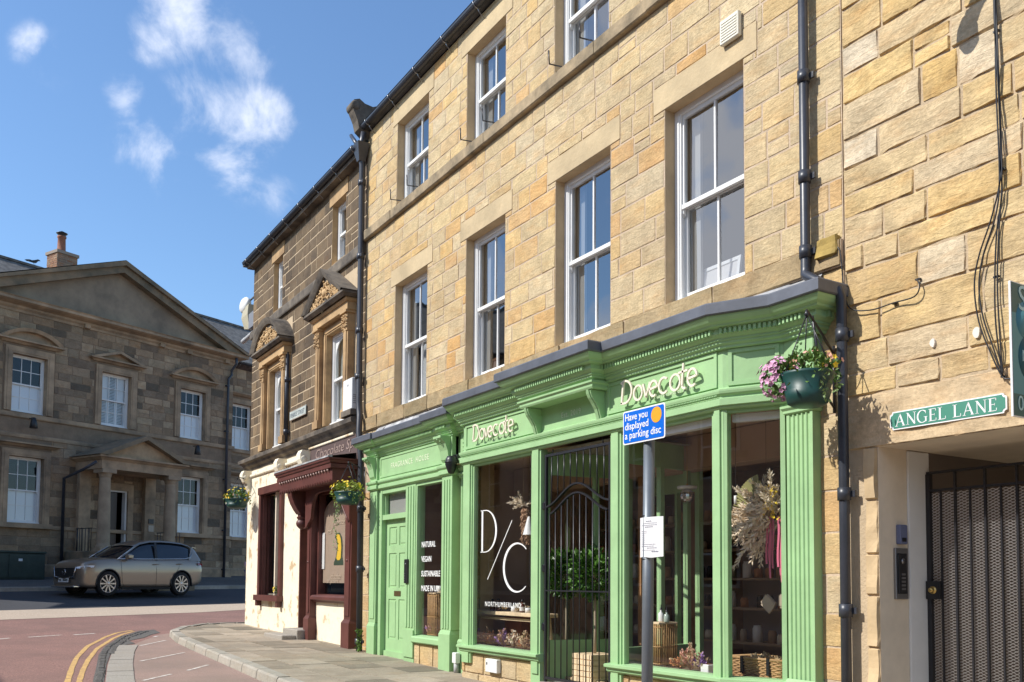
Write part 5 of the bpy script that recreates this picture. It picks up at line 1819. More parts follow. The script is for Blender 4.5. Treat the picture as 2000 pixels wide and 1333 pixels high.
# window surrounds, with segmental / triangular hoods above
for i, (a, b, c, d) in enumerate(FFw + GFw):
    m = MB()
    m.box(a - .24, a - .002, -.06, .1, c - .0, d + .24); m.box(b + .002, b + .24, -.06, .1, c, d + .24); m.box(a - .002, b + .002, -.06, .12, d + .002, d + .24)
    m.box(a - .16, a - .05, -.075, -.06, c, d + .16); m.box(b + .05, b + .16, -.075, -.06, c, d + .16); m.box(a - .05, b + .05, -.075, -.06, d + .06, d + .16)
    zz = d + .34
    cx, w = (a + b) / 2, (b - a) / 2 + .34
    m.sweep([(-.01, zz), (.03, zz), (.10, zz + .06), (.20, zz + .08), (.20, zz + .13), (-.01, zz + .15)], [(cx - w, 0), (cx - w, -.03), (cx + w, -.03), (cx + w, 0)])
    if i in (0, 2):
        h, ww = .42, w + .15
        r = (h * h + ww * ww) / (2 * h); th = math.asin(ww / r)
        o_ = [(cx + r * math.sin(-th + 2 * th * k / 12), zz + .14 + h - r + r * math.cos(-th + 2 * th * k / 12)) for k in range(13)]
        ii = [(cx + (r - .11) * math.sin(-th * .93 + 2 * th * .93 * k / 12), zz + .14 + h - r + (r - .11) * math.cos(-th * .93 + 2 * th * .93 * k / 12)) for k in range(13)]
        for a1_, b1_, c1_, d1_ in zip(o_, o_[1:], ii, ii[1:]):
            m.add([(a1_[0], -.26, a1_[1]), (b1_[0], -.26, b1_[1]), (d1_[0], -.20, d1_[1]), (c1_[0], -.20, c1_[1]), (a1_[0], 0, a1_[1] + .02), (b1_[0], 0, b1_[1] + .02), (d1_[0], -.03, d1_[1]), (c1_[0], -.03, c1_[1])],
                  [(0, 1, 2, 3), (0, 4, 5, 1), (3, 2, 6, 7)])
        m.poly([(x, -.035, z) for x, z in ii])
    elif i == 1:
        ww = w + .15
        for s in (-1, 1):
            P = [(cx + s * ww, zz + .13), (cx, zz + .50), (cx, zz + .40), (cx + s * (ww - .28), zz + .13)]
            m.ext([(x, -.24, z) for x, z in P], (0, .24, 0))
        m.poly([(cx - w, -.035, zz + .15), (cx, -.035, zz + .42), (cx + w, -.035, zz + .15)])
    if i > 2:
        m.box(a - .3, b + .3, -.16, -.0, c - .16, c - .001)
    m.build('window_surround', M_HALLTRIM, hall)
m = MB()
W2 = [(HX0_ - .02, .4), (HX0_ - .02, 0), (HX1_ + .02, 0), (HX1_ + .02, .44), (12, .44)]
m.sweep([(-.01, 6.80), (.05, 6.80), (.07, 6.83), (.07, 6.96), (-.01, 6.97)], W2)
m.sweep([(-.01, 6.14), (.03, 6.14), (.04, 6.20), (.04, 6.26), (-.01, 6.28)], W2)
m.sweep([(-.01, 3.08), (.05, 3.08), (.06, 3.10), (.06, 3.20), (-.01, 3.22)], W2)
m.sweep([(-.01, .9), (.06, .9), (.06, 1.85), (.03, 1.9), (-.01, 1.9)], W2)
m.build('string_course', M_HALLTRIM, hall)
# main cornice and pediment
m = MB()
m.sweep([(-.01, 10.36), (.04, 10.36), (.05, 10.44), (.12, 10.50), (.14, 10.56), (.34, 10.62), (.42, 10.66), (.42, 10.74), (.46, 10.78), (-.01, 10.84)], [(HX0_ - .02, 1.5), (HX0_ - .02, 0), (HX1_ + .02, 0), (HX1_ + .02, 1.5)])
rg = random.Random(5)
x = HX0_ + .3
while x < HX1_ - .3:
    m.box(x, x + .22, -.16, -.04, 10.36, 10.50) if rg.random() < .45 else None
    x += .62
m.build('cornice', M_HALLTRIM, hall)
m = MB()
ap = 13.05
cx = .17
hw = 5.85
for s in (-1, 1):
    P = [(cx + s * hw, 10.74), (cx, ap), (cx, ap - .34), (cx + s * (hw - .85), 10.74)]
    P2 = [(cx + s * (hw + .1), 10.80), (cx, ap + .09), (cx, ap - .09), (cx + s * (hw - .15), 10.80)]
    m.ext([(x, -.34, z) for x, z in P], (0, .34, 0))
    m.ext([(x, -.46, z) for x, z in P2], (0, .7, 0))
m.build('pediment', M_HALLDARK, hall)
m = MB(); m.poly([(cx - hw + .8, -.03, 10.76), (cx + hw - .8, -.03, 10.76), (cx, -.03, ap - .3)]); m.build('tympanum', mat('smooth_hall_ashlar', (.27, .215, .15), .9, bump=.2, bscale=5, vscale=.8, var=.4, tint=(.185, .15, .11)), hall)
# roofs
m = MB()
for s in (-1, 1):
    m.quad((cx + s * (hw + .1), -.42, 10.85), (cx, -.42, ap + .11), (cx, 9, ap + .11), (cx + s * (hw + .1), 9, 10.85))
RZ = 13.56
m.quad((-14, .20, 10.55), (14, .20, 10.55), (14, 4.4, RZ), (-14, 4.4, RZ))
m.quad((-14, 4.4, RZ), (14, 4.4, RZ), (14, 9, 10.5), (-14, 9, 10.5))
m.box(-14, 14, 4.32, 4.48, RZ - .02, RZ + .07)
m.build('roof', mat('hall_slate', (.155, .145, .13), .8, bump=.6, bscale=5, vscale=4, var=.5), hall)
gutter(hall, 5.7, 12.2, .12, 10.62, .09)
gutter(hall, -12.2, -5.4, .12, 10.62, .09)
# chimney
c = MB()
cz0, cz1 = 11.6, 13.52
stones(c, 81, -1.12, -.33, cz0, cz1, [], (.075, .085), (.2, .24), joint=.012, depth=.006, jit=.002, cell=.3, rag=.001, mi=1, conv=lambda p: (p[0], p[1] + 1.9, p[2]))
c.box(-1.118, -.33, 1.902, 2.6, cz0, cz1)
stones(c, 82, -2.6, -1.9, cz0, cz1, [], (.075, .085), (.2, .24), joint=.012, depth=.006, jit=.002, cell=.3, rag=.001, mi=1, conv=lambda p: (-1.12 + p[1], -p[0], p[2]))
c.box(-1.16, -.29, 1.85, 2.65, cz1, cz1 + .11)
ch = c.build('chimney', [mat('brick_mortar', (.30, .24, .19), .9), stone_mat('chimney_brick', [(.36, .17, .09), (.42, .24, .14), (.30, .14, .08), (.45, .30, .19), (.24, .15, .10)], stain=(.12, .10, .08), stain_amt=.5)], hall)
c = MB()
c.lathe([(.17, 0), (.19, .06), (.15, .1), (.135, .55), (.16, .58), (.16, .64), (.12, .64)], (-.80, 2.2, cz1 + .11), 14)
cp = c.build('chimney_pot', mat('clay_pot', (.30, .12, .07), .8, var=.3), ch)
c = MB()
c.lathe([(.14, .64), (.14, .70), (.20, .74), (.20, .76), (.03, .84)], (-.80, 2.2, cz1 + .11), 12)
c.build('pot_cowl', M_BLACK, cp)

# porch
pz0, pz1 = 2.36, 5.22
PT, PHW, PF = .33, 1.62, 1.75
m = MB()
m.bev(PT - PHW - .3, PT + PHW + .3, -PF - .15, -.01, 1.0, pz0, .03)
for k in range(5): m.bev(PT - .95, PT + .95, -PF - .15 - .3 * (k + 1), -PF - .15 - .3 * k, 1.0, pz0 - .17 * (k + 1), .015)
m.build('porch_steps', M_HALLDARK, hall)
for s in (-1, 1):
    m = MB()
    xx = PT + s * 1.32
    yc = -1.35
    m.box(xx - .27, xx + .27, yc - .27, yc + .27, pz0, pz0 + .12)
    m.lathe([(.25, .12), (.25, .20), (.215, .24), (.215, .3), (.21, 1.2), (.18, 2.55), (.18, 2.58), (.205, 2.60), (.205, 2.64), (.24, 2.72)], (xx, yc, pz0), 24)
    m.box(xx - .27, xx + .27, yc - .27, yc + .27, pz0 + 2.72, pz1 - .001)
    m.build('column', mat('column_stone', (.36, .27, .18), .85, bump=.1, bscale=12, vscale=2, var=.25) if s < 0 else MATS['column_stone'], hall)
    m = MB()
    m.box(xx - .22, xx + .22, -.18, -.01, pz0, pz1 - .001)
    m.build('porch_pilaster', M_HALLTRIM, hall)
m = MB()
m.box(PT - PHW, PT + PHW, -1.62, -.02, pz1, pz1 + .30)
m.sweep([(-.02, pz1 + .30), (.03, pz1 + .30), (.12, pz1 + .37), (.18, pz1 + .39), (.18, pz1 + .45), (-.02, pz1 + .47)], [(PT - PHW, 0), (PT - PHW, -1.62), (PT + PHW, -1.62), (PT + PHW, 0)])
pe = pz1 + .46
m.build('porch_entablature', M_HALLTRIM, hall)
m = MB()
m.ext([(PT - PHW, -1.58, pe), (PT + PHW, -1.58, pe), (PT, -1.58, pe + .66)], (0, 1.5, 0))
m.build('porch_tympanum', mat('porch_tan', (.42, .30, .18), .85, var=.3, vscale=2), hall)
m = MB()
for s in (-1, 1):
    P = [(PT + s * (PHW + .24), pe), (PT, pe + .86), (PT, pe + .70), (PT + s * (PHW - .1), pe)]
    m.ext([(x, -1.84, z) for x, z in P], (0, 1.82, 0))
m.build('porch_roof', M_HALLDARK, hall)
# door
m = MB()
a, b, c, d = dr_
m.box(a, a + .03, .05, .2, c, d); m.box(b - .07, b, .0, .2, c, d); m.box(a + .03, b - .07, .0, .2, d - .05, d)
m.build('door_frame', M_WHITE, hall)
m = MB(); m.box(a + .03, b - .3, .16, .20, c, d - .05); m.box(a + .2, b - .45, .15, .159, c + .3, c + .9); m.box(a + .05, a + .3, .145, .159, c + 1.05, c + 1.10)
m.build('door', mat('dark_red_door', (.035, .012, .012), .3), hall)
m = MB(); m.box(-.35, -.12, -.08, -.01, 2.3, 4.9); m.box(.78, 1.0, -.08, -.01, 2.3, 4.9); m.box(-.12, .78, -.08, -.01, 4.66, 4.92)
m.build('door_surround', M_HALLTRIM, hall)
m = MB(); m.box(1.58, 1.80, -.21, -.185, 3.5, 3.68); m.build('dark_plaque', M_BLACK, hall)
m = MB(); m.box(1.58, 1.80, -.21, -.185, 3.20, 3.44); m.build('pale_plaque', mat('pale_plaque_face', (.5, .42, .33), .7), hall)
# porch railings
for s in (-1, 1):
    m = MB()
    xx = PT + s * 1.62
    for k in range(6):
        m.tube([(xx + s * 0, -1.1 + k * .17, pz0), (xx, -1.1 + k * .17, pz0 + .80)], .012, 5)
    m.tube([(xx, -1.15, pz0 + .80), (xx, -.2, pz0 + .80)], .018, 5)
    for k in range(4): m.tube([(xx - .1 + k * .14 * -s * -1, -1.15, pz0), (xx - .1 + k * .14 * s, -1.15, pz0 + .8)], .012, 5)
    m.build('porch_railing', M_IRON, hall)
# black drainpipes
m = MB()
m.tube([(5.40, -.35, 10.6), (5.40, -.35, 10.35), (5.36, -.12, 10.1), (5.36, -.12, 9.9), (5.2, -.12, 9.7), (5.2, -.12, 1.3)], .055, 8)
for z in (9.4, 7.5, 5.5, 3.4, 1.8): m.box(5.12, 5.28, -.13, -.0, z, z + .06)
m.build('drainpipe', M_PIPE, hall)
m = MB()
m.tube([(-1.55, -1.7, 5.4), (-1.75, -1.3, 5.15), (-1.75, -.12, 4.9), (-1.75, -.12, 1.4)], .055, 8)
m.build('drainpipe', M_PIPE, hall)
# floodlights on brackets
for k, (x, z) in enumerate(((-3.05, 6.70), (3.55, 6.60))):
    t = thing('floodlight', ['black floodlight under the left upper window of the hall', 'black floodlight under the right upper window of the hall'][k], 'light', group='floodlights on the hall')
    t.parent = None
    t.matrix_world = Matrix.Translation((HP[0], HP[1], 0)) @ Matrix.Rotation(HROT, 4, 'Z') @ Matrix.Translation((x, -.12, z))
    m = MB(); m.tube([(0, 0, .1), (0, -.2, .1), (0, -.25, .02)], .02, 6); m.build('bracket', M_IRON, t)
    m = MB(); m.lathe([(.001, .12), (.07, .10), (.10, -.05), (.13, -.24), (.12, -.25), (.001, -.22)], (0, -.28, 0), 12); m.build('lamp_head', M_BLACK, t)
# bird on the ridge
t = tag(empty('bird'), 'small dark bird perched on the hall roof ridge left of the chimney', 'bird')
t.matrix_world = Matrix.Translation((HP[0], HP[1], 0)) @ Matrix.Rotation(HROT, 4, 'Z') @ Matrix.Translation((-.62, 4.4, RZ + .07))
m = MB()
m.tube([(-.22, 0, .10), (-.14, 0, .12), (-.04, 0, .14), (.06, 0, .17), (.12, 0, .22), (.16, 0, .25), (.20, 0, .25), (.25, 0, .24)], [.012, .03, .055, .062, .045, .036, .028, .006], 10)
m.tube([(.0, .015, .1), (.0, .02, 0)], .006, 4); m.tube([(.03, -.015, .1), (.03, -.02, 0)], .006, 4)
m.build('body', M_BLACK, t)
m = MB(); m.ext([(-.02, -.055, .16), (-.25, -.05, .10), (-.36, -.04, .13), (-.2, -.05, .17)], (0, .012, 0)); m.ext([(-.02, .055, .16), (-.25, .05, .10), (-.36, .04, .13), (-.2, .05, .17)], (0, -.012, 0)); m.build('wing', M_BLACK, t)
# cabinet by the hall wall
p = gpt(.62, -3.9)
t = thing('utility_cabinet', 'dark green metal utility cabinet on the pavement against the hall wall at the left edge', 'cabinet', (p[0], p[1], gz(p[0], p[1]) - .02), HROT)
m = MB(); m.bev(-1.3, 1.15, -.25, .25, 0, .86, .02); m.bev(-1.33, 1.18, -.28, .28, .86, .93, .015)
m.build('casing', mat('cabinet_green', (.035, .05, .035), .5, var=.3), t)
m = MB()
for a, b in ((-1.25, -.10), (-.05, 1.10)):
    m.bev(a, b, -.265, -.25, .06, .82, .006)
m.build('door', MATS['cabinet_green'], t)
m = MB(); m.box(.25, .38, -.27, -.266, .60, .68); m.build('sticker', M_WHITE, t)

# ------------------------------------------------------------------ parked car
fwp = gpt(5.35, 0)
def tcoord(x, y): return (x - HP[0]) * -HN[1] + (y - HP[1]) * HN[0]
t0 = tcoord(-29.76, -1.8)
cp_ = gpt(4.50, t0 + 1.33)
cz = gz(cp_[0], cp_[1], -.116)
car = thing('parked_car', 'beige metallic crossover car parked facing left in front of the hall', 'car', (cp_[0], cp_[1], cz), HROT)
# local: x backwards (front at -x), y away from camera; visible flank is -y
slope = (gz(*gpt(5.35, t0 + 2.7)) - gz(*gpt(5.35, t0))) / 2.7
car.rotation_euler = (0, 0, HROT)
car.scale = (.97, .97, 1.05)
CARP = bpy.data.materials.new('car_paint'); CARP.use_nodes = True
b_ = CARP.node_tree.nodes['Principled BSDF']
b_.inputs['Base Color'].default_value = (.28, .225, .17, 1); b_.inputs['Metallic'].default_value = .6; b_.inputs['Roughness'].default_value = .34
b_.inputs['Coat Weight'].default_value = .8; b_.inputs['Coat Roughness'].default_value = .04
M_CGLASS = mat('car_glass', (.012, .014, .018), .04, spec=1.0)
M_TYRE = mat('tyre_rubber', (.012, .012, .012), .85)
M_RIM = mat('alloy_rim', (.62, .52, .45), .3, metal=.7)
M_TRIM = mat('black_trim', (.015, .015, .016), .5)
M_CHROME = mat('chrome', (.7, .7, .72), .12, metal=1.)
# stations along the car: x, sill z, shoulder z, half width at sill/waist/shoulder
ST = [(-2.20, .36, .78, .60, .66, .58), (-2.14, .27, .92, .78, .82, .72), (-1.98, .24, 1.00, .87, .89, .80), (-1.75, .24, 1.045, .895, .915, .83), (-1.40, .24, 1.075, .90, .925, .84), (-1.0, .25, 1.09, .90, .925, .845), (-.6, .25, 1.09, .895, .92, .85), (0., .25, 1.095, .89, .915, .85), (.6, .25, 1.105, .89, .92, .85), (1.1, .25, 1.12, .90, .925, .845), (1.5, .26, 1.14, .90, .925, .83), (1.85, .28, 1.15, .88, .905, .80), (2.10, .32, 1.13, .83, .86, .74), (2.24, .40, 1.05, .76, .78, .68), (2.30, .48, .93, .68, .70, .60)]
def ring(x, zs, zt, ws, wm, wt):
    h = zt - zs
    half = [(0, zs), (ws * .7, zs), (ws - .03, zs + .01), (ws, zs + .07), (wm - .015, zs + h * .30), (wm, zs + h * .55), (wm - .012, zs + h * .78), (wt + .03, zt - .05), (wt, zt - .005), (wt * .62, zt + .035 if x < -.8 or x > 1.9 else zt), (0, zt + .05 if x < -.8 or x > 1.9 else zt)]
    return [(x, -y, z) for y, z in half] + [(x, y, z) for y, z in half[-2:0:-1]]
m = MB()
vs = []; 
for s_ in ST: vs += ring(*s_)
n = len(ring(*ST[0]))
fs = [(i * n + j, i * n + (j + 1) % n, (i + 1) * n + (j + 1) % n, (i + 1) * n + j) for i in range(len(ST) - 1) for j in range(n)]
fs += [tuple(range(n - 1, -1, -1)), tuple((len(ST) - 1) * n + j for j in range(n))]
m.add(vs, fs, 0, True)
body = m.build('body', [CARP, M_TRIM], car)
sub_ = body.modifiers.new('s', 'SUBSURF'); sub_.levels = 2; sub_.render_levels = 2
# wheel arches cut out
cutm = MB()
for wx in (-1.33, 1.33):
    for sg in (-1, 1):
        cutm.ext([(wx + .395 * math.cos(2 * math.pi * k / 40), sg * .55, .37 + .395 * math.sin(2 * math.pi * k / 40)) for k in range(40)], (0, sg * .6, 0))
cut = cutm.build('cutter', M_TRIM)
cut.parent = car
bo_ = body.modifiers.new('b', 'BOOLEAN'); bo_.object = cut; bo_.operation = 'DIFFERENCE'; bo_.solver = 'EXACT'
bpy.context.view_layer.update()
dg = bpy.context.evaluated_depsgraph_get()
me = bpy.data.meshes.new_from_object(body.evaluated_get(dg))
body.modifiers.clear(); body.data = me
bpy.data.objects.remove(cut)
# greenhouse
GH = [(-1.02, 1.05, .80, .02), (-.72, 1.24, .74, .20), (-.38, 1.46, .68, .38), (-.10, 1.59, .63, .5), (.25, 1.66, .60, .6), (.7, 1.68, .60, .6), (1.1, 1.67, .59, .6), (1.5, 1.645, .57, .5), (1.80, 1.59, .55, .4), (2.05, 1.41, .57, .2), (2.20, 1.13, .60, .02)]
m = MB(); vs = []
for x, z, w, _ in GH:
    wb = .835 if x < 1.5 else .835 - (x - 1.5) * .14
    zb = 1.06 if x < 0 else 1.09 + .02 * x
    zb = min(zb, z - .01)
    vs += [(x, -wb, zb), (x, -(wb * .45 + w * .55), zb + (z - zb) * .5), (x, -w - .015, z - .045 if z - zb > .1 else z - .005), (x, -w * .6, z), (x, 0, z + .015), (x, w * .6, z), (x, w + .015, z - .045 if z - zb > .1 else z - .005), (x, wb * .45 + w * .55, zb + (z - zb) * .5), (x, wb, zb)]
n = 9
m.add(vs, [(i * n + j, i * n + j + 1, (i + 1) * n + j + 1, (i + 1) * n + j) for i in range(len(GH) - 1) for j in range(n - 1)], 0, True)
gh = m.build('windows', M_CGLASS, car)
s2 = gh.modifiers.new('s', 'SUBSURF'); s2.levels = 1; s2.render_levels = 1
# roof skin and pillars, slightly proud
m = MB(); vs = []
RP = [g for g in GH if -.3 < g[0] < 1.9]
for x, z, w, _ in [(-.34, 1.485, .675, 0)] + RP + [(2.0, 1.47, .56, 0)]:
    vs += [(x, -w - .035, z - .055), (x, -w - .0, z - .012), (x, -w * .6, z + .014), (x, 0, z + .03), (x, w * .6, z + .014), (x, w, z - .012), (x, w + .035, z - .055)]
n = 7; k_ = len(vs) // n
m.add(vs, [(i * n + j, i * n + j + 1, (i + 1) * n + j + 1, (i + 1) * n + j) for i in range(k_ - 1) for j in range(n - 1)], 0, True)
for s in (-1, 1):
    # A pillar, D pillar
    m.ext([(-1.06, s * .842, 1.05), (-.36, s * .71, 1.465), (-.28, s * .712, 1.465), (-.94, s * .848, 1.08)], (0, s * .02, 0))
    m.ext([(1.62, s * .845, 1.09), (1.88, s * .61, 1.52), (2.04, s * .60, 1.41), (2.20, s * .74, 1.09), (2.1, s * .78, 1.07)], (0, s * .02, 0))
m.ext([(1.98, -.55, 1.50), (2.16, -.52, 1.48), (2.16, .52, 1.48), (1.98, .55, 1.50)], (0, 0, .03))
m.build('roof', CARP, car)
m = MB()
for s in (-1, 1):
    P = [(-.98, s * .862, 1.085), (-.2, s * .866, 1.095), (.6, s * .866, 1.11), (1.45, s * .858, 1.135), (1.70, s * .84, 1.18), (1.88, s * .70, 1.36)]
    m.tube(P, .010, 5)
    m.tube([(-1.04, s * .862, 1.06), (-.34, s * .725, 1.48)], .010, 5)
m.build('chrome_strip', M_CHROME, car)
m = MB()
for s in (-1, 1):
    m.ext([(.32, s * .86, 1.07), (.38, s * .70, 1.60), (.46, s * .70, 1.60), (.42, s * .86, 1.07)], (0, s * .012, 0))
m.build('door_pillar', M_TRIM, car)
# sill cladding and arch trims
m = MB()
for s in (-1, 1):
    m.ext([(-.88, s * .885, .20), (.90, s * .885, .20), (.90, s * .905, .27), (-.88, s * .905, .27)], (0, s * .012, 0))
    for wx in (-1.33, 1.33):
        P = [(wx + .405 * math.cos(math.radians(a)), s * (.912 if abs(a - 90) < 60 else .90), .37 + .405 * math.sin(math.radians(a))) for a in range(-12, 193, 12)]
        m.tube(P, .022, 6)
m.build('arch_trim', M_TRIM, car)
m = MB()
m.ext([(-2.10, -.58, .52), (-2.10, .58, .52), (-2.235, .50, .50), (-2.235, -.50, .50)], (0, 0, .30))
gr_ = m.build('grille', M_TRIM, car)
m = MB(); 
m.tube([(-2.22, -.60, .83), (-2.25, -.50, .56), (-2.26, 0, .50), (-2.25, .50, .56), (-2.22, .60, .83)], .014, 6)
m.tube([(-2.25, -.09, .72), (-2.255, -.05, .64), (-2.257, 0, .68), (-2.255, .05, .64), (-2.25, .09, .72)], .010, 5)
m.lathe([(.075, -.002), (.09, 0), (.075, .006)], (-2.247, 0, .68), 16, axis='x')
m.build('grille_trim', M_CHROME, gr_)
for s in (-1, 1):
    m = MB(); m.ext([(-2.20, s * .60, .83), (-2.08, s * .80, .86), (-1.82, s * .905, .88), (-1.84, s * .905, .82), (-2.08, s * .82, .79), (-2.22, s * .62, .78)], (0, s * .012, 0)); m.build('headlight', mat('headlight_glass', (.75, .8, .85), .08, spec=1.) if s < 0 else MATS['headlight_glass'], car)
    m = MB(); m.ext([(1.96, s * .865, 1.02), (2.26, s * .73, 1.0), (2.30, s * .70, .92), (2.0, s * .875, .95)], (0, s * .014, 0)); m.build('tail_light', mat('tail_light_red', (.25, .01, .01), .15) if s < 0 else MATS['tail_light_red'], car)
    m = MB(); m.bev(-.80, -.60, min(s * .90, s * 1.10), max(s * .90, s * 1.10), 1.08, 1.23, .04); m.tube([(-.72, s * .84, 1.08), (-.70, s * .95, 1.12)], .02, 6); m.build('wing_mirror', CARP, car)
    m = MB(); m.tube([(.22, s * .925, .94), (.34, s * .95, .945), (.46, s * .925, .95)], .014, 6); m.tube([(1.12, s * .925, .97), (1.24, s * .95, .975), (1.36, s * .92, .98)], .014, 6); m.build('door_handle', CARP, car)
m = MB()
m.ext([(-2.255, -.26, .40), (-2.255, .26, .40), (-2.245, .26, .51), (-2.245, -.26, .51)], (-.012, 0, 0))
npl = m.build('number_plate', mat('white_plate', (.8, .8, .78), .4), car)
m = MB(); 
for k in range(7):
    if k != 4: m.box(-2.272, -2.268, -.22 + k * .065, -.185 + k * .065, .425, .49)
m.build('plate_characters', M_TRIM, npl)
m = MB(); m.bev(-2.30, -2.06, -.62, .62, .255, .30, .015); m.build('bumper_lip', M_CHROME, car)
# door shut lines
m = MB()
for s in (-1, 1):
    for P in ([(-.92, s * .915, 1.0), (-.90, s * .93, .75), (-.86, s * .915, .42), (-.80, s * .905, .30)], [(.36, s * .875, 1.06), (.36, s * .925, .75), (.36, s * .912, .40), (.36, s * .90, .29)], [(1.28, s * .86, 1.08), (1.20, s * .927, .85), (1.02, s * .915, .6), (.90, s * .90, .35)]):
        m.tube(P, .004, 4)
m.build('shut_line', M_TRIM, car)
for wx in (-1.33, 1.33):
    for s in (-1, 1):
        w_ = tag(empty('wheel', (wx, s * .80, .365)))
        w_.parent = car
        if wx < 0: w_.rotation_euler = (0, 0, math.radians(-4))
        m = MB(); m.lathe([(.26, -.11), (.34, -.11), (.362, -.08), (.365, 0), (.362, .08), (.34, .11), (.26, .11)], n=36, axis='y'); m.build('tyre', M_TYRE, w_)
        m = MB()
        y_ = s * .105
        m.lathe([(.235, y_ - s * .05), (.258, y_ - s * .01), (.262, y_), (.245, y_ - s * .002), (.236, y_ - s * .03)], n=36, axis='y')
        for k in range(10):
            a = 2 * math.pi * k / 10
            for da in (-.09, .09):
                m.obox(((.15) * math.cos(a + da * .5), y_ - s * .012, .15 * math.sin(a + da * .5)), (math.cos(a + da * .3), 0, math.sin(a + da * .3)), (0, 1, 0), (-math.sin(a + da * .3), 0, math.cos(a + da * .3)), .10, .012, .011)
        m.lathe([(.001, y_), (.05, y_), (.06, y_ - s * .01), (.06, y_ - s * .05)], n=16, axis='y')
        m.build('rim', M_RIM, w_)
        m = MB(); m.lathe([(.001, y_ - s * .06), (.24, y_ - s * .06)], n=24, axis='y'); m.build('brake_disc', M_TRIM, w_)

# ------------------------------------------------------------------ parking sign on its post
PYp = -2.05
pxp, _ = on_y(1262, 1333, PYp)
pxt, zt_ = on_y(1268, 868, PYp)
t = thing('parking_sign', 'blue parking disc sign on a grey post in front of the green shop', 'sign', (pxp, PYp, gz(pxp, PYp)))
base = gz(pxp, PYp)
m = MB()
zt_s = zt_ - base + .02
m.tube([(0, 0, -.02), (pxt - pxp, 0, zt_s)], .0375, 20)
m.lathe([(.0375, 0), (.03, .012), (.001, .018)], (pxt - pxp, 0, zt_s), 20)
m.lathe([(.0395, .0), (.0395, .5)], (0, 0, -.02), 20)
m.build('post', M_GREYPOLE, t)
ys = PYp - .055
xa, za0 = on_y(1217, 803, ys); xb, zb0 = on_y(1299, 788, ys)
_, za1 = on_y(1217, 868, ys)
sw, sh = xb - xa, za0 - za1
m = MB()
def rrect(w, h, r, n=5, x0=0, z0=0):
    P = []
    for cx, cz, a0 in ((w - r, h - r, 0), (r, h - r, 90), (r, r, 180), (w - r, r, 270)):
        for k in range(n + 1):
            a = math.radians(a0 + 90 * k / n)
            P.append((x0 + cx + r * math.cos(a), z0 + cz + r * math.sin(a)))
    return P
ox, oz = xa - pxp, (za1 + on_y(1297, 858, ys)[1]) / 2 - base
m.ext([(ox + x, -.055, oz + z) for x, z in rrect(sw, sh, .018)], (0, .004, 0))
sp_ = m.build('sign_plate', mat('sign_white', (.85, .85, .85), .35), t)
m = MB(); m.ext([(ox + x, -.0575, oz + z) for x, z in rrect(sw - .02, sh - .02, .012, x0=.01, z0=.01)], (0, .002, 0)); m.build('blue_field', mat('sign_blue', (.0, .13, .62), .35), sp_)
m = MB(); m.lathe([(.001, -.0592), (sw * .12, -.0592), (sw * .12, -.057)], (ox + sw * .81, 0, oz + sh * .70), 24, axis='y', smooth=False); m.build('orange_disc', mat('sign_orange', (.85, .36, .02), .4), sp_)
for k, (wd, fw_) in enumerate((('Have you', .55), ('displayed', .57), ('a parking disc', .86))):
    text_mesh('sign_letters', wd, sh * .30, MATS['sign_white'], sp_, TM(ox + sw * .055, -.0585, oz + sh * (.70 - k * .27)), fitw=sw * fw_, bold=.0005, ext=.0008)
m = MB(); m.box(ox + sw * .3, ox + sw * .7, -.05, -.036, oz + sh * .3, oz + sh * .36); m.box(-.0, .05, -.05, -.03, oz + .02, oz + .05); m.build('clip', M_STEEL, sp_)
n_ = thing('paper_notice', 'white printed notice in a plastic sleeve tied round the parking sign post', 'notice', (0, 0, 0))
x0, z1 = on_y(1243, 1012, ys); x1, z0 = on_y(1288, 1088, ys)
m = MB()
nn = 8
def cyl(u): return ys + .012 + .035 * (2 * u - 1) ** 2 * .6
for k in range(nn):
    u0, u1 = k / nn, (k + 1) / nn
    xa_, xb_ = x0 + (x1 - x0) * u0, x0 + (x1 - x0) * u1
    m.add([(xa_, cyl(u0), z0 + .003 * math.sin(k)), (xb_, cyl(u1), z0 + .003 * math.sin(k + 1)), (xb_, cyl(u1), z1), (xa_, cyl(u0), z1)], [(0, 1, 2, 3)], 0, True)
m.build('paper', mat('paper_white', (.80, .80, .80), .5), n_)
m = MB()
rg = random.Random(6)
zz = z1 - .03
ww = x1 - x0
lines = [(.35, .60, .006), (.2, .8, .004), (.12, .8, .004), (.3, .65, .006), (0, 0, 0), (.1, .4, .004), (.1, .42, .004), (.1, .3, .003), (.12, .32, .003), (.1, .35, .003), (.12, .33, .003), (.1, .3, .003), (.1, .75, .004), (.1, .7, .004), (.4, .8, .005), (.15, .72, .003), (.6, .85, .008)]
for a, b, h in lines:
    if h:
        u = a
        while u < b:
            u2 = min(b, u + rg.uniform(.03, .09))
            m.add([(x0 + ww * u, cyl(u) - .0015, zz), (x0 + ww * u2, cyl(u2) - .0015, zz), (x0 + ww * u2, cyl(u2) - .0015, zz + h), (x0 + ww * u, cyl(u) - .0015, zz + h)], [(0, 1, 2, 3)])
            u = u2 + .015
    zz -= (z1 - z0 - .05) / len(lines)
m.build('print', mat('grey_print', (.25, .25, .3), .7), n_)
m = MB()
for z in (z1 + .012, z0 - .012): m.lathe([(.0378, -.005), (.041, 0), (.0378, .005)], (pxp + (pxt - pxp) * .5, PYp, z), 16)
m.build('cable_tie', M_BLACK, n_)

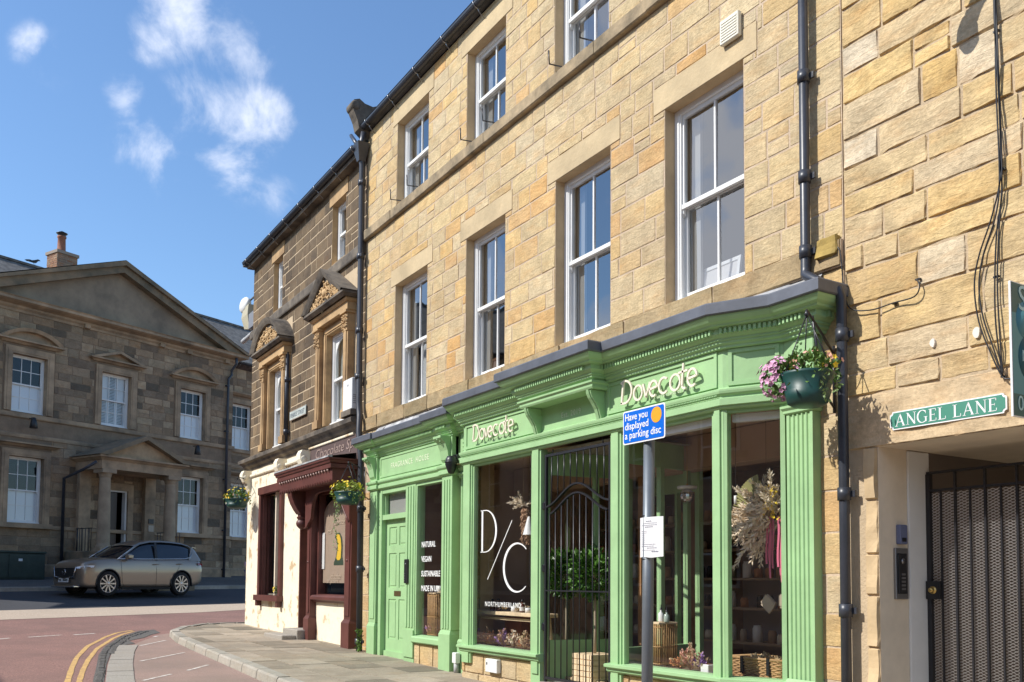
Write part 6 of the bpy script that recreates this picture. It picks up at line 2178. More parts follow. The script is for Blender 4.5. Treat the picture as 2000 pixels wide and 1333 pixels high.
# ------------------------------------------------------------------ drainpipes
def pipe_thing(name, label, pts, r, clips, cz=.05):
    t = thing(name, label, 'drainpipe', (pts[-1][0], pts[-1][1] + .0, 0))
    o = Vector((pts[-1][0], pts[-1][1], 0))
    m = MB(); m.tube([Vector(p) - o for p in pts], r, 12); m.build('pipe', M_PIPE, t)
    for x, y, z in clips:
        m = MB()
        m.lathe([(r, -cz), (r * 1.28, -cz), (r * 1.28, cz), (r, cz)], Vector((x, y, z)) - o, 12)
        m.box(x - o.x - r * 2.0, x - o.x + r * 2.0, .0 + r * .5, r * 1.0, z - cz * .5, z + cz * .5)
        m.build('collar', M_PIPE, t)
    return t
zt0 = 9.0
xq = on_y(1571, 300, -.085)[0]
xr, _ = on_y(1648, 900, -.085)
zq = on_y(1571, 540, -.085)[1]
zr = on_y(1645, 558, -.10)[1]
pipe_thing('drainpipe', 'black drainpipe down the right hand end of the buff building, cranked round the green cornice',
           [(xq, -.085, 9.2), (xq, -.085, zq + .06), (xq + .01, -.10, zq), (xq + .06, -.13, zq - .03), (xr - .06, -.13, zr - .0), (xr - .01, -.11, zr - .03), (xr, -.09, zr - .10), (xr, -.085, 2.0), (xr, -.085, .05)], .041,
           [(xq, -.085, z) for z in (4.12, 4.75, 5.6, 6.9)] + [(xr, -.085, z) for z in (3.35, 2.1, 1.2)])
x7, _ = on_y(716, 300, -.10)
pipe_thing('drainpipe', 'long black drainpipe between the sooty corner building and the buff building',
           [(-14.62, -.12, 9.15), (-14.66, -.14, 8.95), (-14.72, -.12, 8.75), (-14.72, -.10, 8.6), (-14.70, -.10, 4.45), (-14.60, -.12, 4.2), (-14.52, -.16, 3.9), (-14.40, -.16, 3.4), (-14.36, -.16, .22)], .052,
           [(-14.72, -.10, z) for z in (8.3, 7.0, 5.7, 4.9)] + [(-14.38, -.16, z) for z in (2.6, 1.6, .4)])
t = thing('rainwater_hopper', 'black rainwater hopper at the gutter end above the long drainpipe', 'hopper', (-14.72, -.12, 8.75))
m = MB()
m.add([(-.14, -.12, .22), (.14, -.12, .22), (.14, .10, .22), (-.14, .10, .22), (-.05, -.06, -.08), (.05, -.06, -.08), (.05, .06, -.08), (-.05, .06, -.08)], [(0, 1, 2, 3), (0, 4, 5, 1), (1, 5, 6, 2), (2, 6, 7, 3), (3, 7, 4, 0), (7, 6, 5, 4)])
m.build('box', M_PIPE, t)
m = MB(); m.tube([(-.55, .02, .62), (-.35, .0, .45), (-.12, -.02, .25)], .035, 8); m.build('swan_neck', M_PIPE, t)
t = pipe_thing('drainpipe', 'thin black drainpipe between the two carved windows of the sooty building', [(-18.78, -.07, 6.3), (-18.78, -.07, 4.28)], .045, [(-18.78, -.07, 5.6), (-18.78, -.07, 4.5)])

# ------------------------------------------------------------------ ANGEL LANE nameplate
xa, z1 = on_y(1739, 808, -.02); xb, z1b = on_y(1967, 772, -.02)
_, z0 = on_y(1739, 842, -.02)
t = thing('street_nameplate', 'green and white ANGEL LANE street nameplate over the gated opening', 'sign', (xa, -.02, z0))
W_, H_ = xb - xa, .135
m = MB()
c_ = .022
def plate(w, h, c, x0=0, z0=0):
    P = []
    for cx, cz, a0 in ((w, h, 180), (0, h, 270), (0, 0, 0), (w, 0, 90)):
        for k in range(6):
            a = math.radians(a0 + 90 - 90 * k / 5) if False else math.radians(a0 + 90 * k / 5)
            P.append((x0 + cx + c * math.cos(a), z0 + cz + c * math.sin(a)))
    # order each concave corner so that the outline runs on
    Q = []
    for g in range(4):
        seg = P[g * 6:(g + 1) * 6]
        Q += seg[::-1]
    return Q
def notch(w, h, c, x0=0, z0=0):
    Q = []
    for cx, cz, s in ((0, 0, (0, 1)), (w, 0, (1, 0)), (w, h, (1, 1)), (0, h, (0, 0))):
        pass
    for (cx, cz, a0, a1) in ((0, 0, 90, 0), (w, 0, 180, 90), (w, h, 270, 180), (0, h, 360, 270)):
        for k in range(6):
            a = math.radians(a0 + (a1 - a0) * k / 5)
            Q.append((x0 + cx + c * math.cos(a), z0 + cz + c * math.sin(a)))
    return Q
m.ext([(x, -.006, z) for x, z in notch(W_, H_, c_)], (0, .012, 0))
pl = m.build('plate', MATS['sign_white'], t)
m = MB(); m.ext([(x, -.008, z) for x, z in notch(W_ - .018, H_ - .018, c_, .009, .009)], (0, .003, 0)); m.build('green_field', mat('sign_green', (.06, .24, .17), .45), pl)
# serif capitals drawn stroke by stroke
GL = MB()
def serif_text(mb, word, x, z, h, adv=1.12, cond=.80):
    T, t_, sf = .135, .055, .035     # thick, thin, serif height (in units of cap height)
    def R(x0, x1, z0, z1): mb.ext([(x + a * h * cond, -.0085, z + b * h) for a, b in ((x0, z0), (x1, z0), (x1, z1), (x0, z1))], (0, -.0015, 0))
    def D(p, q, w):
        mb.ribbon([(x + p[0] * h * cond, z + p[1] * h), (x + q[0] * h * cond, z + q[1] * h)], w * h, (0, -.0085, 0), (1, 0, 0), (0, 0, 1), (0, -.0014, 0))
    for ch_ in word:
        if ch_ == 'A':
            D((.14, .02), (.52, 1.0), t_); D((.50, 1.0), (.90, .02), T); R(.28, .70, .32, .37)
            R(.0, .30, 0, sf); R(.74, 1.06, 0, sf); wd = 1.06
        elif ch_ == 'N':
            R(.13, .13 + t_ * 1.1, 0, 1); R(.83, .83 + t_ * 1.1, 0, 1); D((.14, .96), (.86, .03), T)
            R(.0, .30, 0, sf); R(.0, .2, 1 - sf, 1); R(.70, 1.0, 1 - sf, 1); wd = 1.02
        elif ch_ == 'E':
            R(.12, .12 + T * 1.2, 0, 1); R(.0, .12, 0, sf); R(.0, .12, 1 - sf, 1); R(.28, .74, 0, sf * 1.3); R(.28, .70, 1 - sf * 1.3, 1); R(.28, .58, .49, .53)
            R(.70, .75, 0, .22); R(.66, .71, .80, 1); R(.55, .59, .42, .60); wd = .80
        elif ch_ == 'L':
            R(.12, .12 + T * 1.2, 0, 1); R(.0, .12, 0, sf); R(.0, .40, 1 - sf, 1); R(.28, .74, 0, sf * 1.3); R(.70, .75, 0, .25); wd = .80
        elif ch_ == 'G':
            P = [(.5 + .46 * math.cos(math.radians(a)), .5 + .50 * math.sin(math.radians(a))) for a in range(48, 318, 15)]
            ws = [(.05 + .085 * abs(math.cos(math.radians(a))) ** 1.2) * h for a in range(48, 318, 15)]
            mb.ribbon([(x + a * h * cond, z + b * h) for a, b in P], ws, (0, -.0085, 0), (1, 0, 0), (0, 0, 1), (0, -.0015, 0))
            R(.78, .78 + T, .05, .42); R(.66, 1.0, .42, .42 + sf); R(.80, .85, .72, .96); wd = 1.02
        else: wd = .42
        x += wd * h * cond * 1.0 + h * .085
    return x
xe = serif_text(MB(), 'ANGEL LANE', 0, 0, 1.0)
hh = H_ * .66
cond = .80
xs_, need = 0, W_ - .09
k_ = need / (serif_text(MB(), 'ANGEL LANE', 0, 0, hh))
serif_text(GL, 'ANGEL LANE', .045, H_ * .17, hh, cond=.80 * k_ * 1.0 if k_ else .8)
GL.build('letters', MATS['sign_white'], pl)

# ------------------------------------------------------------------ entry phone in the reveal of the opening
t = thing('entry_phone', 'steel framed black entry phone panel with buttons in the cream reveal of the lane opening', 'intercom', (-4.49, .165, 1.31))
m = MB(); m.bev(.001, .022, .0, .15, -.02, .37, .004); m.build('frame', M_STEEL, t)
m = MB(); m.bev(.018, .034, .02, .12, .02, .33, .003); m.build('panel', M_BLACK, t)
m = MB()
for k in range(5): m.box(.034, .038, .05, .095, .05 + k * .028, .065 + k * .028)
m.tube([(.036, .07, .27), (.040, .07, .27)], .022, 12)
m.build('buttons', M_STEEL, t)
t = thing('junction_box', 'small blue grey plastic box above the entry phone', 'box', (-4.49, .20, 1.71))
m = MB(); m.bev(.001, .04, .0, .09, 0, .15, .006); m.build('case', mat('blue_grey_plastic', (.14, .16, .26), .5), t)
m = MB(); m.box(.04, .043, .02, .07, .02, .05); m.build('label_strip', M_BLACK, t)

# ------------------------------------------------------------------ cables on the rough wall
def wallpts(pp, y=-.045): return [(on_y(a, b, y)[0], y, on_y(a, b, y)[1]) for a, b in pp]
def smooth(P, n=6):
    out = []
    P = [Vector(p) for p in P]
    for i in range(len(P) - 1):
        p0, p1, p2, p3 = P[max(i - 1, 0)], P[i], P[i + 1], P[min(i + 2, len(P) - 1)]
        for k in range(n):
            t = k / n
            out.append(.5 * ((2 * p1) + (-p0 + p2) * t + (2 * p0 - 5 * p1 + 4 * p2 - p3) * t * t + (-p0 + 3 * p1 - 3 * p2 + p3) * t ** 3))
    out.append(P[-1])
    return out
CB = [('black cable bundle hanging down the rough sandstone wall', [[(1941, -60), (1941, 0), (1943, 60), (1949, 160), (1953, 250), (1955, 330), (1957, 380), (1947, 450), (1943, 540), (1944, 620), (1950, 680), (1958, 735)],
                                                      [(1945, -60), (1946, 60), (1951, 170), (1955, 330), (1938, 420), (1912, 500), (1903, 560), (1912, 630), (1935, 690), (1957, 735), (1975, 740), (2020, 738)],
                                                      [(1943, -60), (1945, 160), (1952, 340), (1945, 420), (1920, 500), (1912, 560), (1920, 620), (1940, 680), (1956, 730)], [(1945, 0), (1951, 160), (1957, 340), (1950, 470), (1948, 560), (1953, 660), (1959, 735)]]),
      ('thin cable looping from the green cornice across the wall', [[(1622, 478), (1640, 490), (1648, 560), (1660, 602), (1700, 606), (1745, 592), (1785, 580), (1796, 560), (1790, 545)]])]
for lab, sets in CB:
    o_ = Vector(wallpts(sets[0])[-1])
    t = thing('cable', lab, 'cable', o_)
    m = MB()
    for s_ in sets: m.tube([p - o_ for p in smooth(wallpts(s_), 5)], .0055, 5)
    m.build('strand', M_BLACK, t)
    m = MB()
    for p in wallpts(sets[0])[2::3]:
        m.box(p[0] - o_.x - .02, p[0] - o_.x + .02, .01, .03, p[2] - o_.z - .006, p[2] - o_.z + .006)
    m.build('cable_clip', M_BLACK, t)

# wall light above the picture whose shadow falls on the wall
t = thing('wall_floodlight', 'black floodlight on a bent arm high on the rough wall, casting its shadow', 'light', (-3.12, 0, 5.88))
m = MB(); m.box(-.07, .07, -.03, 0, -.1, .1); m.tube([(0, -.02, 0), (-.16, -.12, .0), (-.40, -.30, .03), (-.56, -.36, .0)], .03, 8); m.build('arm', M_IRON, t)
m = MB(); m.tube([(-.50, -.34, .02), (-.62, -.40, -.02), (-.68, -.42, -.10)], [.075, .06, .055], 10); m.lathe([(.001, .02), (.055, .02), (.075, -.05), (.08, -.13), (.05, -.18), (.001, -.18)], (-.71, -.43, -.12), 12); m.build('lamp_head', M_BLACK, t)

# estate agent board standing out from the wall
xb_, zt1 = on_y(1973, 548, -.62); _, zb1 = on_y(1986, 812, -.62)
t = thing('estate_agent_board', 'teal estate agent board projecting from the wall at the right edge of the picture', 'sign', (xb_, -.62, zb1))
Hh = zt1 - zb1
m = MB(); m.box(-.012, .0, 0, .60, 0, Hh); bo = m.build('board', mat('board_white', (.75, .76, .78), .4), t)
M_TEALD, M_TEAL = mat('dark_teal', (.015, .09, .10), .4), mat('mid_teal', (.06, .22, .27), .4)
m = MB()
m.quad((.0015, .006, .006), (.0015, .594, .006), (.0015, .594, Hh * .17), (.0015, .006, Hh * .17), 0)
m.quad((.0015, .006, Hh * .17), (.0015, .594, Hh * .17), (.0015, .594, Hh * .77), (.0015, .006, Hh * .77), 1)
m.quad((.0015, .006, Hh * .77), (.0015, .594, Hh * .77), (.0015, .594, Hh - .006), (.0015, .006, Hh - .006), 0)
m.tube([(.001, .22, Hh * .45), (.003, .22, Hh * .45)], .155, 28, 0)
m.tube([(.001, .17, Hh * .73), (.0025, .17, Hh * .73)], .12, 28, 1)
m.build('printed_face', [M_TEALD, M_TEAL], bo)
RX = Matrix.Rotation(math.pi / 2, 4, 'Z')
M_PT = mat('pale_teal_letter', (.35, .55, .6), .5)
for s_, y_, z_, sz in (('S', .07, .80, .22), ('N', .10, .42, .10), ('0', .045, .05, .13)):
    text_mesh('board_letters', s_, sz, M_PT, bo, Matrix.Translation((.004, y_, Hh * z_)) @ RX, ext=.0006)

# vent cover on the wall
xa, z1 = on_y(1405, 32, -.06); xb, z0 = on_y(1436, 62, -.06)
t = thing('vent_cover', 'cream plastic square vent cover high on the buff wall above the fourth window', 'vent', (xa, 0, z0 - .04))
m = MB(); m.bev(0, .235, -.06, -.012, 0, .235, .008); m.build('case', mat('cream_plastic', (.72, .68, .56), .5), t)
m = MB()
for k in range(7): m.box(.02, .215, -.066, -.0601, .03 + k * .027, .045 + k * .027)
m.build('louvre', MATS['cream_plastic'], t)
# meter cover and cable box below the sills
xa, z1 = on_y(952, 1283, YB); xb, z0 = on_y(974, 1316, YB)
t = thing('meter_cover', 'white rectangular meter cover below the left Dovecote window sill', 'cover', (xa, YB - .0, z0))
m = MB(); m.bev(0, xb - xa, -.03, .03, 0, z1 - z0 - .02, .006); m.build('lid', M_WHITE, t)
m = MB(); m.box(.03, .05, -.034, -.03, .09, .12); m.build('catch', M_BLACK, t)
t = thing('cable_duct', 'small white cable box with short duct at the pavement between the two green shopfronts', 'duct', (-10.93, -.14, gz(-10.9, -.2)))
m = MB(); m.bev(-.05, .05, -.07, .0, .13, .27, .006); m.build('box', M_WHITE, t)
m = MB(); m.tube([(0, -.03, 0), (0, -.03, .13)], .035, 10); m.build('duct', MATS['pale_grey'], t)
# black wall lamp between the shops
xa, z_ = on_y(884, 905, -.22)
t = thing('wall_lantern', 'small black bulkhead lamp between the two green shopfronts', 'light', (xa, -.18, z_))
m = MB(); m.box(-.05, .05, .0, .12, .04, .12); m.tube([(0, .06, .10), (0, -.02, .10), (0, -.06, .06)], .018, 8); m.build('bracket', M_BLACK, t)
m = MB(); m.lathe([(.001, .12), (.06, .11), (.08, .06), (.085, .0), (.065, -.06), (.04, -.12), (.001, -.13)], (0, -.06, -.02), 14); m.lathe([(.086, .02), (.095, .03), (.086, .04)], (0, -.06, -.02), 14); m.build('lamp_body', M_BLACK, t)

# ------------------------------------------------------------------ hanging baskets
M_LEAF = mat('basket_leaf', (.10, .20, .03), .6, var=.35, vscale=9)
M_LEAFY = mat('yellow_green_leaf', (.30, .36, .05), .6, var=.3, vscale=9)
M_IVY = mat('trailing_leaf', (.16, .24, .07), .6, var=.4, vscale=12)
M_BOWL = mat('dark_green_bowl', (.008, .05, .042), .45)
M_PINK = mat('pink_petal', (.68, .36, .52), .6, vscale=25, var=.4)
M_YELF = mat('yellow_petal', (.80, .58, .03), .6)
M_PEACH = mat('peach_petal', (.72, .38, .28), .6)
M_WHT = mat('pale_petal', (.75, .66, .62), .6)


def leaves(mb, rng, n, c, rx, ry, rz, size, lo=-.2, shell_=.55, mi=0):
    for _ in range(n):
        while True:
            d = Vector((rng.gauss(0, 1), rng.gauss(0, 1), rng.gauss(0, 1)))
            if d.length > .1:
                d.normalize()
                if d.z > lo: break
        r = shell_ + (1 - shell_) * rng.random() ** .6
        p = Vector((c[0] + d.x * rx * r, c[1] + d.y * ry * r, c[2] + d.z * rz * r))
        leaf(mb, rng, p, (d + Vector((rng.uniform(-.7, .7), rng.uniform(-.7, .7), rng.uniform(-.3, .8)))).normalized(), size * rng.uniform(.6, 1.3), mi)


def leaf(mb, rng, p, d, L, mi=0, wid=.36):
    a = d.orthogonal().normalized()
    a = Matrix.Rotation(rng.random() * 6.28, 3, d) @ a
    b = d.cross(a)
    w = L * wid
    mid = p + d * L * .5 + b * L * .10
    mb.add([p, mid + a * w * .9 - b * L * .05, p + d * L, mid - a * w * .9 - b * L * .05, mid], [(0, 1, 4), (1, 2, 4), (2, 3, 4), (3, 0, 4)], mi, False)


def flower(mb, rng, p, n, r, mi=0):
    n = n.normalized(); a = n.orthogonal().normalized(); b = n.cross(a)
    ph = rng.random() * 6
    vs = [p]
    for k in range(10):
        an = ph + k * math.pi / 5
        rr = r * (1.0 if k % 2 == 0 else .62)
        vs.append(p + (a * math.cos(an) + b * math.sin(an)) * rr + n * r * .35)
    mb.add(vs, [(0, 1 + k, 1 + (k + 1) % 10) for k in range(10)], mi)


def basket(label, pos, R, H, seed, wallp, flowers, leafm, trail=None, bulge=None):
    rng = random.Random(seed)
    t = thing('hanging_basket', label, 'hanging basket', pos, group=None)
    m = MB()
    m.lathe([(.001, -H), (R * .55, -H), (R * .72, -H * .92), (R * .86, -H * .55), (R * .80, -H * .52), (R * .98, -.02), (R * 1.0, .0), (R * .95, .0), (R * .9, -.04), (.001, -.04)], n=24)
    m.build('bowl', M_BOWL, t)
    m = MB()
    leaves(m, rng, 300, (0, 0, .03), R * 1.04, R * 1.04, R * .62, .048, lo=-.02, shell_=.4)
    if bulge: leaves(m, rng, 180, bulge[0], bulge[1], bulge[1], bulge[1], .05, lo=-1, shell_=.3)
    # foliage spilling over the rim
    for k in range(40):
        a = rng.random() * 6.28
        if -2.4 < (a if a < 3.14 else a - 6.28) < -.4 and rng.random() < .7: continue
        p = Vector((R * 1.03 * math.cos(a), R * 1.03 * math.sin(a), rng.uniform(-.10, .02)))
        leaf(m, rng, p, Vector((math.cos(a) * .6, math.sin(a) * .6, -.6 + rng.random() * .5)).normalized(), .05)
    m.build('foliage', leafm, t)
    for nm, mt, n, where, rr in flowers:
        m = MB()
        for _ in range(n):
            c, r = where
            d = Vector((rng.gauss(0, 1), rng.gauss(0, 1) - .3, rng.gauss(0, .8) + .25)).normalized()
            p = Vector(c) + Vector((d.x * r[0], d.y * r[1], d.z * r[2])) * rng.uniform(.85, 1.1)
            flower(m, rng, p, d + Vector((0, -.2, .2)), rr * rng.uniform(.75, 1.2))
        m.build(nm, mt, t)
    m = MB()
    top = (0, 0, .46)
    for a in (.3, 2.4, 4.5): m.tube([top, (R * .95 * math.cos(a), R * .95 * math.sin(a), .0)], .005, 5)
    m.lathe([(.012, -.02), (.02, 0), (.012, .02)], (0, 0, .46), 8)
    m.build('chain', M_IRON, t)
    if trail:
        m = MB()
        for (x, y, L) in trail:
            for k in range(int(L / .012)):
                z = -k * .012
                leaf(m, rng, Vector((x + rng.uniform(-.035, .035), y + rng.uniform(-.03, .03), z)), Vector((rng.uniform(-1, 1), rng.uniform(-1, 1), -.5)).normalized(), .035)
        m.build('trailing_plant', M_IVY, t)
    return t


def bracket(label, wallp, tip):
    t = thing('basket_bracket', label, 'bracket', wallp)
    w = Vector(wallp); e = Vector(tip) - w
    m = MB()
    m.tube([(0, -.01, -.42), (0, -.01, .12)], .012, 6)
    m.tube([(0, -.01, .06), (e.x * .5, e.y * .5, e.z * .5 + .03), (e.x, e.y, e.z), (e.x * 1.02, e.y * 1.02, e.z - .04)], .012, 6)
    m.tube([(0, -.01, -.38), (e.x * .25, e.y * .25, -.32), (e.x * .55, e.y * .55, -.12), (e.x * .8, e.y * .8, e.z - .02)], .010, 6)
    sc = [(e.x * .3 + e.x * .13 * math.cos(a) * (1 - a / 9), e.y * .3 + e.y * .13 * math.cos(a) * (1 - a / 9), -.08 + .08 * math.sin(a) * (1 - a / 9)) for a in [k * .5 for k in range(14)]]
    m.tube(sc, .008, 5)
    m.build('scrollwork', M_IRON, t)
    return t


bx, bz = on_y(1577, 728, -.46)
basket('hanging basket of pink petunias and yellow flowers by the right end of the green shop', (bx, -.46, bz - .01), .205, .25, 5, None,
       [('pink_flowers', M_PINK, 110, ((-.20, -.08, -.02), (.16, .15, .17)), .027), ('mixed_flowers', M_PEACH, 30, ((.04, .02, .07), (.2, .18, .08)), .020), ('yellow_flowers', M_YELF, 9, ((.08, 0, .06), (.2, .2, .12)), .026)],
       M_LEAF, trail=[(.21, -.05, .26), (.23, .05, .2)], bulge=((-.20, -.06, -.02), .13))
bracket('black scrolled iron bracket holding the pink flower basket', (-4.87, -.01, 3.18), (bx, -.46, bz + .48))
bx, bz = on_y(680, 962, -.50)
basket('yellow flower basket with a long leafy trail between the maroon and green shops', (bx, -.50, bz), .23, .20, 9, None,
       [('yellow_flowers', M_YELF, 46, ((-.05, 0, .05), (.30, .26, .18)), .028), ('pale_flowers', M_WHT, 10, ((-.12, -.1, 0), (.15, .15, .12)), .022)],
       M_LEAFY, trail=[(-.14, -.14, .95), (-.17, -.12, .5), (-.26, -.05, .34), (.27, .0, .22)], bulge=((-.16, -.05, -.02), .17))
bracket('black iron bracket holding the yellow flower basket', (-14.58, -.01, bz + .38), (bx, -.50, bz + .50))
bx, bz = on_y(463, 975, -.42)
basket('yellow and pale pink flower basket at the far corner of the cream building', (bx, -.42, bz), .27, .22, 13, None,
       [('yellow_flowers', M_YELF, 40, ((.05, 0, .08), (.32, .3, .18)), .032), ('pale_flowers', M_WHT, 26, ((-.24, -.05, -.04), (.13, .13, .2)), .026), ('orange_flowers', M_PEACH, 10, ((-.26, 0, .1), (.08, .08, .08)), .03)],
       M_LEAF, trail=[(.05, -.2, .2), (.2, -.1, .12)], bulge=((-.2, -.05, -.05), .14))
bracket('black iron bracket holding the far corner flower basket', (CX0 + .05, -.03, bz + .46), (bx, -.42, bz + .50))

# ------------------------------------------------------------------ equipment on the corner of the sooty building
px_, pz_ = on_y(488, 600, .25)
t = thing('roof_equipment', 'cluster of floodlight, grey boxes and a camera on the side of the sooty corner building', 'floodlight', (CX0, .15, 7.45))
t.scale = (1.75, 1, .95)
m = MB(); m.tube([(-.10, 0, -.35), (-.10, 0, 1.0)], .05, 8); m.tube([(0, 0, .9), (-.5, -.02, .88)], .025, 6); m.tube([(0, 0, -.1), (-.10, 0, -.1)], .03, 6); m.build('mast', M_GREYPOLE, t)
m = MB(); m.lathe([(.001, -.05), (.16, -.05), (.2, .0), (.17, .09), (.001, .12)], (-.58, -.1, .80), 18, axis='y'); m.build('round_lamp', M_WHITE, t)
m = MB(); m.add([(-.62, -.15, .45), (-.30, -.15, .45), (-.30, .15, .45), (-.62, .15, .45), (-.55, -.1, .15), (-.30, -.1, .05), (-.30, .1, .05), (-.55, .1, .15), (-.58, -.13, .68), (-.30, -.13, .70), (-.30, .13, .70), (-.58, .13, .68)],
                 [(0, 4, 5, 1), (1, 5, 6, 2), (2, 6, 7, 3), (3, 7, 4, 0), (7, 6, 5, 4), (8, 0, 1, 9), (9, 1, 2, 10), (10, 2, 3, 11), (11, 3, 0, 8), (8, 9, 10, 11)]); m.build('lamp_box', mat('aged_cream', (.46, .42, .30), .6), t)
m = MB(); m.bev(-.27, -.03, -.14, .14, -.0, .42, .02); m.build('grey_box', mat('steel_grey', (.22, .23, .25), .5), t)
m = MB(); m.tube([(-.15, 0, -.02), (-.55, -.05, -.10)], [.05, .055], 8); m.tube([(-.55, -.05, -.10), (-.68, -.07, -.13)], [.06, .06], 8); m.build('camera', MATS['pale_grey'], t)

# ------------------------------------------------------------------ things standing in the windows
def lathe_thing(name, label, cat, pos, parts, group=None):
    t = thing(name, label, cat, pos, group=group)
    for nm, prof, mt in parts:
        m = MB(); m.lathe(prof, n=14); m.build(nm, mt, t)
    return t

# curtain, figurine, frames upstairs
a, b = F1[0]
m = MB()
P = []
for k in range(15):
    x = a + .12 + (b - a - .22) * k / 14
    P.append((x, .36 + .025 * math.sin(k * 1.7)))
m.add([(x, y, Z1[0] + .06) for x, y in P] + [(x + .1 * (1 if k < 7 else 0), y, Z1[0] + 1.0) for k, (x, y) in enumerate(P)], [(k, k + 1, 15 + k + 1, 15 + k) for k in range(14)], 0, True)
t = tag(m.build('curtain', mat('white_net', (.7, .7, .68), .8)), 'white net curtain in the lower half of the leftmost first floor sash window', 'curtain')
for i in range(4):
    a, b = F1[i]
    m = MB(); m.box(a + .07, a + .22, .27, .30, Z1[0] + .05, Z1[1] - .05); m.box(b - .08, b - .02, .27, .30, Z1[0] + .05, Z1[1] - .05)
    m.build('folded_shutter', mat('shutter_grey', (.36, .36, .34), .6) if i == 0 else MATS['shutter_grey'], b1)
    a, b = F2[i]
    m = MB(); m.box(a + .07, a + .25, .27, .30, Z2[0] + .05, Z2[1] - .05); m.build('folded_shutter', MATS['shutter_grey'], b1)
a, b = F2[2]
m = MB()
for k in range(10):
    x = b - .46 + k * .042
    m.add([(x, .34 + .02 * (k % 2), Z2[0] + .05), (x + .042, .34 + .02 * ((k + 1) % 2), Z2[0] + .05), (x + .042, .34 + .02 * ((k + 1) % 2), Z2[1]), (x, .34 + .02 * (k % 2), Z2[1])], [(0, 1, 2, 3)])
tag(m.build('curtain', mat('lilac_curtain', (.42, .42, .55), .8)), 'lilac curtain drawn to the right in the topmost visible sash window', 'curtain')
x, z = on_y(1140, 640, .33)
t = thing('figurine', 'white bird figurine on the sill of the third first floor window', 'figurine', (x, .33, Z1[0] + .06))
m = MB(); m.lathe([(.001, 0), (.05, 0), (.045, .02), (.02, .04), (.02, .06)], n=12); m.tube([(-.02, 0, .06), (.0, 0, .11), (.01, 0, .16), (-.01, 0, .20), (-.03, 0, .22), (-.06, 0, .215)], [.03, .05, .045, .03, .03, .006], 10); m.tube([(.04, 0, .02), (.09, 0, .05), (.14, 0, .02)], [.02, .035, .02], 8); m.build('bird_figure', M_WHITE, t)
def frame_thing(label, x, y, z, w, h, lean, fm, im, name='picture_frame'):
    t = thing(name, label, 'picture frame', (x, y, z))
    m = MB()
    bw = .035
    for a, b, c, d in ((0, w, 0, bw), (0, w, h - bw, h), (0, bw, bw, h - bw), (w - bw, w, bw, h - bw)):
        m.box(a, b, -.012, .012, c, d)
    f = m.build('frame', fm, t); t.rotation_euler = (lean, 0, 0)
    m = MB(); m.box(bw, w - bw, -.002, .004, bw, h - bw); m.build('picture', im, t)
M_PKF = mat('pale_pink_frame', (.72, .58, .55), .5)
x, z = on_y(1363, 560, .30)
frame_thing('white and pink picture frame leaning behind the glass of the fourth first floor window', F1[3][0] + .20, .30, Z1[0] + .07, .50, .30, -.15, M_WHITE, mat('pale_picture', (.62, .60, .58), .6))
frame_thing('pale pink book end or frame standing at the right of the second first floor window', F1[1][1] - .30, .34, Z1[0] + .07, .20, .42, -.1, M_PKF, mat('pink_picture', (.66, .48, .42), .6))
frame_thing('small brown photo frame at the left of the second first floor window', F1[1][0] + .20, .30, Z1[0] + .07, .16, .24, -.1, M_WOOD2, mat('brown_picture', (.3, .2, .15), .6))

# left Dovecote window: trestle table with jars
ty = .05
x0, z_ = on_y(936, 1197, ty); x1, _ = on_y(1046, 1208, ty)
tz = z_ - .01
T0 = .59
x0 -= .12
t = thing('trestle_table', 'pale wooden trestle table with splayed legs in the left Dovecote window', 'table', (x0, ty, T0))
L = x1 - x0 + .25
m = MB(); m.bev(0, L, -.10, .16, tz - T0, tz - T0 + .045, .005); m.build('tabletop', M_WOOD, t)
m = MB(); m.box(.16, L - .16, -.04, .0, tz - T0 - .06, tz - T0 - .03); m.build('rail', M_WOOD, t)
for s, xx in ((-1, .16), (1, L - .16)):
    for yy_ in (-.08, .13):
        m = MB(); m.ext([(xx - .02, yy_ - .015, tz - T0), (xx + .02, yy_ - .015, tz - T0), (xx + .02 + s * .07, yy_ - .015, 0), (xx - .02 + s * .07, yy_ - .015, 0)], (0, .03, 0)); m.build('leg', M_WOOD, t)
M_AMBER = mat('amber_glass', (.11, .03, .01), .15, spec=.8)
top = tz + .046
bp = [(.001, 0), (.030, 0), (.033, .01), (.033, .085), (.026, .10), (.011, .112), (.011, .13)]
names = ['leftmost brown glass bottle on the trestle table', 'second brown glass bottle on the trestle table', 'brown bottle with white label at the right of the trestle table']
for k, (pxx, lb_) in enumerate(zip((962, 974, 1020), names)):
    x, _ = on_y(pxx, 1190, ty)
    lathe_thing('bottle', lb_, 'bottle', (x, ty, top), [('glass', bp, M_AMBER), ('cap', [(.012, .13), (.014, .132), (.014, .155), (.001, .157)], M_BLACK)] + ([('paper_label', [(.0338, .02), (.0338, .07)], M_WHITE)] if k == 2 else []), group='brown bottles on the trestle table')
for k, (pxx, r, h) in enumerate(((1005, .045, .07), (1032, .04, .06))):
    x, _ = on_y(pxx, 1190, ty)
    lathe_thing('candle_jar', ['white candle jar in the middle of the trestle table', 'white candle jar at the right end of the trestle table'][k], 'jar', (x, ty, top), [('jar', [(.001, 0), (r, 0), (r, h), (r - .004, h), (r - .004, .01)], M_WHITE), ('wax', [(.001, h - .01), (r - .004, h - .01)], M_IVORY)])
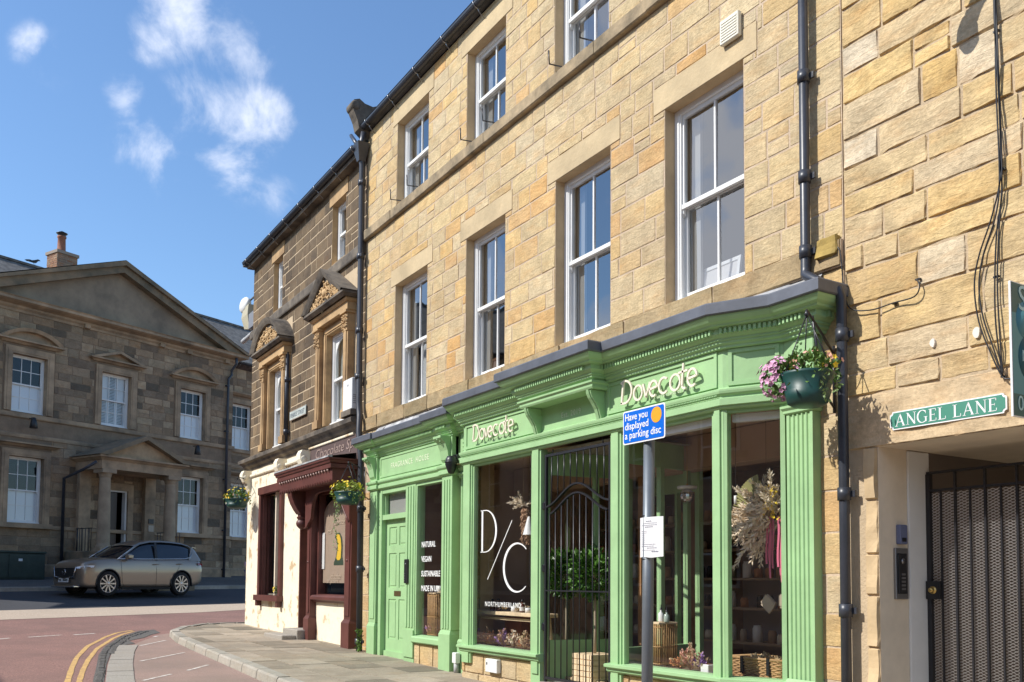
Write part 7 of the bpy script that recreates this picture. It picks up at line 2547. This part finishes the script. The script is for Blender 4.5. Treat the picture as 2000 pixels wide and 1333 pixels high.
def dried(label, pos, mats, n, R, H, seed, name='dried_flowers', group=None, down=False):
    rng = random.Random(seed)
    t = thing(name, label, 'dried flowers', pos, group=group)
    ms_ = [MB() for _ in mats]
    for k in range(n):
        a = rng.random() * 6.28; q = rng.random()
        tip = Vector((math.cos(a) * R * q, math.sin(a) * R * q * .7, (-H if down else H) * (1 - .45 * q) * rng.uniform(.7, 1.1)))
        mb = ms_[k % len(mats)]
        mb.tube([(0, 0, 0), tip * .5 + Vector((0, 0, .01)), tip], [.002, .002, .0015], 3)
        for j in range(10):
            p = tip * (.55 + .45 * j / 9)
            leaf(mb, rng, p, (tip.normalized() + Vector((rng.uniform(-.9, .9), rng.uniform(-.9, .9), rng.uniform(-.5, .5)))).normalized(), .03 * rng.uniform(.6, 1.4))
    for mb, (nm, mt) in zip(ms_, mats): mb.build(nm, mt, t)
    return t
M_STRAW = mat('straw', (.55, .42, .25), .8); M_LAV = mat('lavender', (.30, .17, .40), .8); M_RUST = mat('rust_petal', (.48, .20, .08), .8); M_CRM = mat('cream_plume', (.80, .70, .54), .8); M_TANP = mat('tan_plume', (.48, .30, .18), .8); M_PLW = mat('white_dried', (.75, .70, .60), .8)
for k, (pa, pb) in enumerate(((985, 1190), (1018, 1186))):
    x, _ = on_y(pa, pb, ty + .06)
    dried(['low white dried flower bunch left on the trestle table', 'low white dried flower bunch right on the trestle table'][k], (x, ty + .05, top), [('blossom', M_PLW), ('stems', M_STRAW)], 40, .14, .10, 50 + k)
for k, pa in enumerate((935, 958, 990, 1010, 1032)):
    x, _ = on_y(pa, 1262, -.05)
    lab = ['lavender bunch at the left edge of the left Dovecote window floor', 'rust bunch behind the table leg in the left Dovecote window', 'lilac bunch under the middle of the trestle table', 'cream bunch under the trestle table', 'straw bunch at the right under the trestle table'][k]
    dried(lab, (x, -.10, .586), [('sprigs', [M_LAV, M_RUST, M_LAV, M_CRM, M_STRAW][k]), ('stems', M_TANP)], 34, .15, .22, 60 + k)
x, _ = on_y(1012, 1240, .3)
t = thing('storage_box', 'copper brown box under the trestle table', 'box', (x, .34, .586))
m = MB(); m.bev(-.2, .2, -.12, .12, 0, .34, .006); m.build('carton', mat('copper_brown', (.28, .10, .03), .6), t)
m = MB(); m.bev(-.205, .205, -.125, .125, .34, .37, .006); m.build('lid', MATS['copper_brown'], t)
# pampas hanging in the left window and pendant
x, z = on_y(1022, 985, .10)
t = thing('hanging_pampas', 'hanging bunch of cream and brown pampas grass in the left Dovecote window', 'dried flowers', (x, .10, z))
def plume(mb, rng, p, d, L, n=60, w=.05, sz=.05):
    for k in range(n):
        u = k / n
        q = p + d * L * u + Vector((0, 0, -.25 * L * u * u))
        o = Vector((rng.gauss(0, 1), rng.gauss(0, 1), rng.gauss(0, 1))).normalized()
        leaf(mb, rng, q, (d + o * .75).normalized(), sz * rng.uniform(.6, 1.3) * (1.2 - .6 * u), wid=.16)
rg = random.Random(3)
m = MB()
for k in range(10): plume(m, rg, Vector((0, 0, -.02)), Vector((rg.uniform(-1, .4), rg.uniform(-.5, .3), rg.uniform(.1, .9))).normalized(), .24, 60)
m.build('cream_plumes', M_CRM, t)
m = MB()
for k in range(12): plume(m, rg, Vector((rg.uniform(-.04, .08), 0, -.05)), Vector((rg.uniform(-.2, .3), rg.uniform(-.2, .2), -1)).normalized(), .36, 60)
m.build('brown_plumes', M_TANP, t)
m = MB(); m.tube([(0, 0, 0), (0, 0, 2.98 - z)], .002, 4); m.build('string', M_STRAW, t)
x, z = on_y(1033, 1045, .0)
t = thing('pendant_lamp', 'white cone pendant lamp at the right of the left Dovecote window', 'lamp', (x, .0, z))
m = MB(); m.lathe([(.078, 0), (.07, .02), (.03, .17), (.014, .22), (.001, .225)], n=20); m.build('lamp_shade', M_WHITE, t)
m = MB(); m.tube([(0, 0, .22), (0, 0, 2.98 - z)], .003, 4); m.build('flex', M_BLACK, t)

# Fragrance House window: bamboo stand and cup
def bamboo(label, x, y, z0, w, h):
    t = thing('bamboo_stand', label, 'stand', (x, y, z0))
    m = MB(); m.bev(-w / 2, w / 2, -w / 2, w / 2, h - .02, h, .003); m.build('top', M_WOOD, t)
    m = MB()
    n = 9
    rg = random.Random(int(-x * 10))
    for k in range(n):
        u = -w / 2 + w * (k + .5) / n
        for (a, b) in ((u, -w / 2), (u, w / 2), (-w / 2, u), (w / 2, u)):
            m.tube([(a, b, 0), (a + rg.uniform(-.004, .004), b, h - .02)], .006, 5)
    for zz in (.03, h * .45, h - .05): 
        for s in (-1, 1):
            m.tube([(-w / 2, s * w / 2, zz), (w / 2, s * w / 2, zz)], .007, 5); m.tube([(s * w / 2, -w / 2, zz), (s * w / 2, w / 2, zz)], .007, 5)
    m.build('canes', mat('golden_cane', (.52, .31, .12), .5, var=.25, vscale=9) if 'golden_cane' not in MATS else MATS['golden_cane'], t)
    return t
x, z = on_y(857, 1158, .12)
bamboo('bamboo stand in the Fragrance House window', x + .03, .12, .601, .26, z - .60)
lathe_thing('candle_cup', 'white candle cup on the bamboo stand in the Fragrance House window', 'cup', (x + .07, .10, z), [('cup', [(.001, 0), (.035, 0), (.04, .10), (.036, .10), (.03, .01)], M_WHITE), ('wax', [(.001, .08), (.036, .08)], M_IVORY)])
dried('lilac sprigs at the foot of the bamboo stand', (x - .05, .02, .601), [('sprigs', M_LAV), ('stems', M_PEACH)], 26, .12, .18, 71)
# right Dovecote window
x, z = on_y(1292, 1215, .02)
bamboo('bamboo stand in the right Dovecote window behind the sign post', x - .02, .02, .586, .24, z - .586)
for k, (pa, h) in enumerate(((1291, .12), (1302, .10))):
    xx, _ = on_y(pa, 1200, .0)
    lathe_thing('pump_bottle', ['white pump bottle on the right bamboo stand', 'clear glass bottle beside the white pump bottle'][k], 'bottle', (xx, .0, z), [('bottle_body', [(.001, 0), (.026, 0), (.028, .01), (.028, h * .7), (.01, h * .82), (.01, h)], M_WHITE if k == 0 else mat('greenish_glass', (.35, .42, .36), .1)), ('pump', [(.012, h), (.012, h + .02), (.004, h + .02), (.004, h + .05), (.001, h + .05)], M_BLACK)])
# mirror ball lamp under a white disc
x, z = on_y(1342, 952, .55)
t = thing('globe_pendant', 'faceted silver globe pendant under a white disc in the right Dovecote window', 'lamp', (x, .55, z))
m = MB(); m.lathe([(.001, .012), (.10, .010), (.105, 0), (.10, -.018), (.001, -.02)], n=28); m.build('disc', M_WHITE, t)
m = MB(); m.lathe([(.001 + .075 * math.sin(math.radians(a)), -.09 - .075 * math.cos(math.radians(a))) for a in range(0, 181, 20)], n=14, smooth=False); m.build('globe', mat('silver_glass', (.55, .55, .58), .12, metal=.9), t)
m = MB(); m.tube([(0, 0, .01), (0, 0, 2.97 - z)], .003, 4); m.lathe([(.001, .04), (.012, .03), (.016, .012)], n=8); m.build('flex', MATS['brass'], t)
# big dried installation behind the splayed pane
DX, DZ = on_y(1497, 1010, .12)
t = thing('dried_installation', 'large hanging spray of pampas, palm fan and pink ribbons behind the splayed pane', 'dried flowers', (DX, .12, DZ))
rg = random.Random(17)
m = MB()
for k in range(30):
    plume(m, rg, Vector((rg.uniform(-.08, .12), rg.uniform(-.08, .08), rg.uniform(-.05, .12))), Vector((rg.uniform(-1.2, -.1), rg.uniform(-.7, .3), rg.uniform(-1.0, .3))).normalized(), rg.uniform(.26, .42), 90, sz=.075)
m.build('pampas_plumes', mat('warm_plume', (.84, .70, .52), .85), t)
m = MB()
for k in range(16): plume(m, rg, Vector((rg.uniform(-.1, .15), rg.uniform(-.1, .1), rg.uniform(.0, .15))), Vector((rg.uniform(-.6, .5), rg.uniform(-.6, .2), rg.uniform(.25, 1))).normalized(), rg.uniform(.2, .38), 80, sz=.06)
m.build('pale_plumes', M_CRM, t)
m = MB()
c0 = Vector((.02, -.06, .02))
for k in range(17):
    a = math.radians(95 + k * 4.4)
    a2 = math.radians(95 + (k + 1) * 4.4)
    L = .36 if k not in (0, 16) else .30
    p1 = c0 + Vector((math.cos(a) * L, 0, math.sin(a) * L)); p2 = c0 + Vector((math.cos(a2) * L * .98, 0, math.sin(a2) * L * .98))
    pm = (p1 + p2) / 2 + Vector((0, -.02, 0)); 
    m.add([c0, p1, pm, p2], [(0, 1, 2), (0, 2, 3)])
m.build('palm_fan', mat('olive_palm', (.28, .27, .10), .7), t)
m = MB()
for k in range(60):
    p = Vector((rg.uniform(.05, .2), rg.uniform(-.12, .0), rg.uniform(-.02, .26)))
    leaf(m, rg, p, Vector((rg.uniform(-1, 1), -.5, rg.uniform(-1, 1))).normalized(), .035)
m.build('yellow_blooms', M_YELF, t)
m = MB()
for k in range(40):
    p = Vector((rg.uniform(-.3, -.02), rg.uniform(-.12, .0), rg.uniform(-.2, .16)))
    leaf(m, rg, p, Vector((rg.uniform(-1, 1), -.5, rg.uniform(-1, 1))).normalized(), .05)
m.build('white_blooms', M_PLW, t)
m = MB()
for k in range(7):
    x_ = (.02 if k < 4 else .15) + (k % 4) * .02
    L = rg.uniform(.35, .62)
    P = [(x_ + .008 * math.sin(j), -.02 + .01 * (k % 2), .0 - L * j / 6) for j in range(7)]
    for a, b in zip(P, P[1:]): m.quad((a[0] - .011, a[1], a[2]), (a[0] + .011, a[1], a[2]), (b[0] + .011, b[1], b[2]), (b[0] - .011, b[1], b[2]))
m.build('pink_ribbons', mat('pink_ribbon', (.70, .16, .26), .6), t)
m = MB(); m.tube([(0, 0, .1), (0, 0, 2.97 - DZ)], .002, 4); m.build('cord', M_BLACK, t)
for k, (pa, pb) in enumerate(((1437, 985), (1441, 1000))[:1]):
    x, z = on_y(pa, pb, .05)
    lathe_thing('hanging_candle', 'white candle on a cord at the left of the dried arrangement', 'candle', (x, .05, z), [('wax', [(.001, 0), (.016, 0), (.016, .075), (.001, .08)], M_WHITE), ('cord', [(.002, .08), (.002, 2.97 - z)], M_BLACK)])
# wicker hamper
x, z = on_y(1497, 1325, .10)
t = thing('wicker_hamper', 'open wicker hamper with black leather straps at the foot of the splayed pane', 'basket', (x + .02, .10, .586))
m = MB()
wx, wy, wh = .27, .14, .17
for k in range(11):
    z0_ = k * wh / 11
    f = 1 + .12 * k / 11
    pts = [(-wx * f, -wy * f), (wx * f, -wy * f), (wx * f, wy * f), (-wx * f, wy * f)]
    N_ = 24
    ring_ = []
    for e in range(4):
        a, b = Vector(pts[e]), Vector(pts[(e + 1) % 4])
        nn_ = 14 if e % 2 == 0 else 8
        for j in range(nn_):
            p = a + (b - a) * j / nn_
            w_ = .005 * (1 if (j + k) % 2 else -1)
            d = (b - a).normalized()
            ring_.append((p.x + d.y * w_, p.y - d.x * w_, z0_ + .008))
    m.tube(ring_ + [ring_[0]], .0085, 5)
m.build('woven_body', mat('wicker', (.50, .30, .13), .6, var=.25, vscale=12), t)
m = MB()
f = 1.13
m.tube([(-wx * f, -wy * f, wh), (wx * f, -wy * f, wh), (wx * f, wy * f, wh), (-wx * f, wy * f, wh), (-wx * f, -wy * f, wh)], .013, 6)
m.build('rim', MATS['wicker'], t)
m = MB()
for xx in (-.16, .14): m.box(xx, xx + .03, -wy * 1.16 - .012, -wy * 1.0 - .012, .04, wh + .015)
m.build('strap', M_BLACK, t)
m = MB()
rg = random.Random(8)
leaves(m, rg, 300, (0, 0, .10), wx * .95, wy * .95, .08, .05, lo=-.1, shell_=.2)
m.build('straw_filling', M_STRAW, t)
for k, (pa, mt) in enumerate(((1333, M_RUST), (1352, M_PEACH), (1372, M_LAV))):
    x, _ = on_y(pa, 1300, -.10)
    dried(['rust dried posy at the front of the right Dovecote window', 'peach dried posy in the middle of the right Dovecote window front', 'lilac dried posy beside the white pot in the right Dovecote window'][k], (x, -.12, .586), [('sprigs', mt), ('stems', M_STRAW)], 34, .14, [.14, .24, .17][k], 80 + k)
x, _ = on_y(1390, 1310, -.10)
t = thing('white_pot', 'small white square pot at the right corner of the right Dovecote window', 'pot', (x, -.14, .586))
m = MB(); m.bev(-.05, .05, -.05, .05, .0, .09, .006); m.build('pot_body', M_WHITE, t)
m = MB(); m.box(-.04, .04, -.04, .04, .085, .092); m.build('soil', M_WOOD2, t)
# hanging cards
for k, (pa, pb, w, h, an) in enumerate(((1503, 1180, .12, .12, .7), (1535, 1175, .10, .12, 0))):
    x, z = on_y(pa, pb, .16)
    t = thing('gift_card', ['beige folded card hanging by the pink ribbons, turned on its corner', 'beige card hanging flat at the right of the pink ribbons'][k], 'card', (x, .16, z))
    t.rotation_euler = (0, an, 0)
    m = MB(); m.box(-w / 2, w / 2, -.02, .0, -h / 2, h / 2); m.build('card', mat('beige_card', (.42, .34, .25), .7) if k == 0 else MATS['beige_card'], t)
    m = MB(); m.box(-w / 2 - .01, w / 2 + .01, -.026, -.021, -h / 2 + .02, h / 2 - .01); m.build('flap', MATS['beige_card'], t)

# shelves of goods at the back of the shop
sh_ = thing('shop_shelving', 'wall shelving stocked with jars deep inside the Dovecote shop', 'shelves', (-8.85, 2.0, .34))
m = MB(); m.box(-1.9, 1.9, .33, .35, 0, 2.1); m.build('back_board', mat('shelf_back', (.26, .22, .22), .8), sh_)
for x in (-1.9, -.65, .65, 1.9):
    m = MB(); m.box(x - .02, x + .02, 0, .328, 0, 2.1); m.build('upright', M_WOOD2, sh_)
M_SHELF = mat('shelf_wood', (.34, .24, .16), .6)
rg = random.Random(23)
gm = [M_WHITE, M_CRM, M_TANP, M_RUST, MATS['beige_card'], M_BLACK]
kinds = ['white jar', 'cream jar', 'tan pot', 'rust brown bottle', 'beige canister', 'black tin']
rows = ['lowest', 'second lowest', 'middle', 'second highest', 'highest']
sizes = [(rg.uniform(.035, .06), rg.uniform(.10, .2)) for _ in kinds]
meshes = {}
for zz, rw in zip((.35, .75, 1.1, 1.45, 1.8), rows):
    m = MB(); m.box(-1.9, 1.9, .001, .327, zz, zz + .03); m.build('shelf', M_SHELF, sh_)
    x = -1.8
    while x < 1.8:
        k = rg.randrange(6)
        nm = kinds[k].split()[-1]
        if k not in meshes:
            r, h = sizes[k]
            m = MB(); m.lathe([(.001, 0), (r, 0), (r, h * .8), (r * .8, h * .9), (r * .8, h), (.001, h)], n=10)
            o = m.build(nm, gm[k]); meshes[k] = o
        else:
            o = meshes[k].copy(); COL.objects.link(o)
        tag(o, '%s on the %s of the dim shelves inside the shop' % (kinds[k], rw), nm, '%ss on the %s inside shelf' % (kinds[k], rw))
        o.location = (-8.85 + x, 2.0 + rg.uniform(.05, .14), .34 + zz + .03)
        x += rg.uniform(.15, .26)

# bay trees in planters behind the iron gate
def baytree(label, x, y):
    t = thing('potted_bay_tree', label, 'potted tree', (x, y, .30))
    m = MB(); m.bev(-.17, .17, -.17, .17, 0, .32, .004)
    po_ = m.build('planter', M_WOOD, t)
    m = MB()
    for k in range(5):
        for s in (-1, 1): m.box(-.175, .175, s * .176 - .004, s * .176 + .004, .02 + k * .062, .07 + k * .062)
        m.box(.172, .18, -.17, .17, .02 + k * .062, .07 + k * .062)
    m.build('slats', M_WOOD, po_)
    m = MB(); m.tube([(0, 0, .3), (.01, 0, .6), (-.01, .01, .95), (0, 0, 1.12)], [.018, .016, .015, .012], 8)
    rg = random.Random(int(-x * 100))
    for k in range(16):
        d = Vector((rg.gauss(0, 1), rg.gauss(0, 1), rg.gauss(0, .8))).normalized()
        m.tube([(0, 0, 1.08), Vector((0, 0, 1.15)) + d * .10, Vector((0, 0, 1.2)) + d * .2], [.008, .005, .003], 4)
    m.build('trunk', mat('bay_bark', (.30, .24, .17), .85) if 'bay_bark' not in MATS else MATS['bay_bark'], t)
    m = MB()
    leaves(m, rg, 900, (0, 0, 1.2), .29, .29, .26, .085, lo=-1, shell_=.25)
    m.build('crown', mat('bay_leaf', (.07, .17, .022), .4, var=.5, vscale=8) if 'bay_leaf' not in MATS else MATS['bay_leaf'], t)
    return t
x, _ = on_y(1106, 1110, .15); baytree('left potted bay tree behind the iron gate', x, .15)
x, _ = on_y(1162, 1110, .12); baytree('right potted bay tree behind the iron gate', x, .12)

# ------------------------------------------------------------------ the terrace across the street (it stands behind the camera and shows in the shop glass)
tb = thing('terrace_building', 'brown stone terrace across the street mirrored in the shop windows', 'building', (0, -13.2, 0), math.pi)
m = MB()
wins = []
for k in range(-3, 17):
    x0 = k * 3.1 + .4
    wins += [(x0, x0 + 1.05, 1.3, 3.2), (x0, x0 + 1.05, 4.4, 6.3)]
shell(m, -12, 52, -.5, 7.6, wins, back=6, rev=.2)
m.build('wall', [mat('terrace_stone', (.60, .41, .30), .9, bump=.3, bscale=3, var=.3, vscale=.8), M_HALLTRIM, M_DARK], tb)
m = MB()
for a, b, c, d in wins:
    m.box(a, b, .12, .15, c, c + .08); m.box(a, b, .12, .15, d - .08, d); m.box(a, a + .07, .121, .149, c + .08, d - .08); m.box(b - .07, b, .121, .149, c + .08, d - .08); m.box(a + .07, b - .07, .1, .13, (c + d) / 2 - .03, (c + d) / 2 + .03)
m.build('window_frames', M_WHITE, tb)
m = MB()
for a, b, c, d in wins: m.box(a - .15, b + .15, -.03, .05, c - .15, c - .001); m.box(a - .15, b + .15, -.02, .1, d + .001, d + .25)
m.build('sills_and_lintels', M_HALLTRIM, tb)
m = MB(); m.quad((-12, -.2, 7.6), (52, -.2, 7.6), (52, 3, 9.0), (-12, 3, 9.0)); m.quad((-12, 3, 9.0), (52, 3, 9.0), (52, 6, 7.6), (-12, 6, 7.6)); m.build('roof', M_SLATE, tb)

# weeds at the foot of the wall and a little plant in the maroon window
def weed(label, pos, n, h, seed, m_=None, fl=None):
    t = thing('weed' if fl is None else 'potted_plant', label, 'plant', pos)
    rg = random.Random(seed)
    m = MB()
    for k in range(n):
        p = Vector((rg.uniform(-.05, .05), rg.uniform(-.05, .02), rg.uniform(0, h)))
        leaf(m, rg, p, Vector((rg.uniform(-1, 1), rg.uniform(-1, .3), rg.uniform(.1, 1))).normalized(), .06)
    m.build('leaves', m_ or M_LEAF, t)
    if fl:
        m = MB()
        for k in range(8): flower(m, rg, Vector((rg.uniform(-.06, .06), -.05, rg.uniform(h * .4, h))), Vector((0, -1, .3)), .03)
        m.build('flowers', fl, t)
    return t
weed('green weed growing at the foot of the wall beside the long drainpipe', (-14.22, -.20, gz(-14.2, -.2)), 60, .35, 4)
weed('small yellow flowering plant on the sill of the left maroon window', (-19.35, -.02, 1.11), 26, .14, 6, fl=M_YELF)

# person half hidden behind the corner, on the far pavement
d_ = px_ray(483, 1139)
q = CAM.copy(); stp = 10.0
while stp < 70:
    q = CAM + d_ * stp
    if q.z < gz(q.x, q.y, 0): break
    stp += .05
pt = thing('person', 'small person in pink top and blue trousers half hidden by the building corner', 'person', (q.x, q.y, gz(q.x, q.y, 0)), HROT)
def skinned(name, joints, edges, m_, parent):
    me = bpy.data.meshes.new(name)
    me.from_pydata([j[0] for j in joints], edges, [])
    o = bpy.data.objects.new(name, me); COL.objects.link(o); o.parent = parent
    me.materials.append(m_)
    md = o.modifiers.new('skin', 'SKIN')
    for i, j in enumerate(joints): me.skin_vertices[0].data[i].radius = (j[1], j[1])
    me.skin_vertices[0].data[0].use_root = True
    s = o.modifiers.new('sub', 'SUBSURF'); s.levels = 2; s.render_levels = 2
    return o
J = [((0, 0, .52), .085), ((0, 0, .66), .09), ((0, 0, .78), .085), ((0, 0, .85), .035), ((0, -.005, .93), .07), ((0, -.005, 1.00), .062),
     ((-.12, 0, .80), .035), ((-.15, -.02, .66), .027), ((-.14, -.08, .54), .022), ((.12, 0, .80), .035), ((.15, -.02, .66), .027), ((.14, -.07, .54), .022),
     ((-.06, 0, .48), .06), ((-.07, -.02, .27), .042), ((-.07, .02, .05), .03), ((-.07, -.08, .025), .025), ((.06, 0, .48), .06), ((.08, .0, .27), .042), ((.09, .05, .05), .03), ((.09, -.04, .025), .025)]
E = [(0, 1), (1, 2), (2, 3), (3, 4), (4, 5), (2, 6), (6, 7), (7, 8), (2, 9), (9, 10), (10, 11), (0, 12), (12, 13), (13, 14), (14, 15), (0, 16), (16, 17), (17, 18), (18, 19)]
skinned('body', J, E, mat('skin', (.55, .33, .24), .6), pt)
skinned('top', [((0, 0, .52), .097), ((0, 0, .66), .10), ((0, 0, .79), .092), ((-.12, 0, .80), .045), ((-.145, -.02, .68), .038), ((.12, 0, .80), .045), ((.145, -.02, .68), .038)], [(0, 1), (1, 2), (2, 3), (3, 4), (2, 5), (5, 6)], mat('pink_cloth', (.62, .36, .40), .8), pt)
skinned('trousers', [((0, 0, .52), .098), ((-.06, 0, .46), .07), ((-.07, -.02, .27), .055), ((-.07, .02, .08), .045), ((.06, 0, .46), .07), ((.08, .0, .27), .055), ((.09, .05, .08), .045)], [(0, 1), (1, 2), (2, 3), (0, 4), (4, 5), (5, 6)], mat('blue_cloth', (.05, .08, .25), .8), pt)
m = MB(); m.lathe([(.001, .10), (.05, .09), (.078, .04), (.082, -.02), (.07, -.07), (.06, -.07)], (0, .015, .97), 14); m.build('hair', mat('brown_hair', (.07, .04, .02), .8), pt)
